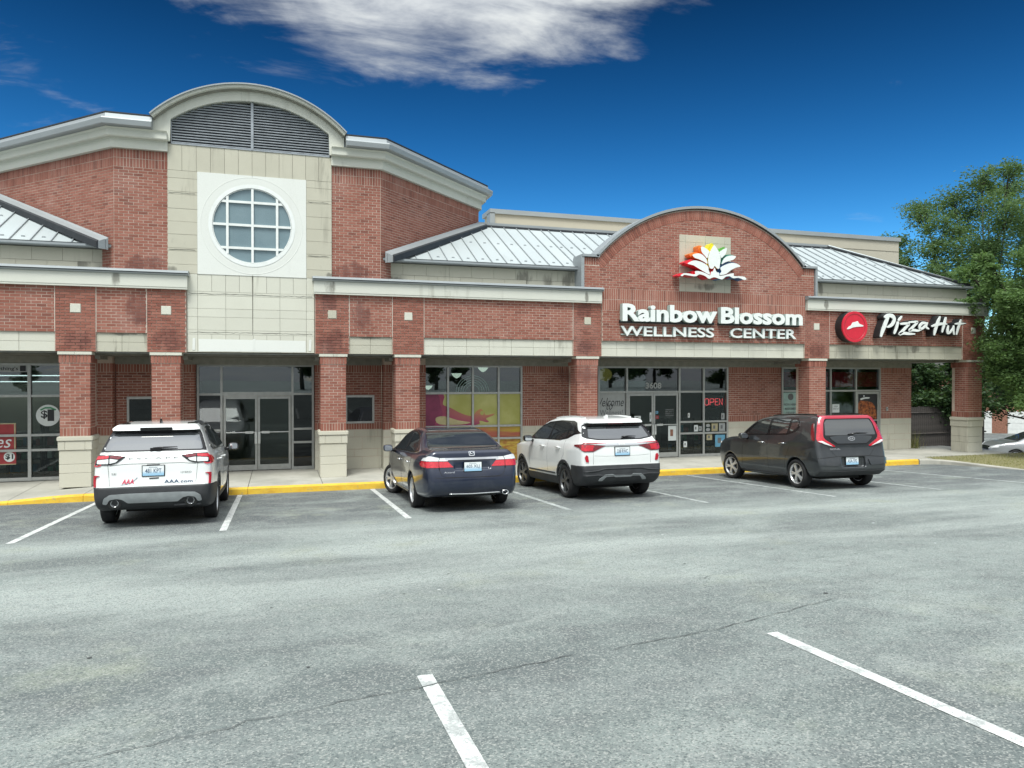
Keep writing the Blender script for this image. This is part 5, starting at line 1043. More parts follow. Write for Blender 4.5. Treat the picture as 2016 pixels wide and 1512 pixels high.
def poly_sdf(P, y, z):
    """signed distance to closed polygon P (negative inside)"""
    P = np.asarray(P, float); d = np.full(y.shape, 1e9); ins = np.zeros(y.shape, bool); n = len(P)
    for i in range(n):
        a, b = P[i], P[(i + 1) % n]; e = b - a; wy, wz_ = y - a[0], z - a[1]; t = np.clip((wy * e[0] + wz_ * e[1]) / (e @ e + 1e-12), 0, 1)
        d = np.minimum(d, (wy - e[0] * t) ** 2 + (wz_ - e[1] * t) ** 2); c = (a[1] <= z) != (b[1] <= z)
        with np.errstate(divide='ignore', invalid='ignore'): xi = a[0] + (z - a[1]) * e[0] / (e[1] if e[1] != 0 else 1e-12)
        ins ^= c & (y < xi)
    d = np.sqrt(d); return np.where(ins, -d, d)
class Shape:
    """car body as a smooth solid: side outline x width law; x right, y forward, z up, rear axle at y = 0"""
    def __init__(s, side, width, plan, wheels, wr, r=.07, cuts=(), zcl=None, extra=None):
        s.side = smooth_closed(side, 4); s.width = width; s.plan = plan; s.wheels = wheels; s.wr = wr; s.r = r; s.cuts = cuts; s.extra = extra
        a = np.array(s.side); s.lo = a.min(0) - .12; s.hi = a.max(0) + .12; s.W = max(w for _, w in width)
        s.h = .01; s.gy = np.arange(s.lo[0], s.hi[0], s.h); s.gz = np.arange(s.lo[1], s.hi[1], s.h); Y, Z = np.meshgrid(s.gy, s.gz, indexing='ij'); s.s2 = poly_sdf(s.side, Y, Z)
        s.hw = pchip(*zip(*width), Z) * pchip(*zip(*plan), Y)
        if extra: s.hw = extra(Y, Z, s.hw)
    def look(s, G, y, z):
        fy = np.clip((y - s.gy[0]) / s.h, 0, len(s.gy) - 1.001); fz = np.clip((z - s.gz[0]) / s.h, 0, len(s.gz) - 1.001); i = fy.astype(int); j = fz.astype(int); u = fy - i; v = fz - j
        return G[i, j] * (1 - u) * (1 - v) + G[i + 1, j] * u * (1 - v) + G[i, j + 1] * (1 - u) * v + G[i + 1, j + 1] * u * v
    def base(s, p):
        x, y, z = p[..., 0], p[..., 1], p[..., 2]; f = smax(s.look(s.s2, y, z), (np.abs(x) - s.look(s.hw, y, z)) * .95, s.r)
        for c, hsz, rr in s.cuts:
            q = [np.abs(np.abs(x) - c[0] if c[0] else x) - hsz[0], np.abs(y - c[1]) - hsz[1], np.abs(z - c[2]) - hsz[2]]; o = np.sqrt(sum(np.maximum(k + rr, 0) ** 2 for k in q)) + np.minimum(np.maximum(np.maximum(q[0], q[1]), q[2]) + rr, 0) - rr; f = smax(f, -o, .02)
        return f
    def wells(s, p, f, grow=0.0):
        for wy, wzz in s.wheels:
            c = np.maximum(np.hypot(p[..., 1] - wy, p[..., 2] - wzz) - s.wr - grow, .52 - np.abs(p[..., 0])); f = np.maximum(f, -c)
        return f
    def f(s, p): return s.wells(p, s.base(p))
    def hit(s, P, d, L=8.0):
        """march points P along unit d until the body; rays that pass by are drawn onto the nearest skin"""
        P = np.array(P, float); d = np.asarray(d, float); t = np.zeros(len(P)); done = np.zeros(len(P), bool); best = np.full(len(P), 1e9); bt = np.zeros(len(P))
        L = min(L, 2.2) if abs(d[0]) > .5 else L
        for _ in range(150):
            v = s.base(P + t[:, None] * d); m = (v < best) & ~done; best = np.where(m, v, best); bt = np.where(m, t, bt); done |= v < .0008; t = np.where(done, t, np.minimum(t + np.maximum(v * .8, .002), L))
            if (done | (t >= L)).all(): break
        q = P + bt[:, None] * d
        for _ in range(4): q = q - (s.base(q) * np.where(done, 0, 1))[:, None] * s.normal(q)
        return q
    def normal(s, p, e=.012):
        g = np.stack([s.base(p + np.eye(3)[i] * e) - s.base(p - np.eye(3)[i] * e) for i in range(3)], -1); return g / (np.linalg.norm(g, axis=-1, keepdims=True) + 1e-9)
def surface_nets(fn, lo, hi, h, newton=2):
    ax = [np.arange(lo[i], hi[i] + h, h) for i in range(3)]; X = np.stack(np.meshgrid(*ax, indexing='ij'), -1); F = fn(X); n = F.shape
    S = F < 0; c = sum(S[i:n[0] - 1 + i, j:n[1] - 1 + j, k:n[2] - 1 + k].astype(int) for i in (0, 1) for j in (0, 1) for k in (0, 1)); act = (c > 0) & (c < 8); idx = np.full(act.shape, -1); A = np.argwhere(act); idx[act] = np.arange(len(A))
    acc = np.zeros((len(A), 3)); cnt = np.zeros(len(A)); cor = [(i, j, k) for i in (0, 1) for j in (0, 1) for k in (0, 1)]
    for a in cor:
        for b in cor:
            if sum(abs(a[q] - b[q]) for q in range(3)) == 1 and a < b:
                fa = F[A[:, 0] + a[0], A[:, 1] + a[1], A[:, 2] + a[2]]; fb = F[A[:, 0] + b[0], A[:, 1] + b[1], A[:, 2] + b[2]]; m = (fa < 0) != (fb < 0); t = np.where(m, fa / np.where(fa == fb, 1, fa - fb), 0)
                acc += m[:, None] * (np.array(a) + t[:, None] * (np.array(b) - np.array(a))); cnt += m
    V = np.array(lo) + (A + acc / cnt[:, None]) * h; Q = []
    for d in range(3):
        e = [0, 0, 0]; e[d] = 1; u, v = [(1, 2), (2, 0), (0, 1)][d]; sl0 = tuple(slice(1, n[q] - 1) if q != d else slice(0, n[q] - 1) for q in range(3)); sl1 = tuple(slice(1, n[q] - 1) if q != d else slice(1, n[q]) for q in range(3))
        s0, s1 = S[sl0], S[sl1]; W = np.argwhere(s0 != s1); base = W + np.array([0 if q == d else 1 for q in range(3)]); fl = s0[tuple(W.T)]
        def cell(du, dv): k = base.copy(); k[:, u] += du; k[:, v] += dv; return idx[tuple(k.T)]
        q = np.stack([cell(-1, -1), cell(0, -1), cell(0, 0), cell(-1, 0)], -1); q = np.where(fl[:, None], q, q[:, ::-1]); Q.append(q[(q >= 0).all(1)])
    for _ in range(newton):
        g = np.stack([(fn(V + np.eye(3)[i] * .006) - fn(V - np.eye(3)[i] * .006)) / .012 for i in range(3)], -1); g2 = (g ** 2).sum(-1); st = np.where(g2 > .25, fn(V) / np.maximum(g2, .25), 0); V = V - np.clip(st, -.3 * h, .3 * h)[:, None] * g
    return V, np.concatenate(Q)
def np_mesh(name, V, Fq, smooth=True):
    me = bpy.data.meshes.new(name); me.vertices.add(len(V)); me.vertices.foreach_set('co', np.ascontiguousarray(V, dtype=np.float32).ravel()); k = Fq.shape[1]; me.loops.add(Fq.size); me.loops.foreach_set('vertex_index', np.ascontiguousarray(Fq, dtype=np.int32).ravel()); me.polygons.add(len(Fq)); me.polygons.foreach_set('loop_start', np.arange(0, Fq.size, k, dtype=np.int32)); me.polygons.foreach_set('loop_total', np.full(len(Fq), k, dtype=np.int32))
    if smooth: me.polygons.foreach_set('use_smooth', np.ones(len(Fq), dtype=bool))
    me.update(calc_edges=True); me.validate(); return me
REAR, RIGHT, LEFT, FRONT, TOP = 'rear', 'right', 'left', 'front', 'top'
DIRS = dict(rear=(0, 1, 0), front=(0, -1, 0), right=(-1, 0, 0), left=(1, 0, 0), top=(0, 0, -1))
def start(view, a, b):
    return dict(rear=(a, -2.2, b), front=(a, 6, b), right=(2.0, a, b), left=(-2.0, a, b), top=(a, b, 2.6))[view]
class Car:
    def __init__(s, name, label, paint, shape, loc, rz, pitch=-.05, group='cars parked nose-in along the kerb', cat='car'):
        s.sh = shape; s.paint = paint; s.root = empty(name, loc, rz, label=label, category=cat)
        if group: s.root['group'] = group
        s.root.rotation_euler = (math.atan(pitch), 0, rz); s.rmap = None; s.smap = None
    def body(s, h=.022):
        sh = s.sh; W = sh.W + .06; V, F = surface_nets(sh.f, (-W, sh.lo[0], sh.lo[1]), (W, sh.hi[0], sh.hi[1]), h); s.body_o = link('body', np_mesh('body', V, F), s.paint, s.root)
        MB().box(-.5, .5, -.3, sh.wheels[1][0] + .3, sh.side_bottom if hasattr(sh, 'side_bottom') else .2, .55).build('underbody', 'underbody', s.root); return s.body_o
    def shell(s, name, mat, region, off=.009, h=.022):
        """a skin of the body where region(p) < 0"""
        sh = s.sh; W = sh.W + .06; fn = lambda p: np.maximum(sh.wells(p, sh.base(p) - off), region(p)); V, F = surface_nets(fn, (-W, sh.lo[0], sh.lo[1]), (W, sh.hi[0], sh.hi[1]), h, 3); return link(name, np_mesh(name, V, F), mat, s.root)
    def conform(s, pts2, view, off):
        if view == REAR: pts2 = s.keep_in(pts2)
        return s.conform0(pts2, view, off)
    def keep_in(s, pts2):
        """rear view points stay inside the body's own width at their height"""
        sh = s.sh; out = []
        for a, b in pts2:
            z = float(pchip(*zip(*s.rmap), np.array([b]))[0]) if s.rmap else b; j = int(min(max((z - sh.gz[0]) / sh.h, 0), len(sh.gz) - 1)); col_ = sh.s2[:, j] < 0
            i = int(np.argmax(col_)) if col_.any() else 0; lim = sh.hw[min(i + 10, len(sh.gy) - 1), j] - .018; out.append((max(-lim, min(lim, a)), b))
        return out
    def conform0(s, pts2, view, off):
        mp_ = s.rmap if view == REAR else s.smap if view in (RIGHT, LEFT) else None
        if mp_: zz = pchip(*zip(*mp_), np.array([b for _, b in pts2])); pts2 = [(a, z) for (a, _), z in zip(pts2, zz)]
        P = np.array([start(view, a, b) for a, b in pts2]); q = s.sh.hit(P, DIRS[view]); n = s.sh.normal(q); return q + n * (off + (.004 if off > 0 else 0)), n
    def patch(s, name, mat, outline, view, off=.004, rim=.02, r=.02, step=.06, parent=None, smooth=True, hole=None, **props):
        """panel following the body, cut to an outline in the given view"""
        o = rounded(outline, r, 3) if r else list(outline); bm = bmesh.new()
        if hole:
            v, t = fill2d([o, hole]); vs_ = [bm.verts.new((a, b, 0)) for a, b in v]
            for q in t: bm.faces.new([vs_[i] for i in q])
        else: bm.faces.new([bm.verts.new((a, b, 0)) for a, b in o])
        a = np.array(o)
        for ax_ in (0, 1):
            for c in np.arange(math.floor(a[:, ax_].min() / step) * step + step / 2, a[:, ax_].max(), step):
                no = (1, 0, 0) if ax_ == 0 else (0, 1, 0); co = (c, 0, 0) if ax_ == 0 else (0, c, 0); bmesh.ops.bisect_plane(bm, geom=bm.verts[:] + bm.edges[:] + bm.faces[:], plane_co=co, plane_no=no, dist=1e-5)
        bm.verts.ensure_lookup_table(); bm.verts.index_update(); pts = [(v.co.x, v.co.y) for v in bm.verts]; q, n = s.conform(pts, view, off); be = [e for e in bm.edges if len(e.link_faces) == 1]
        V = [tuple(p) for p in q]; F = [tuple(v.index for v in f.verts) for f in bm.faces]; nf = len(F); rim_i = {}
        for e in be:
            for v in e.verts:
                if v.index not in rim_i: rim_i[v.index] = len(V); V.append(tuple(q[v.index] - n[v.index] * rim))
        for e in be: a_, b_ = e.verts[0].index, e.verts[1].index; F.append((a_, b_, rim_i[b_], rim_i[a_]))
        bm.free(); me = mesh_of(name, V, F, smooth); bm = bmesh.new(); bm.from_mesh(me); bmesh.ops.recalc_face_normals(bm, faces=bm.faces)
        for e in bm.edges:
            if len(e.link_faces) == 2 and e.calc_face_angle(0) > .7: e.smooth = False
        # make sure the face points away from the body
        sgn = sum(f.normal.dot(Vector([-c for c in DIRS[view]])) * f.calc_area() for f in list(bm.faces)[:nf])
        if sgn < 0: bmesh.ops.reverse_faces(bm, faces=bm.faces)
        bm.to_mesh(me); bm.free(); return link(name, me, mat, parent or s.root, **props)
    def both(s, name, mat, outline, view=REAR, **k):
        """same panel on the two sides"""
        o = [s.patch(name, mat, outline, view, **k)]
        if view in (REAR, FRONT, TOP): o.append(s.patch(name, mat, [(-a, b) for a, b in outline], view, **k))
        else: o.append(s.patch(name, mat, outline, LEFT if view == RIGHT else RIGHT, **k))
        return o
    def line(s, name, mat, pts, view, r=.004, off=.0, closed=False, parent=None, step=.05):
        P = []; pts = list(pts) + ([pts[0]] if closed else [])
        for a, b in zip(pts[:-1], pts[1:]): n = max(1, int(math.dist(a, b) / step)); P += [(a[0] + (b[0] - a[0]) * i / n, a[1] + (b[1] - a[1]) * i / n) for i in range(n)]
        P.append(pts[-1]); q, n = s.conform(P, view, off); return MB().tube([tuple(p) for p in q], r, 6).build(name, mat, parent or s.root, smooth=True)
    def text(s, name, txt, x0, x1, z0, z1, mat, view=REAR, off=.004, parent=None, **k):
        v, f, e = fit_text(txt, x0, x1, z0, z1, **k)
        q, n = s.conform(v, view, off); me = mesh_of(name, [tuple(p) for p in q], f); return link(name, me, mat, parent or s.root)
    def plate(s, cx, cz, txt, w=.31, h=.155, frame='gloss_black'):
        c_ = cz; cz = float(pchip(*zip(*s.rmap), np.array([cz]))[0]) if s.rmap else cz; rm = s.rmap; s.rmap = None; y = min(s.conform([(cx + a, cz + b)], REAR, 0)[0][0][1] for a in (-w / 2, 0, w / 2) for b in (-h / 2, h / 2)) - .012
        s.rmap = rm; pl = MB().box(cx - w / 2 - .012, cx + w / 2 + .012, y, y + .02, cz - h / 2 - .012, cz + h / 2 + .012).build('number_plate', frame, s.root); MB().box(cx - w / 2, cx + w / 2, y - .004, y, cz - h / 2, cz + h / 2).build('plate_face', 'plate_print', pl)
        text_obj('plate_lettering', txt, cx - w * .38, cx + w * .38, cz - h * .22, cz + h * .22, lambda u, v, q: (u, y - .0045 - v, q), .0015, 'plate_ink', pl, offset=.005); text_obj('plate_lettering', 'Kentucky', cx - w * .2, cx + w * .2, cz + h * .27, cz + h * .42, lambda u, v, q: (u, y - .0045 - v, q), .001, 'plate_ink', pl); return pl
    def wheel(s, x, y, rad, rimmat, spokes, width=.215, steer=0.0, style='five'):
        sg = 1 if x > 0 else -1; w = empty('wheel', (x, y, rad)); w.parent = s.root; w.rotation_euler[2] = steer; hw = width / 2; rr = rad * .70
        MB().lathe([(rr, -hw * .8), (rr + .015, -hw * .92), (rad * .86, -hw * 1.02), (rad * .95, -hw * .92), (rad * .99, -hw * .72), (rad, -hw * .4), (rad, hw * .4), (rad * .99, hw * .72), (rad * .95, hw * .92), (rad * .86, hw * 1.02), (rr + .015, hw * .92), (rr, hw * .8), (rr, -hw * .8)], 40, axis='x').build('tyre', 'tyre_rubber', w, smooth=True)
        m = MB(); o = sg * hw; m.lathe([(rr * 1.0, -o * .7), (rr * .96, -o * .5), (rr * .92, o * .55), (rr * .98, o * .86), (rr * 1.02, o * .86), (rr * 1.02, o * .7)], 40, axis='x'); m.lathe([(.001, o * .80), (.05, o * .80), (.062, o * .74), (.066, o * .4)], 20, axis='x')
        n = spokes; dbl = style == 'twin'
        for i in range(n):
            a = 2 * math.pi * i / n
            for da, wi, wo in (((-.16, .020, .016), (.16, .020, .016)) if dbl else ((0, .034, .044),)):
                k = len(m.v)
                for t, rd, hwid, xx in ((0, .045, wi, .80), (1, rr * .55, (wi + wo) / 2, .78), (2, rr * .95, wo, .72)):
                    aa = a + da * (rd / rr if dbl else 1) * (1 if dbl else 0); c, d_ = math.cos(aa), math.sin(aa)
                    for sgn in (-1, 1):
                        for xo in (xx, xx - .28): m.v.append((o * xo, rd * c - sgn * hwid * d_, rd * d_ + sgn * hwid * c))
                for t in range(2):
                    b = k + 4 * t; m.f += [(b, b + 2, b + 6, b + 4), (b, b + 4, b + 5, b + 1), (b + 2, b + 3, b + 7, b + 6)]
        m.build('rim', rimmat, w, smooth=False); MB().lathe([(.001, o * .18), (rr * .72, o * .18), (rr * .72, -o * .1)], 28, axis='x').build('brake_disc', 'rim_dark', w)
        MB().lathe([(rr * .93, -o * .62), (.05, -o * .62)], 24, axis='x').build('wheel_back', 'underbody', w); return w
    def mirror(s, x, y, z, mat, w=.2, h=.145, d=.13, house=None):
        sg = 1 if x > 0 else -1; c = Vector((x, y, z)); bm = bmesh.new(); bmesh.ops.create_uvsphere(bm, u_segments=20, v_segments=12, radius=1)
        for v in bm.verts:
            p = v.co; f = lambda t, e: math.copysign(abs(t) ** e, t); p.x = f(p.x, .62) * w / 2; p.z = f(p.z, .62) * h / 2; p.y = f(p.y, .8) * d * (.95 if p.y > 0 else .45)
            v.co = c + p
        me = bpy.data.meshes.new('wing_mirror'); bm.to_mesh(me); bm.free(); me.polygons.foreach_set('use_smooth', [True] * len(me.polygons)); mo = link('wing_mirror', me, house or mat, s.root)
        o = rounded([(-w * .40, -h * .36), (w * .40, -h * .36), (w * .38, h * .36), (-w * .38, h * .36)], .035, 4); m = MB(); slab2d(m, [o], lambda u, v, q: (x + u, y - d * .45 - v, z + q), -.03, .006); m.build('mirror_glass', 'mirror_glass', mo)
        MB().tube([(x - sg * w * .3, y + .03, z - h * .25), (x - sg * (w * .5 + .06), y + .05, z - h * .4)], [.03, .035], 8).build('mirror_arm', 'gloss_black', mo, smooth=True); return mo
def wheels4(c, sh, track, rad, rim, n, style, steer=0.0, width=.215):
    for (wy, wzz), st in zip(sh.wheels, (0.0, steer)):
        for sx_ in (-1, 1): c.wheel(sx_ * track / 2, wy, rad, rim, n, width, st, style)
def gp(x, y, rz=0): return (x, y, gz(x, y) + .0)
def handles(c, ys_, z, mat, chrome=False):
    for view, sg in ((RIGHT, 1), (LEFT, -1)):
        for y in ys_:
            q, n = c.conform([(y - .09, z), (y, z + .004), (y + .09, z)], view, .028); q2, _ = c.conform([(y - .1, z), (y + .1, z)], view, .0)
            MB().tube([tuple(q2[0])] + [tuple(p) for p in q] + [tuple(q2[1])], [.012, .014, .015, .014, .012], 8).build('door_handle', 'chrome' if chrome else mat, c.root, smooth=True)

# ------------------------------------------------------------------ white SUV with the lettering (leftmost)
def build_suv_a():
    side = [(-.55, .27), (-.86, .33), (-.965, .47), (-.975, .62), (-.95, .72), (-.935, .85), (-.928, 1.03), (-.90, 1.14), (-.855, 1.20), (-.68, 1.41), (-.58, 1.50), (-.63, 1.555), (-.60, 1.595), (-.3, 1.645), (.3, 1.685), (.9, 1.685), (1.4, 1.63), (1.75, 1.53), (2.2, 1.28), (2.5, 1.12), (2.95, 1.06), (3.35, .95), (3.52, .80), (3.6, .58), (3.58, .36), (3.4, .25), (2.4, .22), (.6, .22)]
    sh = Shape(side, [(.1, .78), (.30, .85), (.50, .90), (.72, .91), (.94, .905), (1.07, .88), (1.15, .845), (1.32, .77), (1.50, .69), (1.60, .635), (1.72, .55)], [(-1.0, .885), (-.90, .93), (-.7, .97), (-.3, 1.0), (2.6, 1.0), (3.1, .95), (3.4, .87), (3.65, .72)], [(0, .345), (2.71, .345)], .395, .085)
    c = Car('parked_car', 'white SUV with red emblem and dark web address on its tailgate, parked leftmost', 'paint_white', sh, gp(-1.905, 13.86), 0.0); c.body(); c.rmap = [(0, .05), (.36, .415), (.50, .555), (.60, .665), (.67, .715), (.80, .90), (.90, 1.01), (1.06, 1.15), (1.135, 1.205), (1.30, 1.35), (1.47, 1.495), (1.60, 1.60), (1.8, 1.8)]; c.smap = [(0, 0), (.9, .95), (1.1, 1.165), (1.3, 1.33), (1.55, 1.56), (1.8, 1.8)]
    zc = lambda y: .55 + .0 * y
    def clad(p):
        y, z = p[..., 1], p[..., 2]; low = z - np.where(y < -.45, .665, .38); ring = np.minimum(np.hypot(y, z - .345), np.hypot(y - 2.71, z - .345)) - .455; ring = np.maximum(ring, .6 - np.abs(p[..., 0])); return np.minimum(np.maximum(low, z - .70), ring)
    c.shell('lower_cladding', 'cladding', clad, .010)
    c.patch('rear_window_surround', 'gloss_black', [(-.80, 1.135), (.80, 1.135), (.79, 1.22), (.735, 1.42), (.66, 1.525), (.3, 1.545), (-.3, 1.545), (-.66, 1.525), (-.735, 1.42), (-.79, 1.22)], REAR, off=.003, r=.03)
    rw_ = c.patch('rear_window', 'car_glass', [(-.72, 1.155), (.72, 1.155), (.70, 1.24), (.645, 1.42), (.55, 1.475), (.2, 1.46), (-.2, 1.46), (-.55, 1.475), (-.645, 1.42), (-.70, 1.24)], REAR, off=.007, r=.03)
    c.patch('spoiler', 'paint_white', [(-.64, 1.545), (.64, 1.545), (.58, 1.615), (-.58, 1.615)], REAR, off=.022, rim=.05, r=.02); c.patch('brake_light', 'gloss_black', [(-.24, 1.548), (.24, 1.548), (.24, 1.572), (-.24, 1.572)], REAR, off=.027, rim=.05, r=.01)
    for sx_ in (-1, 1):
        t = c.patch('tail_light', 'gloss_black', [(sx_ * a, b) for a, b in ((.40, 1.035), (.52, .93), (.62, .895), (.905, .905), (.925, 1.0), (.90, 1.07), (.62, 1.075))], REAR, off=.008, r=.025)
        c.patch('red_lens', 'lamp_red', [(sx_ * a, b) for a, b in ((.64, 1.058), (.89, 1.052), (.905, .96), (.90, .922), (.82, .918), (.81, .99), (.645, 1.01))], REAR, off=.013, r=.015, parent=t); c.patch('clear_lens', 'lamp_clear', [(sx_ * a, b) for a, b in ((.645, .998), (.80, .98), (.80, .918), (.645, .915))], REAR, off=.013, r=.012, parent=t)
        c.patch('red_lens', 'lamp_dark_red', [(sx_ * a, b) for a, b in ((.43, 1.036), (.62, 1.058), (.63, 1.015), (.50, .99))], REAR, off=.013, r=.012, parent=t); c.patch('clear_lens', 'lamp_clear', [(sx_ * a, b) for a, b in ((.505, .98), (.63, 1.002), (.63, .917), (.54, .94))], REAR, off=.013, r=.012, parent=t)
        c.patch('tail_light_side', 'lamp_red', [(-.93, .93), (-.70, .95), (-.62, 1.0), (-.72, 1.05), (-.93, 1.06)], RIGHT if sx_ > 0 else LEFT, off=.010, r=.02)
        c.patch('reflector', 'reflector_red', [(sx_ * a, b) for a, b in ((.815, .60), (.86, .60), (.88, .74), (.84, .765), (.76, .76), (.82, .745))], REAR, off=.014, r=.012)
        c.line('tailgate_gap', 'gap_grey', [(sx_ * .70, 1.06), (sx_ * .655, .90), (sx_ * .62, .615)], REAR, .0035)
        x = sx_ * .55; ex = MB().lathe([(.050, -.06), (.055, -.07), (.055, -.0), (.047, .0), (.043, -.05), (.04, .08)], 20, (x, -.90, .405), 'y').build('exhaust_tip', 'chrome', c.root, smooth=True); MB().lathe([(.10, 0), (.06, -.005)], 20, (x, -.955, .415), 'y').build('exhaust_shroud', 'gloss_black', c.root)
    c.patch('skid_plate', 'skid_silver', [(-.72, .36), (-.70, .44), (-.62, .49), (-.4, .50), (.4, .50), (.62, .49), (.70, .44), (.72, .36), (.66, .35), (.62, .42), (.52, .435), (.44, .42), (.36, .36), (-.36, .36), (-.44, .42), (-.52, .435), (-.62, .42), (-.66, .35)], REAR, off=.03, rim=.05, r=.02)
    MB().box(.30, .70, -.93, -.80, .33, .36).build('tow_bar', 'cladding', c.root)
    c.plate(0, .80, '481 KPT'); c.line('hatch_crease', 'gap_grey', [(-.62, .885), (-.4, .905), (.4, .905), (.62, .885)], REAR, .006, -.003); c.patch('hatch_handle', 'gloss_black', [(-.1, .875), (.1, .875), (.09, .89), (-.09, .89)], REAR, off=.01, r=.005)
    c.patch('badge', 'chrome', ell(0, 1.085, .075, .03, 20), REAR, off=.008, r=0, rim=.01, step=.5); c.text('model_lettering', 'E S C A P E', -.36, .36, .985, 1.01, 'ink_grey', off=.004); c.text('trim_lettering', 'SE', -.60, -.53, .765, .785, 'ink_grey'); c.text('trim_lettering', 'HYBRID', .40, .56, .765, .782, 'ink_grey')
    c.text('club_lettering', 'AAA.com', .16, .58, .645, .70, 'plate_ink', off=.005, offset=.012); lg = c.text('club_logo', 'AAA', -.45, -.28, .655, .72, 'logo_red', off=.005, shear=.25, offset=.015)
    c.line('club_logo_ring', 'plate_ink', [(-.47, .64), (-.38, .648), (-.28, .70), (-.23, .735)], REAR, .003, .003); c.patch('latch_recess', 'gloss_black', [(-.06, .715), (.08, .718), (.08, .728), (-.06, .725)], REAR, off=.006, r=.003)
    q, n = c.conform([(-.02, 1.165), (.12, 1.18), (.34, 1.185)], REAR, .03); MB().tube([tuple(p) for p in q], [.018, .014, .006], 8).build('rear_wiper', 'gloss_black', c.root, smooth=True); MB().box(-.06, .1, q[0][1] - .015, q[0][1] + .03, 1.215, 1.26).build('wiper_mount', 'gloss_black', c.root)
    for v in (RIGHT, LEFT):
        c.patch('window_trim', 'gloss_black', [(-.42, 1.20), (-.2, 1.125), (2.28, 1.09), (1.78, 1.42), (1.45, 1.535), (.8, 1.58), (.2, 1.565), (-.2, 1.47)], v, off=.003, r=.05)
        c.patch('side_window', 'car_glass', [(-.34, 1.22), (-.18, 1.155), (.06, 1.15), (.06, 1.50), (-.12, 1.45)], v, off=.006, r=.03); c.patch('side_window', 'car_glass', [(.12, 1.145), (.96, 1.125), (.96, 1.545), (.5, 1.55), (.12, 1.53)], v, off=.006, r=.03); c.patch('side_window', 'car_glass', [(1.04, 1.12), (2.1, 1.10), (1.72, 1.39), (1.42, 1.495), (1.04, 1.535)], v, off=.006, r=.03)
        for p in ([(1.0, 1.1), (1.0, .45)], [(.08, 1.1), (.05, .75), (.38, .5)], [(2.1, 1.08), (2.15, .5)]): c.line('door_gap', 'gap_grey', p, v, .004)
        c.patch('roof_rail', 'gloss_black', [(-.1, 1.60), (1.3, 1.60), (1.3, 1.625), (-.1, 1.63)], v, off=.012, r=.01)
    c.both('roof_trim', 'gloss_black', [(.56, -.42), (.60, .6), (.56, .6), (.52, -.2), (.44, -.28), (.44, -.38)], TOP, off=.012, r=.01)
    handles(c, (.35, 1.28), .95, 'paint_white'); c.patch('windscreen', 'car_glass', [(-.70, 1.15), (.70, 1.15), (.60, 1.52), (-.60, 1.52)], FRONT, off=.004, r=.05); c.both('headlight', 'lamp_clear', [(.45, .86), (.84, .90), (.80, .98), (.5, .93)], FRONT, off=.006)
    fin = MB(); slab2d(fin, [[(-.10, 0), (.12, 0), (-.07, .075), (-.1, .07)]], lambda u, v, w: (v, -.1 + u, 1.655 + w), -.012, .012); fin.build('antenna_fin', 'gloss_black', c.root)
    c.mirror(1.04, 1.92, 1.16, 'paint_white', house='gloss_black'); c.mirror(-1.04, 1.92, 1.16, 'paint_white', house='gloss_black'); wheels4(c, sh, 1.57, .345, 'rim_silver', 5, 'twin', 0.0)
    return c
# ------------------------------------------------------------------ navy sedan
def sedan_shape():
    side = [(-.6, .24), (-.98, .29), (-1.10, .38), (-1.135, .52), (-1.12, .68), (-1.075, .84), (-1.045, .96), (-1.03, 1.05), (-.96, 1.085), (-.7, 1.09), (-.42, 1.115), (-.2, 1.20), (.15, 1.345), (.45, 1.425), (.85, 1.465), (1.3, 1.465), (1.65, 1.425), (1.95, 1.33), (2.4, 1.12), (2.7, 1.0), (3.1, .935), (3.45, .83), (3.66, .68), (3.73, .5), (3.68, .3), (3.5, .2), (2.4, .19), (.6, .19)]
    return Shape(side, [(.1, .80), (.3, .885), (.5, .92), (.72, .928), (.88, .915), (.98, .875), (1.06, .81), (1.2, .735), (1.38, .63), (1.48, .54)], [(-1.2, .80), (-1.08, .865), (-.85, .935), (-.4, .985), (.2, 1.0), (2.6, 1.0), (3.1, .955), (3.45, .86), (3.75, .66)], [(0, .325), (2.775, .325)], .362, .085, cuts=[((0, -1.13, .87), (.33, .075, .115), .03)])
def sedan_common(c, sh, paint):
    for v in (RIGHT, LEFT):
        c.patch('window_trim', 'chrome', [(-.36, 1.055), (-.02, 1.015), (2.42, .985), (1.9, 1.285), (1.5, 1.395), (.9, 1.415), (.35, 1.355), (-.05, 1.20)], v, off=.003, r=.05)
        c.patch('window_frame', 'gloss_black', [(-.33, 1.06), (-.01, 1.025), (2.36, .995), (1.87, 1.275), (1.48, 1.38), (.9, 1.40), (.37, 1.34), (-.03, 1.19)], v, off=.0045, r=.05)
        c.patch('side_window', 'car_glass', [(-.16, 1.07), (.12, 1.04), (.12, 1.24), (0, 1.18)], v, off=.007, r=.02); c.patch('side_window', 'car_glass', [(.17, 1.04), (1.02, 1.03), (1.02, 1.375), (.8, 1.375), (.4, 1.325), (.17, 1.255)], v, off=.007, r=.02); c.patch('side_window', 'car_glass', [(1.12, 1.03), (2.2, 1.01), (1.82, 1.255), (1.46, 1.35), (1.12, 1.37)], v, off=.007, r=.03)
        for p in ([(1.07, 1.02), (1.07, .3)], [(.12, 1.02), (.0, .9), (.1, .70), (.36, .45), (.4, .3)], [(2.25, 1.0), (2.33, .4)]): c.line('door_gap', 'gap_line', p, v, .004)
        c.line('sill_trim', 'gloss_black', [(.45, .26), (2.3, .26)], v, .018)
    c.patch('windscreen', 'car_glass', [(-.70, 1.02), (.70, 1.02), (.54, 1.40), (-.54, 1.40)], FRONT, off=.004, r=.06); c.both('headlight', 'lamp_clear', [(.40, .66), (.82, .74), (.80, .86), (.45, .76)], FRONT, off=.008); c.patch('grille', 'gloss_black', [(-.45, .62), (.45, .62), (.5, .76), (-.5, .76)], FRONT, off=.006)
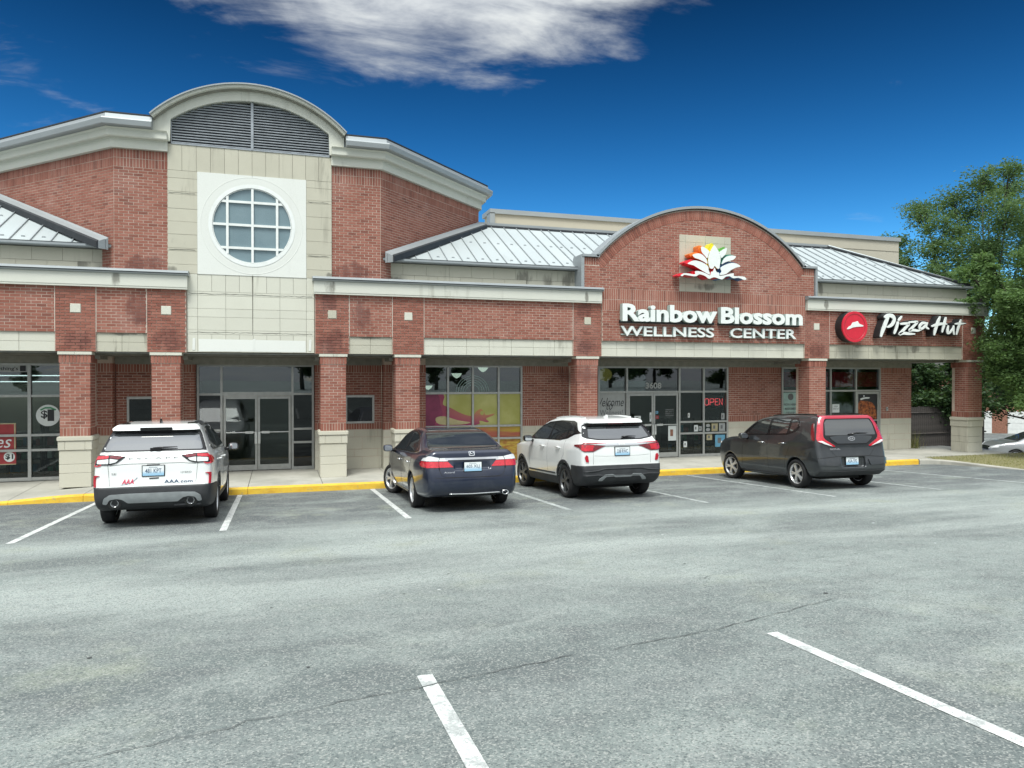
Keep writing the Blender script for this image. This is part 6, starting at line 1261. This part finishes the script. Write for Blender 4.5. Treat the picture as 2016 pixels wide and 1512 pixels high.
def build_sedan():
    sh = sedan_shape(); c = Car('parked_car', 'dark navy blue sedan parked in front of the yoga window', 'paint_navy', sh, gp(3.27, 13.72), 0.0); c.body(.022); sedan_common(c, sh, 'paint_navy')
    # rear screen lies on the sloping deck: seen from above
    c.patch('rear_window', 'car_glass', [(-.66, -.42), (-.3, -.52), (.3, -.52), (.66, -.42), (.56, .30), (.25, .38), (-.25, .38), (-.56, .30)], TOP, off=.004, r=.06); c.line('rear_window_seal', 'gloss_black', [(-.66, -.42), (-.3, -.52), (.3, -.52), (.66, -.42), (.56, .30), (.25, .38), (-.25, .38), (-.56, .30)], TOP, .008, closed=True)
    for sx_ in (-1, 1):
        t = c.patch('tail_light', 'lamp_red', [(sx_ * a, b) for a, b in ((.345, .795), (.87, .795), (.90, .87), (.88, .905), (.44, .895))], REAR, off=.008, r=.015); c.patch('reverse_lens', 'lamp_clear', [(sx_ * a, b) for a, b in ((.44, .903), (.878, .912), (.845, .975), (.74, .995), (.58, .96), (.42, .955))], REAR, off=.010, r=.012, parent=t); c.line('lens_gap', 'gap_line', [(sx_ * .575, .985), (sx_ * .605, .90), (sx_ * .60, .76)], REAR, .005, .009, parent=t)
        c.patch('tail_light_side', 'lamp_red', [(-1.02, .80), (-.84, .81), (-.74, .86), (-.80, .905), (-1.0, .905)], RIGHT if sx_ > 0 else LEFT, off=.008, r=.02); c.patch('tail_light_side', 'lamp_clear', [(-1.0, .912), (-.80, .912), (-.86, .96), (-.98, .975)], RIGHT if sx_ > 0 else LEFT, off=.008, r=.02)
        c.line('boot_gap', 'gap_line', [(sx_ * .60, .76), (sx_ * .56, .66), (sx_ * .48, .625), (0, .615)], REAR, .004)
    c.patch('chrome_bar', 'chrome', [(-.47, .92), (.47, .92), (.50, .945), (.46, .957), (-.46, .957), (-.50, .945)], REAR, off=.012, rim=.03, r=.008); c.plate(0, .80, '605 XLJ')
    bd = c.patch('badge', 'chrome', rounded([(-.05, .985), (.05, .985), (.058, 1.06), (-.058, 1.06)], .02), REAR, off=.010, r=0, step=.5); c.patch('badge_inner', 'paint_navy', [(-.038, .997), (.038, .997), (.044, 1.05), (-.044, 1.05)], REAR, off=.012, r=.01, step=.5, parent=bd)
    for pts in ([(-.028, 1.048), (-.018, 1.0)], [(.028, 1.048), (.018, 1.0)], [(-.022, 1.024), (.022, 1.024)]): c.line('badge_letter', 'chrome', pts, REAR, .006, .013, parent=bd)
    c.text('model_lettering', 'Accord', -.52, -.33, .695, .725, 'chrome', off=.005, shear=.2)
    c.line('bumper_trim', 'chrome', [(-.42, .335), (0, .325), (.52, .335)], REAR, .012, .004); c.line('bumper_crease', 'gap_line', [(-.88, .66), (-.6, .615), (.6, .615), (.88, .66)], REAR, .003, -.001); c.patch('diffuser', 'cladding', [(-.5, .25), (.5, .25), (.42, .31), (-.42, .31)], REAR, off=.006)
    m = MB(); ring_ = [(.062, .042, 0), (.052, .034, -.01), (.05, .032, .08)]; n = 20
    for a, b, dy_ in ring_:
        for j in range(n): w = 2 * math.pi * j / n; m.v.append((.60 + a * math.cos(w), -1.10 + dy_, .325 + b * math.sin(w)))
    for i in range(2):
        for j in range(n): m.f.append((i * n + j, i * n + (j + 1) % n, (i + 1) * n + (j + 1) % n, (i + 1) * n + j))
    m.build('exhaust_tip', 'chrome', c.root, smooth=True); handles(c, (.32, 1.28), .84, 'paint_navy', True); c.mirror(1.05, 2.02, 1.03, 'paint_navy'); c.mirror(-1.05, 2.02, 1.03, 'paint_navy'); wheels4(c, sh, 1.60, .325, 'rim_silver', 5, 'twin', .42)
    c.line('roof_gap', 'gap_line', [(.50, .35), (.53, 1.7)], TOP, .005); c.line('roof_gap', 'gap_line', [(-.50, .35), (-.53, 1.7)], TOP, .005)
# ------------------------------------------------------------------ white crossover
def build_suv_b():
    side = [(-.45, .28), (-.70, .33), (-.84, .44), (-.865, .58), (-.845, .70), (-.848, .88), (-.838, 1.04), (-.82, 1.11), (-.775, 1.16), (-.71, 1.215), (-.53, 1.42), (-.47, 1.475), (-.56, 1.515), (-.54, 1.555), (-.3, 1.60), (.2, 1.64), (.8, 1.645), (1.3, 1.595), (1.62, 1.49), (2.05, 1.25), (2.35, 1.10), (2.8, 1.05), (3.2, .97), (3.4, .84), (3.49, .62), (3.47, .40), (3.3, .27), (2.3, .24), (.6, .24)]
    sh = Shape(side, [(.1, .78), (.32, .85), (.5, .89), (.74, .905), (.97, .90), (1.09, .875), (1.16, .84), (1.33, .765), (1.50, .675), (1.58, .61), (1.68, .5)], [(-.9, .89), (-.8, .94), (-.6, .98), (-.2, 1.0), (2.5, 1.0), (3.0, .955), (3.3, .87), (3.5, .74)], [(0, .335), (2.61, .335)], .385, .08)
    c = Car('parked_car', 'white crossover with black lower cladding parked before the wellness doors', 'paint_white', sh, gp(6.43, 14.0), R(.8)); c.body(); c.rmap = [(0, .03), (.36, .40), (.48, .515), (.60, .69), (.73, .835), (.86, .955), (.985, 1.085), (1.10, 1.185), (1.40, 1.435), (1.49, 1.52), (1.7, 1.72)]; c.smap = [(0, 0), (.90, .98), (1.1, 1.17), (1.3, 1.34), (1.55, 1.575), (1.8, 1.8)]
    def clad(p):
        y, z = p[..., 1], p[..., 2]; low = z - np.where(y < -.38, .69, .42); ring = np.minimum(np.hypot(y, z - .335), np.hypot(y - 2.61, z - .335)) - .445; ring = np.maximum(ring, .6 - np.abs(p[..., 0])); return np.minimum(np.maximum(low, z - .70), ring)
    c.shell('lower_cladding', 'cladding', clad, .010)
    c.patch('rear_window_surround', 'gloss_black', [(-.70, 1.13), (-.45, 1.085), (.45, 1.085), (.70, 1.13), (.77, 1.17), (.70, 1.42), (.62, 1.475), (-.62, 1.475), (-.70, 1.42), (-.77, 1.17)], REAR, off=.003, r=.03); c.patch('rear_window', 'car_glass', [(-.66, 1.145), (-.43, 1.10), (.43, 1.10), (.66, 1.145), (.60, 1.385), (.52, 1.40), (-.52, 1.40), (-.60, 1.385)], REAR, off=.007, r=.03)
    c.patch('spoiler', 'paint_white', [(-.60, 1.49), (.60, 1.49), (.53, 1.54), (-.53, 1.54)], REAR, off=.018, rim=.05); c.patch('brake_light', 'lamp_dark_red', [(-.16, 1.475), (.16, 1.475), (.16, 1.488), (-.16, 1.488)], REAR, off=.024, r=.004)
    for sx_ in (-1, 1):
        t = c.patch('tail_light', 'lamp_dark_red', [(sx_ * a, b) for a, b in ((.28, .985), (.55, .985), (.84, 1.02), (.875, 1.0), (.87, .90), (.80, .86), (.62, .862), (.45, .93))], REAR, off=.008, r=.015); c.patch('red_lens', 'lamp_red', [(sx_ * a, b) for a, b in ((.60, .975), (.85, .985), (.85, .90), (.79, .875), (.64, .88))], REAR, off=.013, r=.012, parent=t); c.patch('red_lens', 'lamp_red', [(sx_ * a, b) for a, b in ((.33, 1.005), (.80, 1.02), (.80, 1.03), (.33, 1.018))], REAR, off=.013, r=.004, parent=t)
        c.patch('tail_light_side', 'lamp_dark_red', [(-.83, .90), (-.70, .96), (-.52, .985), (-.50, 1.01), (-.83, 1.03)], RIGHT if sx_ > 0 else LEFT, off=.009, r=.015); c.patch('reflector', 'reflector_red', [(sx_ * a, b) for a, b in ((.72, .655), (.775, .66), (.80, .74), (.77, .80), (.735, .77))], REAR, off=.012, r=.012); c.line('tailgate_gap', 'gap_grey', [(sx_ * .62, .87), (sx_ * .62, .62)], REAR, .0035)
    c.patch('chrome_bar', 'chrome', [(-.34, .965), (.34, .965), (.56, .985), (.54, 1.003), (.3, 1.012), (-.3, 1.012), (-.54, 1.003), (-.56, .985)], REAR, off=.016, rim=.03, r=.008); c.text('badge', 'KIA', -.07, .07, .975, 1.003, 'sign_white', off=.02, offset=.01); c.plate(0, .86, '238 RWC'); c.line('hatch_crease', 'gap_grey', [(-.60, .775), (-.35, .76), (.35, .76), (.60, .775)], REAR, .004, -.002)
    c.patch('skid_plate', 'skid_silver', [(-.52, .36), (.52, .36), (.50, .40), (.40, .475), (.22, .48), (.17, .455), (-.17, .455), (-.22, .48), (-.40, .475), (-.50, .40)], REAR, off=.02, rim=.05, r=.015); c.patch('skid_recess', 'cladding', [(-.44, .355), (.44, .355), (.36, .44), (.2, .445), (.16, .425), (-.16, .425), (-.2, .445), (-.36, .44)], REAR, off=.026, r=.015)
    for z_, w_ in ((.52, .012), (.46, .01)): c.line('bumper_ridge', 'cladding', [(-.82, z_), (-.55, z_ + .01), (-.4, z_ + .03 if z_ > .5 else z_), (.4, z_ + .03 if z_ > .5 else z_), (.55, z_ + .01), (.82, z_)], REAR, .016, .006)
    q, n = c.conform([(.05, 1.125), (.2, 1.14), (.36, 1.135)], REAR, .03); MB().tube([tuple(p) for p in q], [.016, .014, .006], 8).build('rear_wiper', 'gloss_black', c.root, smooth=True)
    for v in (RIGHT, LEFT):
        c.patch('window_trim', 'gloss_black', [(-.60, 1.27), (-.35, 1.235), (-.05, 1.13), (.3, 1.085), (2.18, 1.08), (1.65, 1.40), (1.3, 1.50), (.7, 1.535), (.0, 1.525), (-.2, 1.49), (-.42, 1.33)], v, off=.003, r=.03); c.patch('side_window', 'car_glass', [(-.28, 1.26), (-.02, 1.165), (-.02, 1.475), (-.12, 1.44)], v, off=.006, r=.02); c.patch('side_window', 'car_glass', [(.04, 1.15), (.3, 1.11), (.88, 1.105), (.88, 1.495), (.04, 1.485)], v, off=.006, r=.02); c.patch('side_window', 'car_glass', [(.98, 1.105), (2.02, 1.10), (1.60, 1.365), (1.28, 1.46), (.98, 1.49)], v, off=.006, r=.03)
        for p in ([(.93, 1.08), (.93, .45)], [(.0, 1.1), (.0, .8), (.33, .5)], [(2.0, 1.08), (2.05, .5)]): c.line('door_gap', 'gap_grey', p, v, .004)
        c.line('sill_line', 'cladding', [(.5, .42), (2.1, .42)], v, .02); c.line('beltline_trim', 'chrome', [(.25, 1.085), (2.1, 1.078)], v, .007)
    handles(c, (.30, 1.20), .93, 'paint_white'); c.patch('windscreen', 'car_glass', [(-.68, 1.12), (.68, 1.12), (.56, 1.47), (-.56, 1.47)], FRONT, off=.004, r=.05); c.both('headlight', 'lamp_clear', [(.45, .90), (.82, .94), (.80, 1.0), (.5, .97)], FRONT, off=.008); c.both('headlight_side', 'gloss_black', [(2.95, .93), (3.25, .88), (3.2, .95), (3.0, .985)], RIGHT, off=.008)
    fin = MB(); slab2d(fin, [[(-.10, 0), (.12, 0), (-.07, .06), (-.1, .055)]], lambda u, v, w: (v, -.1 + u, 1.61 + w), -.012, .012); fin.build('antenna_fin', 'paint_white', c.root); c.both('roof_rail', 'paint_white', [(.52, -.25), (.555, 1.2), (.535, 1.2), (.50, -.25)], TOP, off=.02, r=.008, rim=.03)
    c.mirror(1.02, 1.82, 1.16, 'gloss_black'); c.mirror(-1.02, 1.82, 1.16, 'gloss_black'); wheels4(c, sh, 1.575, .335, 'rim_dark', 5, 'twin', .10)
# ------------------------------------------------------------------ grey box-shaped hatchback
def build_box():
    side = [(-.40, .26), (-.62, .31), (-.745, .40), (-.765, .52), (-.75, .62), (-.73, .72), (-.705, .86), (-.695, .98), (-.68, 1.06), (-.625, 1.30), (-.575, 1.47), (-.565, 1.54), (-.49, 1.58), (-.1, 1.605), (.5, 1.615), (1.0, 1.60), (1.4, 1.55), (1.65, 1.48), (2.0, 1.26), (2.25, 1.09), (2.7, 1.05), (3.1, .96), (3.32, .84), (3.43, .62), (3.42, .38), (3.28, .24), (2.3, .21), (.6, .21)]
    sh = Shape(side, [(.1, .77), (.3, .84), (.48, .89), (.66, .905), (.85, .90), (1.0, .885), (1.08, .865), (1.25, .815), (1.45, .735), (1.54, .66), (1.63, .56)], [(-.8, .90), (-.7, .945), (-.5, .98), (-.1, 1.0), (2.4, 1.0), (2.9, .96), (3.2, .89), (3.45, .74)], [(0, .315), (2.6, .315)], .36, .085, cuts=[((0, -.77, .585), (.30, .09, .105), .03)])
    c = Car('parked_car', 'dark grey box-shaped hatchback with red rear window frame, parked rightmost', 'paint_grey', sh, gp(11.70, 13.52), R(-2.2)); c.body(); c.rmap = [(0, 0), (.7, .71), (.9, .93), (1.1, 1.13), (1.5, 1.51), (1.7, 1.7)]; c.smap = [(0, 0), (.9, .93), (1.1, 1.14), (1.5, 1.515), (1.8, 1.8)]
    o = [(-.775, 1.02), (-.40, .90), (.40, .90), (.775, 1.02), (.80, 1.12), (.70, 1.42), (.62, 1.535), (-.62, 1.535), (-.70, 1.42), (-.80, 1.12)]
    fr_o = rounded([(-.86, 1.08), (-.80, .985), (-.45, .885), (.45, .885), (.80, .985), (.86, 1.08), (.76, 1.42), (.66, 1.555), (-.66, 1.555), (-.76, 1.42)], .05, 4); fr_i = rounded([(-.685, 1.06), (-.40, .93), (.40, .93), (.685, 1.06), (.63, 1.39), (.57, 1.50), (-.57, 1.50), (-.63, 1.39)], .04, 4)
    c.patch('rear_frame', 'trim_red_gloss', [(-.44, .878), (-.80, .98), (-.86, 1.08), (-.76, 1.42), (-.66, 1.555), (.66, 1.555), (.76, 1.42), (.86, 1.08), (.80, .98), (.44, .878), (.43, .90), (.66, 1.04), (.69, 1.1), (.63, 1.39), (.57, 1.50), (-.57, 1.50), (-.63, 1.39), (-.69, 1.1), (-.66, 1.04), (-.43, .90)], REAR, off=.012, rim=.03, r=.03); c.patch('rear_panel', 'gloss_black', [(-.70, 1.06), (-.41, .925), (.41, .925), (.70, 1.06), (.645, 1.40), (.58, 1.51), (-.58, 1.51), (-.645, 1.40)], REAR, off=.005, r=.03)
    c.patch('rear_window', 'car_glass', [(-.64, 1.125), (.64, 1.125), (.60, 1.38), (.54, 1.475), (-.54, 1.475), (-.60, 1.38)], REAR, off=.010, r=.03); c.patch('tailgate_panel', 'paint_grey', [(-.54, 1.09), (-.50, 1.03), (-.36, .945), (.36, .945), (.50, 1.03), (.54, 1.09), (.3, 1.115), (-.3, 1.115)], REAR, off=.016, r=.03); bd = c.patch('badge', 'chrome', ell(0, 1.045, .085, .045, 22), REAR, off=.022, r=0, step=.5); c.patch('badge_inner', 'gloss_black', ell(0, 1.045, .072, .034, 22), REAR, off=.024, r=0, step=.5, parent=bd); c.text('badge_lettering', 'KIA', -.05, .05, 1.025, 1.065, 'chrome', off=.027, parent=bd, offset=.01)
    for sx_ in (-1, 1):
        t = c.patch('tail_light', 'lamp_red', [(sx_ * a, b) for a, b in ((.86, 1.08), (.81, .978), (.44, .878), (.43, .90), (.66, 1.03), (.705, 1.12), (.70, 1.36), (.76, 1.36), (.815, 1.22))], REAR, off=.017, r=.02); c.patch('clear_lens', 'lamp_clear', [(sx_ * a, b) for a, b in ((.82, 1.0), (.70, .945), (.48, .888), (.60, .945), (.74, 1.01))], REAR, off=.021, r=.01, parent=t)
        c.patch('tail_light_side', 'lamp_dark_red', [(-.60, 1.0), (-.52, 1.02), (-.47, 1.12), (-.42, 1.35), (-.46, 1.40), (-.54, 1.20)], RIGHT if sx_ > 0 else LEFT, off=.010, r=.02); c.patch('reflector', 'reflector_red', [(sx_ * a, b) for a, b in ((.48, .555), (.80, .57), (.82, .60), (.50, .59))], REAR, off=.012, r=.008); c.line('tailgate_gap', 'gap_line', [(sx_ * .62, .92), (sx_ * .50, .77), (sx_ * .42, .70)], REAR, .004)
        c.patch('bumper_wing', 'paint_grey', [(sx_ * a, b) for a, b in ((.36, .64), (.86, .66), (.87, .53), (.40, .51))], REAR, off=.016, rim=.04, r=.03)
    c.line('bumper_ledge', 'gap_line', [(-.85, .67), (-.36, .70), (.36, .70), (.85, .67)], REAR, .006); c.plate(0, .60, 'A5A 592'); c.patch('lower_valance', 'cladding', [(-.82, .30), (.82, .30), (.84, .42), (.5, .40), (-.5, .40), (-.84, .42)], REAR, off=.010, r=.03); c.text('model_lettering', 'SOUL', -.56, -.30, .825, .855, 'chrome', off=.005, offset=.01)
    q, n = c.conform([(-.05, 1.13), (.15, 1.16), (.42, 1.155)], REAR, .035); MB().tube([tuple(p) for p in q], [.02, .016, .006], 8).build('rear_wiper', 'gloss_black', c.root, smooth=True)
    for v in (RIGHT, LEFT):
        c.patch('window_trim', 'gloss_black', [(-.05, 1.28), (.08, 1.18), (.35, 1.11), (2.10, 1.075), (1.62, 1.40), (1.3, 1.49), (.6, 1.52), (.1, 1.50), (.0, 1.42)], v, off=.003, r=.04); c.patch('side_window', 'car_glass', [(.02, 1.29), (.16, 1.20), (.26, 1.18), (.26, 1.465), (.12, 1.46), (.04, 1.40)], v, off=.006, r=.03); c.patch('side_window', 'car_glass', [(.34, 1.145), (.98, 1.12), (.98, 1.48), (.34, 1.475)], v, off=.006, r=.025); c.patch('side_window', 'car_glass', [(1.07, 1.115), (1.92, 1.095), (1.55, 1.375), (1.28, 1.455), (1.07, 1.475)], v, off=.006, r=.03)
        for p in ([(1.02, 1.1), (1.02, .35)], [(.28, 1.12), (.2, .9), (.35, .6), (.42, .4)], [(2.0, 1.06), (2.08, .4)]): c.line('door_gap', 'gap_line', p, v, .004)
        c.line('sill_trim', 'cladding', [(.42, .27), (2.2, .27)], v, .02)
    handles(c, (.46, 1.25), .93, 'paint_grey', True); c.patch('windscreen', 'car_glass', [(-.68, 1.11), (.68, 1.11), (.58, 1.46), (-.58, 1.46)], FRONT, off=.004, r=.05); c.both('headlight', 'lamp_clear', [(.4, .84), (.82, .87), (.80, .92), (.45, .90)], FRONT, off=.008)
    c.both('roof_rail', 'gloss_black', [(.56, -.3), (.58, 1.2), (.55, 1.2), (.53, -.3)], TOP, off=.014, r=.008, rim=.03); c.mirror(1.03, 1.78, 1.10, 'paint_grey'); c.mirror(-1.03, 1.78, 1.10, 'paint_grey'); wheels4(c, sh, 1.575, .315, 'rim_silver', 5, 'twin', .16)
# ------------------------------------------------------------------ silver car beyond the verge
def build_silver():
    sh = sedan_shape(); x, y = 33.2, 23.25; c = Car('parked_car', 'silver sedan half out of frame beyond the grass verge', 'paint_silver', sh, (x, y, gz(x, y)), R(60), pitch=0.0, group=None); c.body(.03); sedan_common(c, sh, 'paint_silver'); handles(c, (.32, 1.28), .84, 'paint_silver', True); c.mirror(1.05, 2.02, 1.03, 'gloss_black'); c.mirror(-1.05, 2.02, 1.03, 'gloss_black'); wheels4(c, sh, 1.60, .325, 'rim_silver', 5, 'twin', 0.0)
build_suv_a(); build_sedan(); build_suv_b(); build_box(); build_silver()
# ================================================================== TREES AND WHAT LIES BEYOND
def leaf_cards(centers, radii, n, size, seed, droop=0.0, flat=.35):
    """n small leaf quads scattered in clumps; returns verts, faces"""
    g = np.random.default_rng(seed); k = len(centers); w = (radii[:, 0] * radii[:, 1] * radii[:, 2]) ** .62; pick = g.choice(k, n, p=w / w.sum()); d = g.normal(size=(n, 3)); d /= np.linalg.norm(d, axis=1, keepdims=True); r = g.random(n) ** .45
    c = centers[pick] + (d * (r * .55)[:, None] + g.normal(size=(n, 3)) * .34) * radii[pick]; c[:, 2] -= droop * g.random(n) * (r ** 2)
    t = g.normal(size=(n, 3)); t[:, 2] = t[:, 2] * flat - droop * .6; t /= np.linalg.norm(t, axis=1, keepdims=True); b = np.cross(t, g.normal(size=(n, 3))); b /= np.linalg.norm(b, axis=1, keepdims=True) + 1e-9
    s = size * g.uniform(.6, 1.4, n)[:, None]; V = np.stack([c - t * s, c + b * s * .42, c + t * s, c - b * s * .42], 1).reshape(-1, 3); F = np.arange(4 * n).reshape(-1, 4); return V, F
def tree(name, label, base, trunk_h, clumps, n, leaf, size, seed, group=None, trunk_r=.22, droop=0.0, mul=1, spread=.55, sub=6):
    """clumps: (dx, dy, z, rx, rz) crown masses relative to the base; each breaks into smaller tufts on limbs"""
    g = random.Random(seed); t = empty(name, base, label=label, category='tree')
    if group: t['group'] = group
    m = MB(); top = max(c[2] for c in clumps); P = [(0, 0, -.2)]; x = y = 0
    for i in range(1, 7): x += g.gauss(0, .08); y += g.gauss(0, .08); P.append((x, y, trunk_h * i / 6))
    m.tube(P, [trunk_r * (1.25 - .5 * i / 6) for i in range(7)], 10); apex = Vector(P[-1]); C = []; Rd = []
    for dx_, dy_, z_, rx, rz_ in clumps:
        c = Vector((dx_, dy_, z_)); s0 = Vector(P[3 + g.randrange(4)]); mid = s0.lerp(c, .5) + Vector((g.gauss(0, .2), g.gauss(0, .2), -.15 * (c - s0).length * .5)); m.tube([tuple(s0), tuple(mid), tuple(c)], [trunk_r * .36, trunk_r * .20, trunk_r * .05], 7)
        for k in range(sub):
            d = Vector((g.gauss(0, 1), g.gauss(0, 1), g.gauss(0, .8))).normalized(); q = c + Vector((d.x * rx, d.y * rx, d.z * rz_)) * g.uniform(.45, 1.0); m.tube([tuple(c.lerp(mid, g.uniform(.0, .25))), tuple(c.lerp(q, .6) + Vector((0, 0, .05))), tuple(q)], [.022, .014, .006], 5); C.append(tuple(q)); rr = rx * spread * g.uniform(.55, 1.1); Rd.append((rr, rr, rr * .62))
        C.append(tuple(c)); Rd.append((rx * .5, rx * .5, rz_ * .5))
        for t_ in (.35, .6, .8): q = mid.lerp(c, t_); C.append(tuple(q)); Rd.append((rx * .75, rx * .75, rx * .6))
    m.build('trunk', 'bark', t, smooth=True); V, F = leaf_cards(np.array(C), np.array(Rd), n, size, seed, droop); link('crown', np_mesh('crown', V, F, smooth=False), leaf, t); return t
def crown(g, n, rx, rz_, z0, lean=0.0):
    out = []
    for i in range(n): a = g.uniform(0, 6.28); h = g.random(); rad = rx * math.sqrt(max(.08, 1 - (2 * h - .85) ** 2)) * g.uniform(.25, .95); out.append((rad * math.cos(a) + lean * h, rad * math.sin(a), z0 + rz_ * h, rx * g.uniform(.26, .42), rx * g.uniform(.2, .34)))
    return out
g = random.Random(3)
def planted(x_img, dist, height_img, blobs, depth, seed):
    """crown masses laid out from the view: heights and widths at a real distance, spread in depth"""
    f_, th = 1456.0, R(17.53); F2, R2 = Vector((math.sin(th), math.cos(th))), Vector((math.cos(th), -math.sin(th))); k = dist / f_; gg = random.Random(seed); p = (F2 + R2 * ((x_img - 1008) / f_)) * dist; z0 = gz(p.x, p.y); out = []
    for bx, by, br in blobs: dd = gg.uniform(-depth, depth); o = R2 * ((bx - x_img) * k) + F2 * dd; out.append((o.x, o.y, CAM_Z + (744 - by) * k - z0, br * k * 1.05, br * k * .85))
    return (p.x, p.y, z0), out
bs, cl = planted(1905, 45, 0, [(1948, 350, 30), (1980, 362, 30), (1912, 380, 36), (1868, 388, 30), (1838, 412, 30), (1962, 405, 42), (1915, 435, 44), (1862, 455, 40), (1806, 470, 30), (1762, 470, 20), (1738, 462, 12), (1995, 445, 46), (1830, 505, 40), (1890, 505, 46), (1950, 488, 40), (1782, 512, 26), (2012, 395, 36), (2005, 520, 50), (1842, 555, 40), (1902, 565, 46), (1962, 560, 46), (1800, 545, 24), (2035, 350, 40), (1935, 365, 30), (2050, 450, 50)], 3.2, 5)
tree('locust_tree', 'tall airy green tree rising behind the right end of the roof', bs, 6.0, cl, 64000, 'leaf_bright', .085, 5, 'trees beside the building', .30, sub=10, spread=.80)
bs, cl = planted(2085, 23.6, 0, [(1925, 552, 20), (1960, 528, 28), (2000, 515, 34), (1990, 570, 36), (1948, 598, 26), (1982, 622, 40), (1938, 648, 18), (1952, 682, 28), (2000, 680, 40), (1962, 722, 28), (1992, 742, 40), (2012, 600, 40), (1918, 535, 13), (1932, 590, 16), (1978, 785, 36), (2045, 560, 50), (2045, 660, 50), (1940, 625, 16), (2040, 760, 50), (1975, 500, 18)], 1.3, 8)
tree('feathery_tree', 'nearer feathery green tree hanging over the right corner of the building', bs, 3.2, cl, 85000, 'leaf_fresh', .05, 9, 'trees beside the building', .14, droop=.10, sub=10, spread=.80)
for i, (x, y, lab, hgt, rx) in enumerate(((35.5, 30.5, 'dark leafy tree seen through the arcade opening', 6.0, 3.0), (33.2, 33.0, 'dark tree left in the arcade opening', 6.5, 2.8), (41.5, 31.0, 'dark tree behind the silver sedan at the right edge', 6.5, 3.4), (47.0, 33.0, 'dark tree beyond the right edge pillar', 8.0, 3.6))):
    tree('shade_tree', lab, (x, y, gz(x, y)), hgt * .5, crown(random.Random(20 + i), 13, rx, hgt * .62, hgt * .30), 20000, 'leaf_dark', .10, 30 + i, 'trees beside the building', .2, sub=6)
# row of trees across the lot, behind the camera: seen in the shop windows and on the cars
for i, (x, y, hgt, lab) in enumerate(((-24, -44, 7.0, 'far left tree across the lot, mirrored in the dollar shop window'), (-17, -52, 5.0, 'low tree across the lot, mirrored beside the price sticker'), (2.6, -46, 8.5, 'tree across the lot mirrored in the entrance transom'), (17.5, -44, 8.0, 'tree across the lot mirrored in the leftmost yoga transom pane'), (24, -60, 4.0, 'low bush-like tree across the lot, mirrored under the rainbow arcs'), (40, -40, 9.5, 'dense tree across the lot, mirrored above the welcome poster'), (47, -46, 11, 'tall dense tree across the lot, mirrored above the wellness doors'), (55, -43, 10, 'dense tree across the lot, mirrored behind the open sign'), (-45, -40, 9, 'outermost left tree across the lot'), (64, -38, 10, 'unseen tree added across the lot, darkening reflections in the restaurant windows'), (72, -42, 11, 'tall unseen tree added across the lot, darkening reflections above the restaurant door'), (43.5, -52, 10, 'rearmost dense tree mirrored above the wellness doors'))):  # the restaurant pair is added out of view to darken its glass
    tree('lot_tree', lab, (x, y, gz(x, y)), hgt * .45, crown(random.Random(60 + i), 11, hgt * .36, hgt * .8, hgt * .10), 8000, 'leaf_far', .20, 90 + i, 'trees across the lot seen in reflections', .2, sub=4)
# wooden fence of single boards
fx0, fy0, fx1, fy1 = 25.6, 29.5, 37.5, 31.3
fe = empty('wooden_fence', (fx0, fy0, gz(fx0, fy0)), label='dark wooden board fence behind the arcade opening', category='fence'); u = Vector((fx1 - fx0, fy1 - fy0, 0)); L = u.length; u.normalize(); nn = Vector((u.y, -u.x, 0)); n = int(L / .16); fm = None
for i in range(n):
    if fm is None: b = MB().box(-.07, .07, -.012, .012, -.6, 1.62); fm = mesh_of('board', b.v, b.f); fm.materials.append(MATS['fence_wood'])
    o = link('board', fm, None, fe); p = u * (i * L / n); o.location = (p.x, p.y, g.uniform(-.03, .03) - .10 * i / n); o.rotation_euler[2] = math.atan2(u.y, u.x)
for z_ in (.2, 1.3): m = MB(); m.tube([tuple(nn * .04 + Vector((0, 0, z_))), tuple(u * L + nn * .04 + Vector((0, 0, z_ - .1)))], .045, 4); m.build('rail', 'fence_wood', fe)
# town houses beyond the fence
def house(x, y, w, d, h, rz, lab, garage=True):
    t = empty('town_house', (x, y, gz(x, y) - .2), R(rz), label=lab, category='house', group='town houses beyond the fence'); MB().box(-w / 2, w / 2, 0, d, 0, h).build('wall', 'house_brick', t)
    m = MB(); m.v = [(-w / 2 - .3, -.4, h), (w / 2 + .3, -.4, h), (w / 2 + .3, d + .4, h), (-w / 2 - .3, d + .4, h), (-w / 2 - .3, d / 2, h + d * .32), (w / 2 + .3, d / 2, h + d * .32)]; m.f = [(0, 1, 5, 4), (3, 4, 5, 2), (0, 4, 3), (1, 2, 5), (0, 3, 2, 1)]; m.build('roof', 'house_roof', t)
    k = int(w / 3.2)
    for i in range(k):
        cx = -w / 2 + (i + .5) * w / k
        if garage: dg_ = MB().box(cx - 1.15, cx + 1.15, -.05, .02, .0, 2.1).build('garage_door', 'house_white', t); [MB().box(cx - 1.1, cx + 1.1, -.07, -.051, .1 + r_ * .5, .54 + r_ * .5).build('panel', 'house_white', dg_) for r_ in range(4)]
        wd = MB().box(cx - .5, cx + .5, -.04, .02, 2.9, 4.2).build('window', 'house_white', t); MB().box(cx - .43, cx + .43, -.055, -.041, 2.97, 4.13).build('pane', 'dark_glass', wd)
house(49, 50, 13, 8, 5.2, -22, 'brick town house with white garage doors seen left of the end pillar'); house(62, 46, 14, 8, 5.2, -34, 'brick town house with white garage doors behind the silver sedan')
# clipped round hedge
hd = empty('round_hedge', (36.2, 33.6, gz(36.2, 33.6)), label='clipped round green hedge behind the fence', category='hedge'); V, F = leaf_cards(np.array([[0, 0, .9]]), np.array([[1.0, 1.0, 1.25]]), 5000, .07, 77); link('foliage', np_mesh('foliage', V, F, smooth=False), 'leaf_bright', hd); MB().tube([(0, 0, -.1), (0, 0, .9)], .06, 6).build('stem', 'bark', hd)
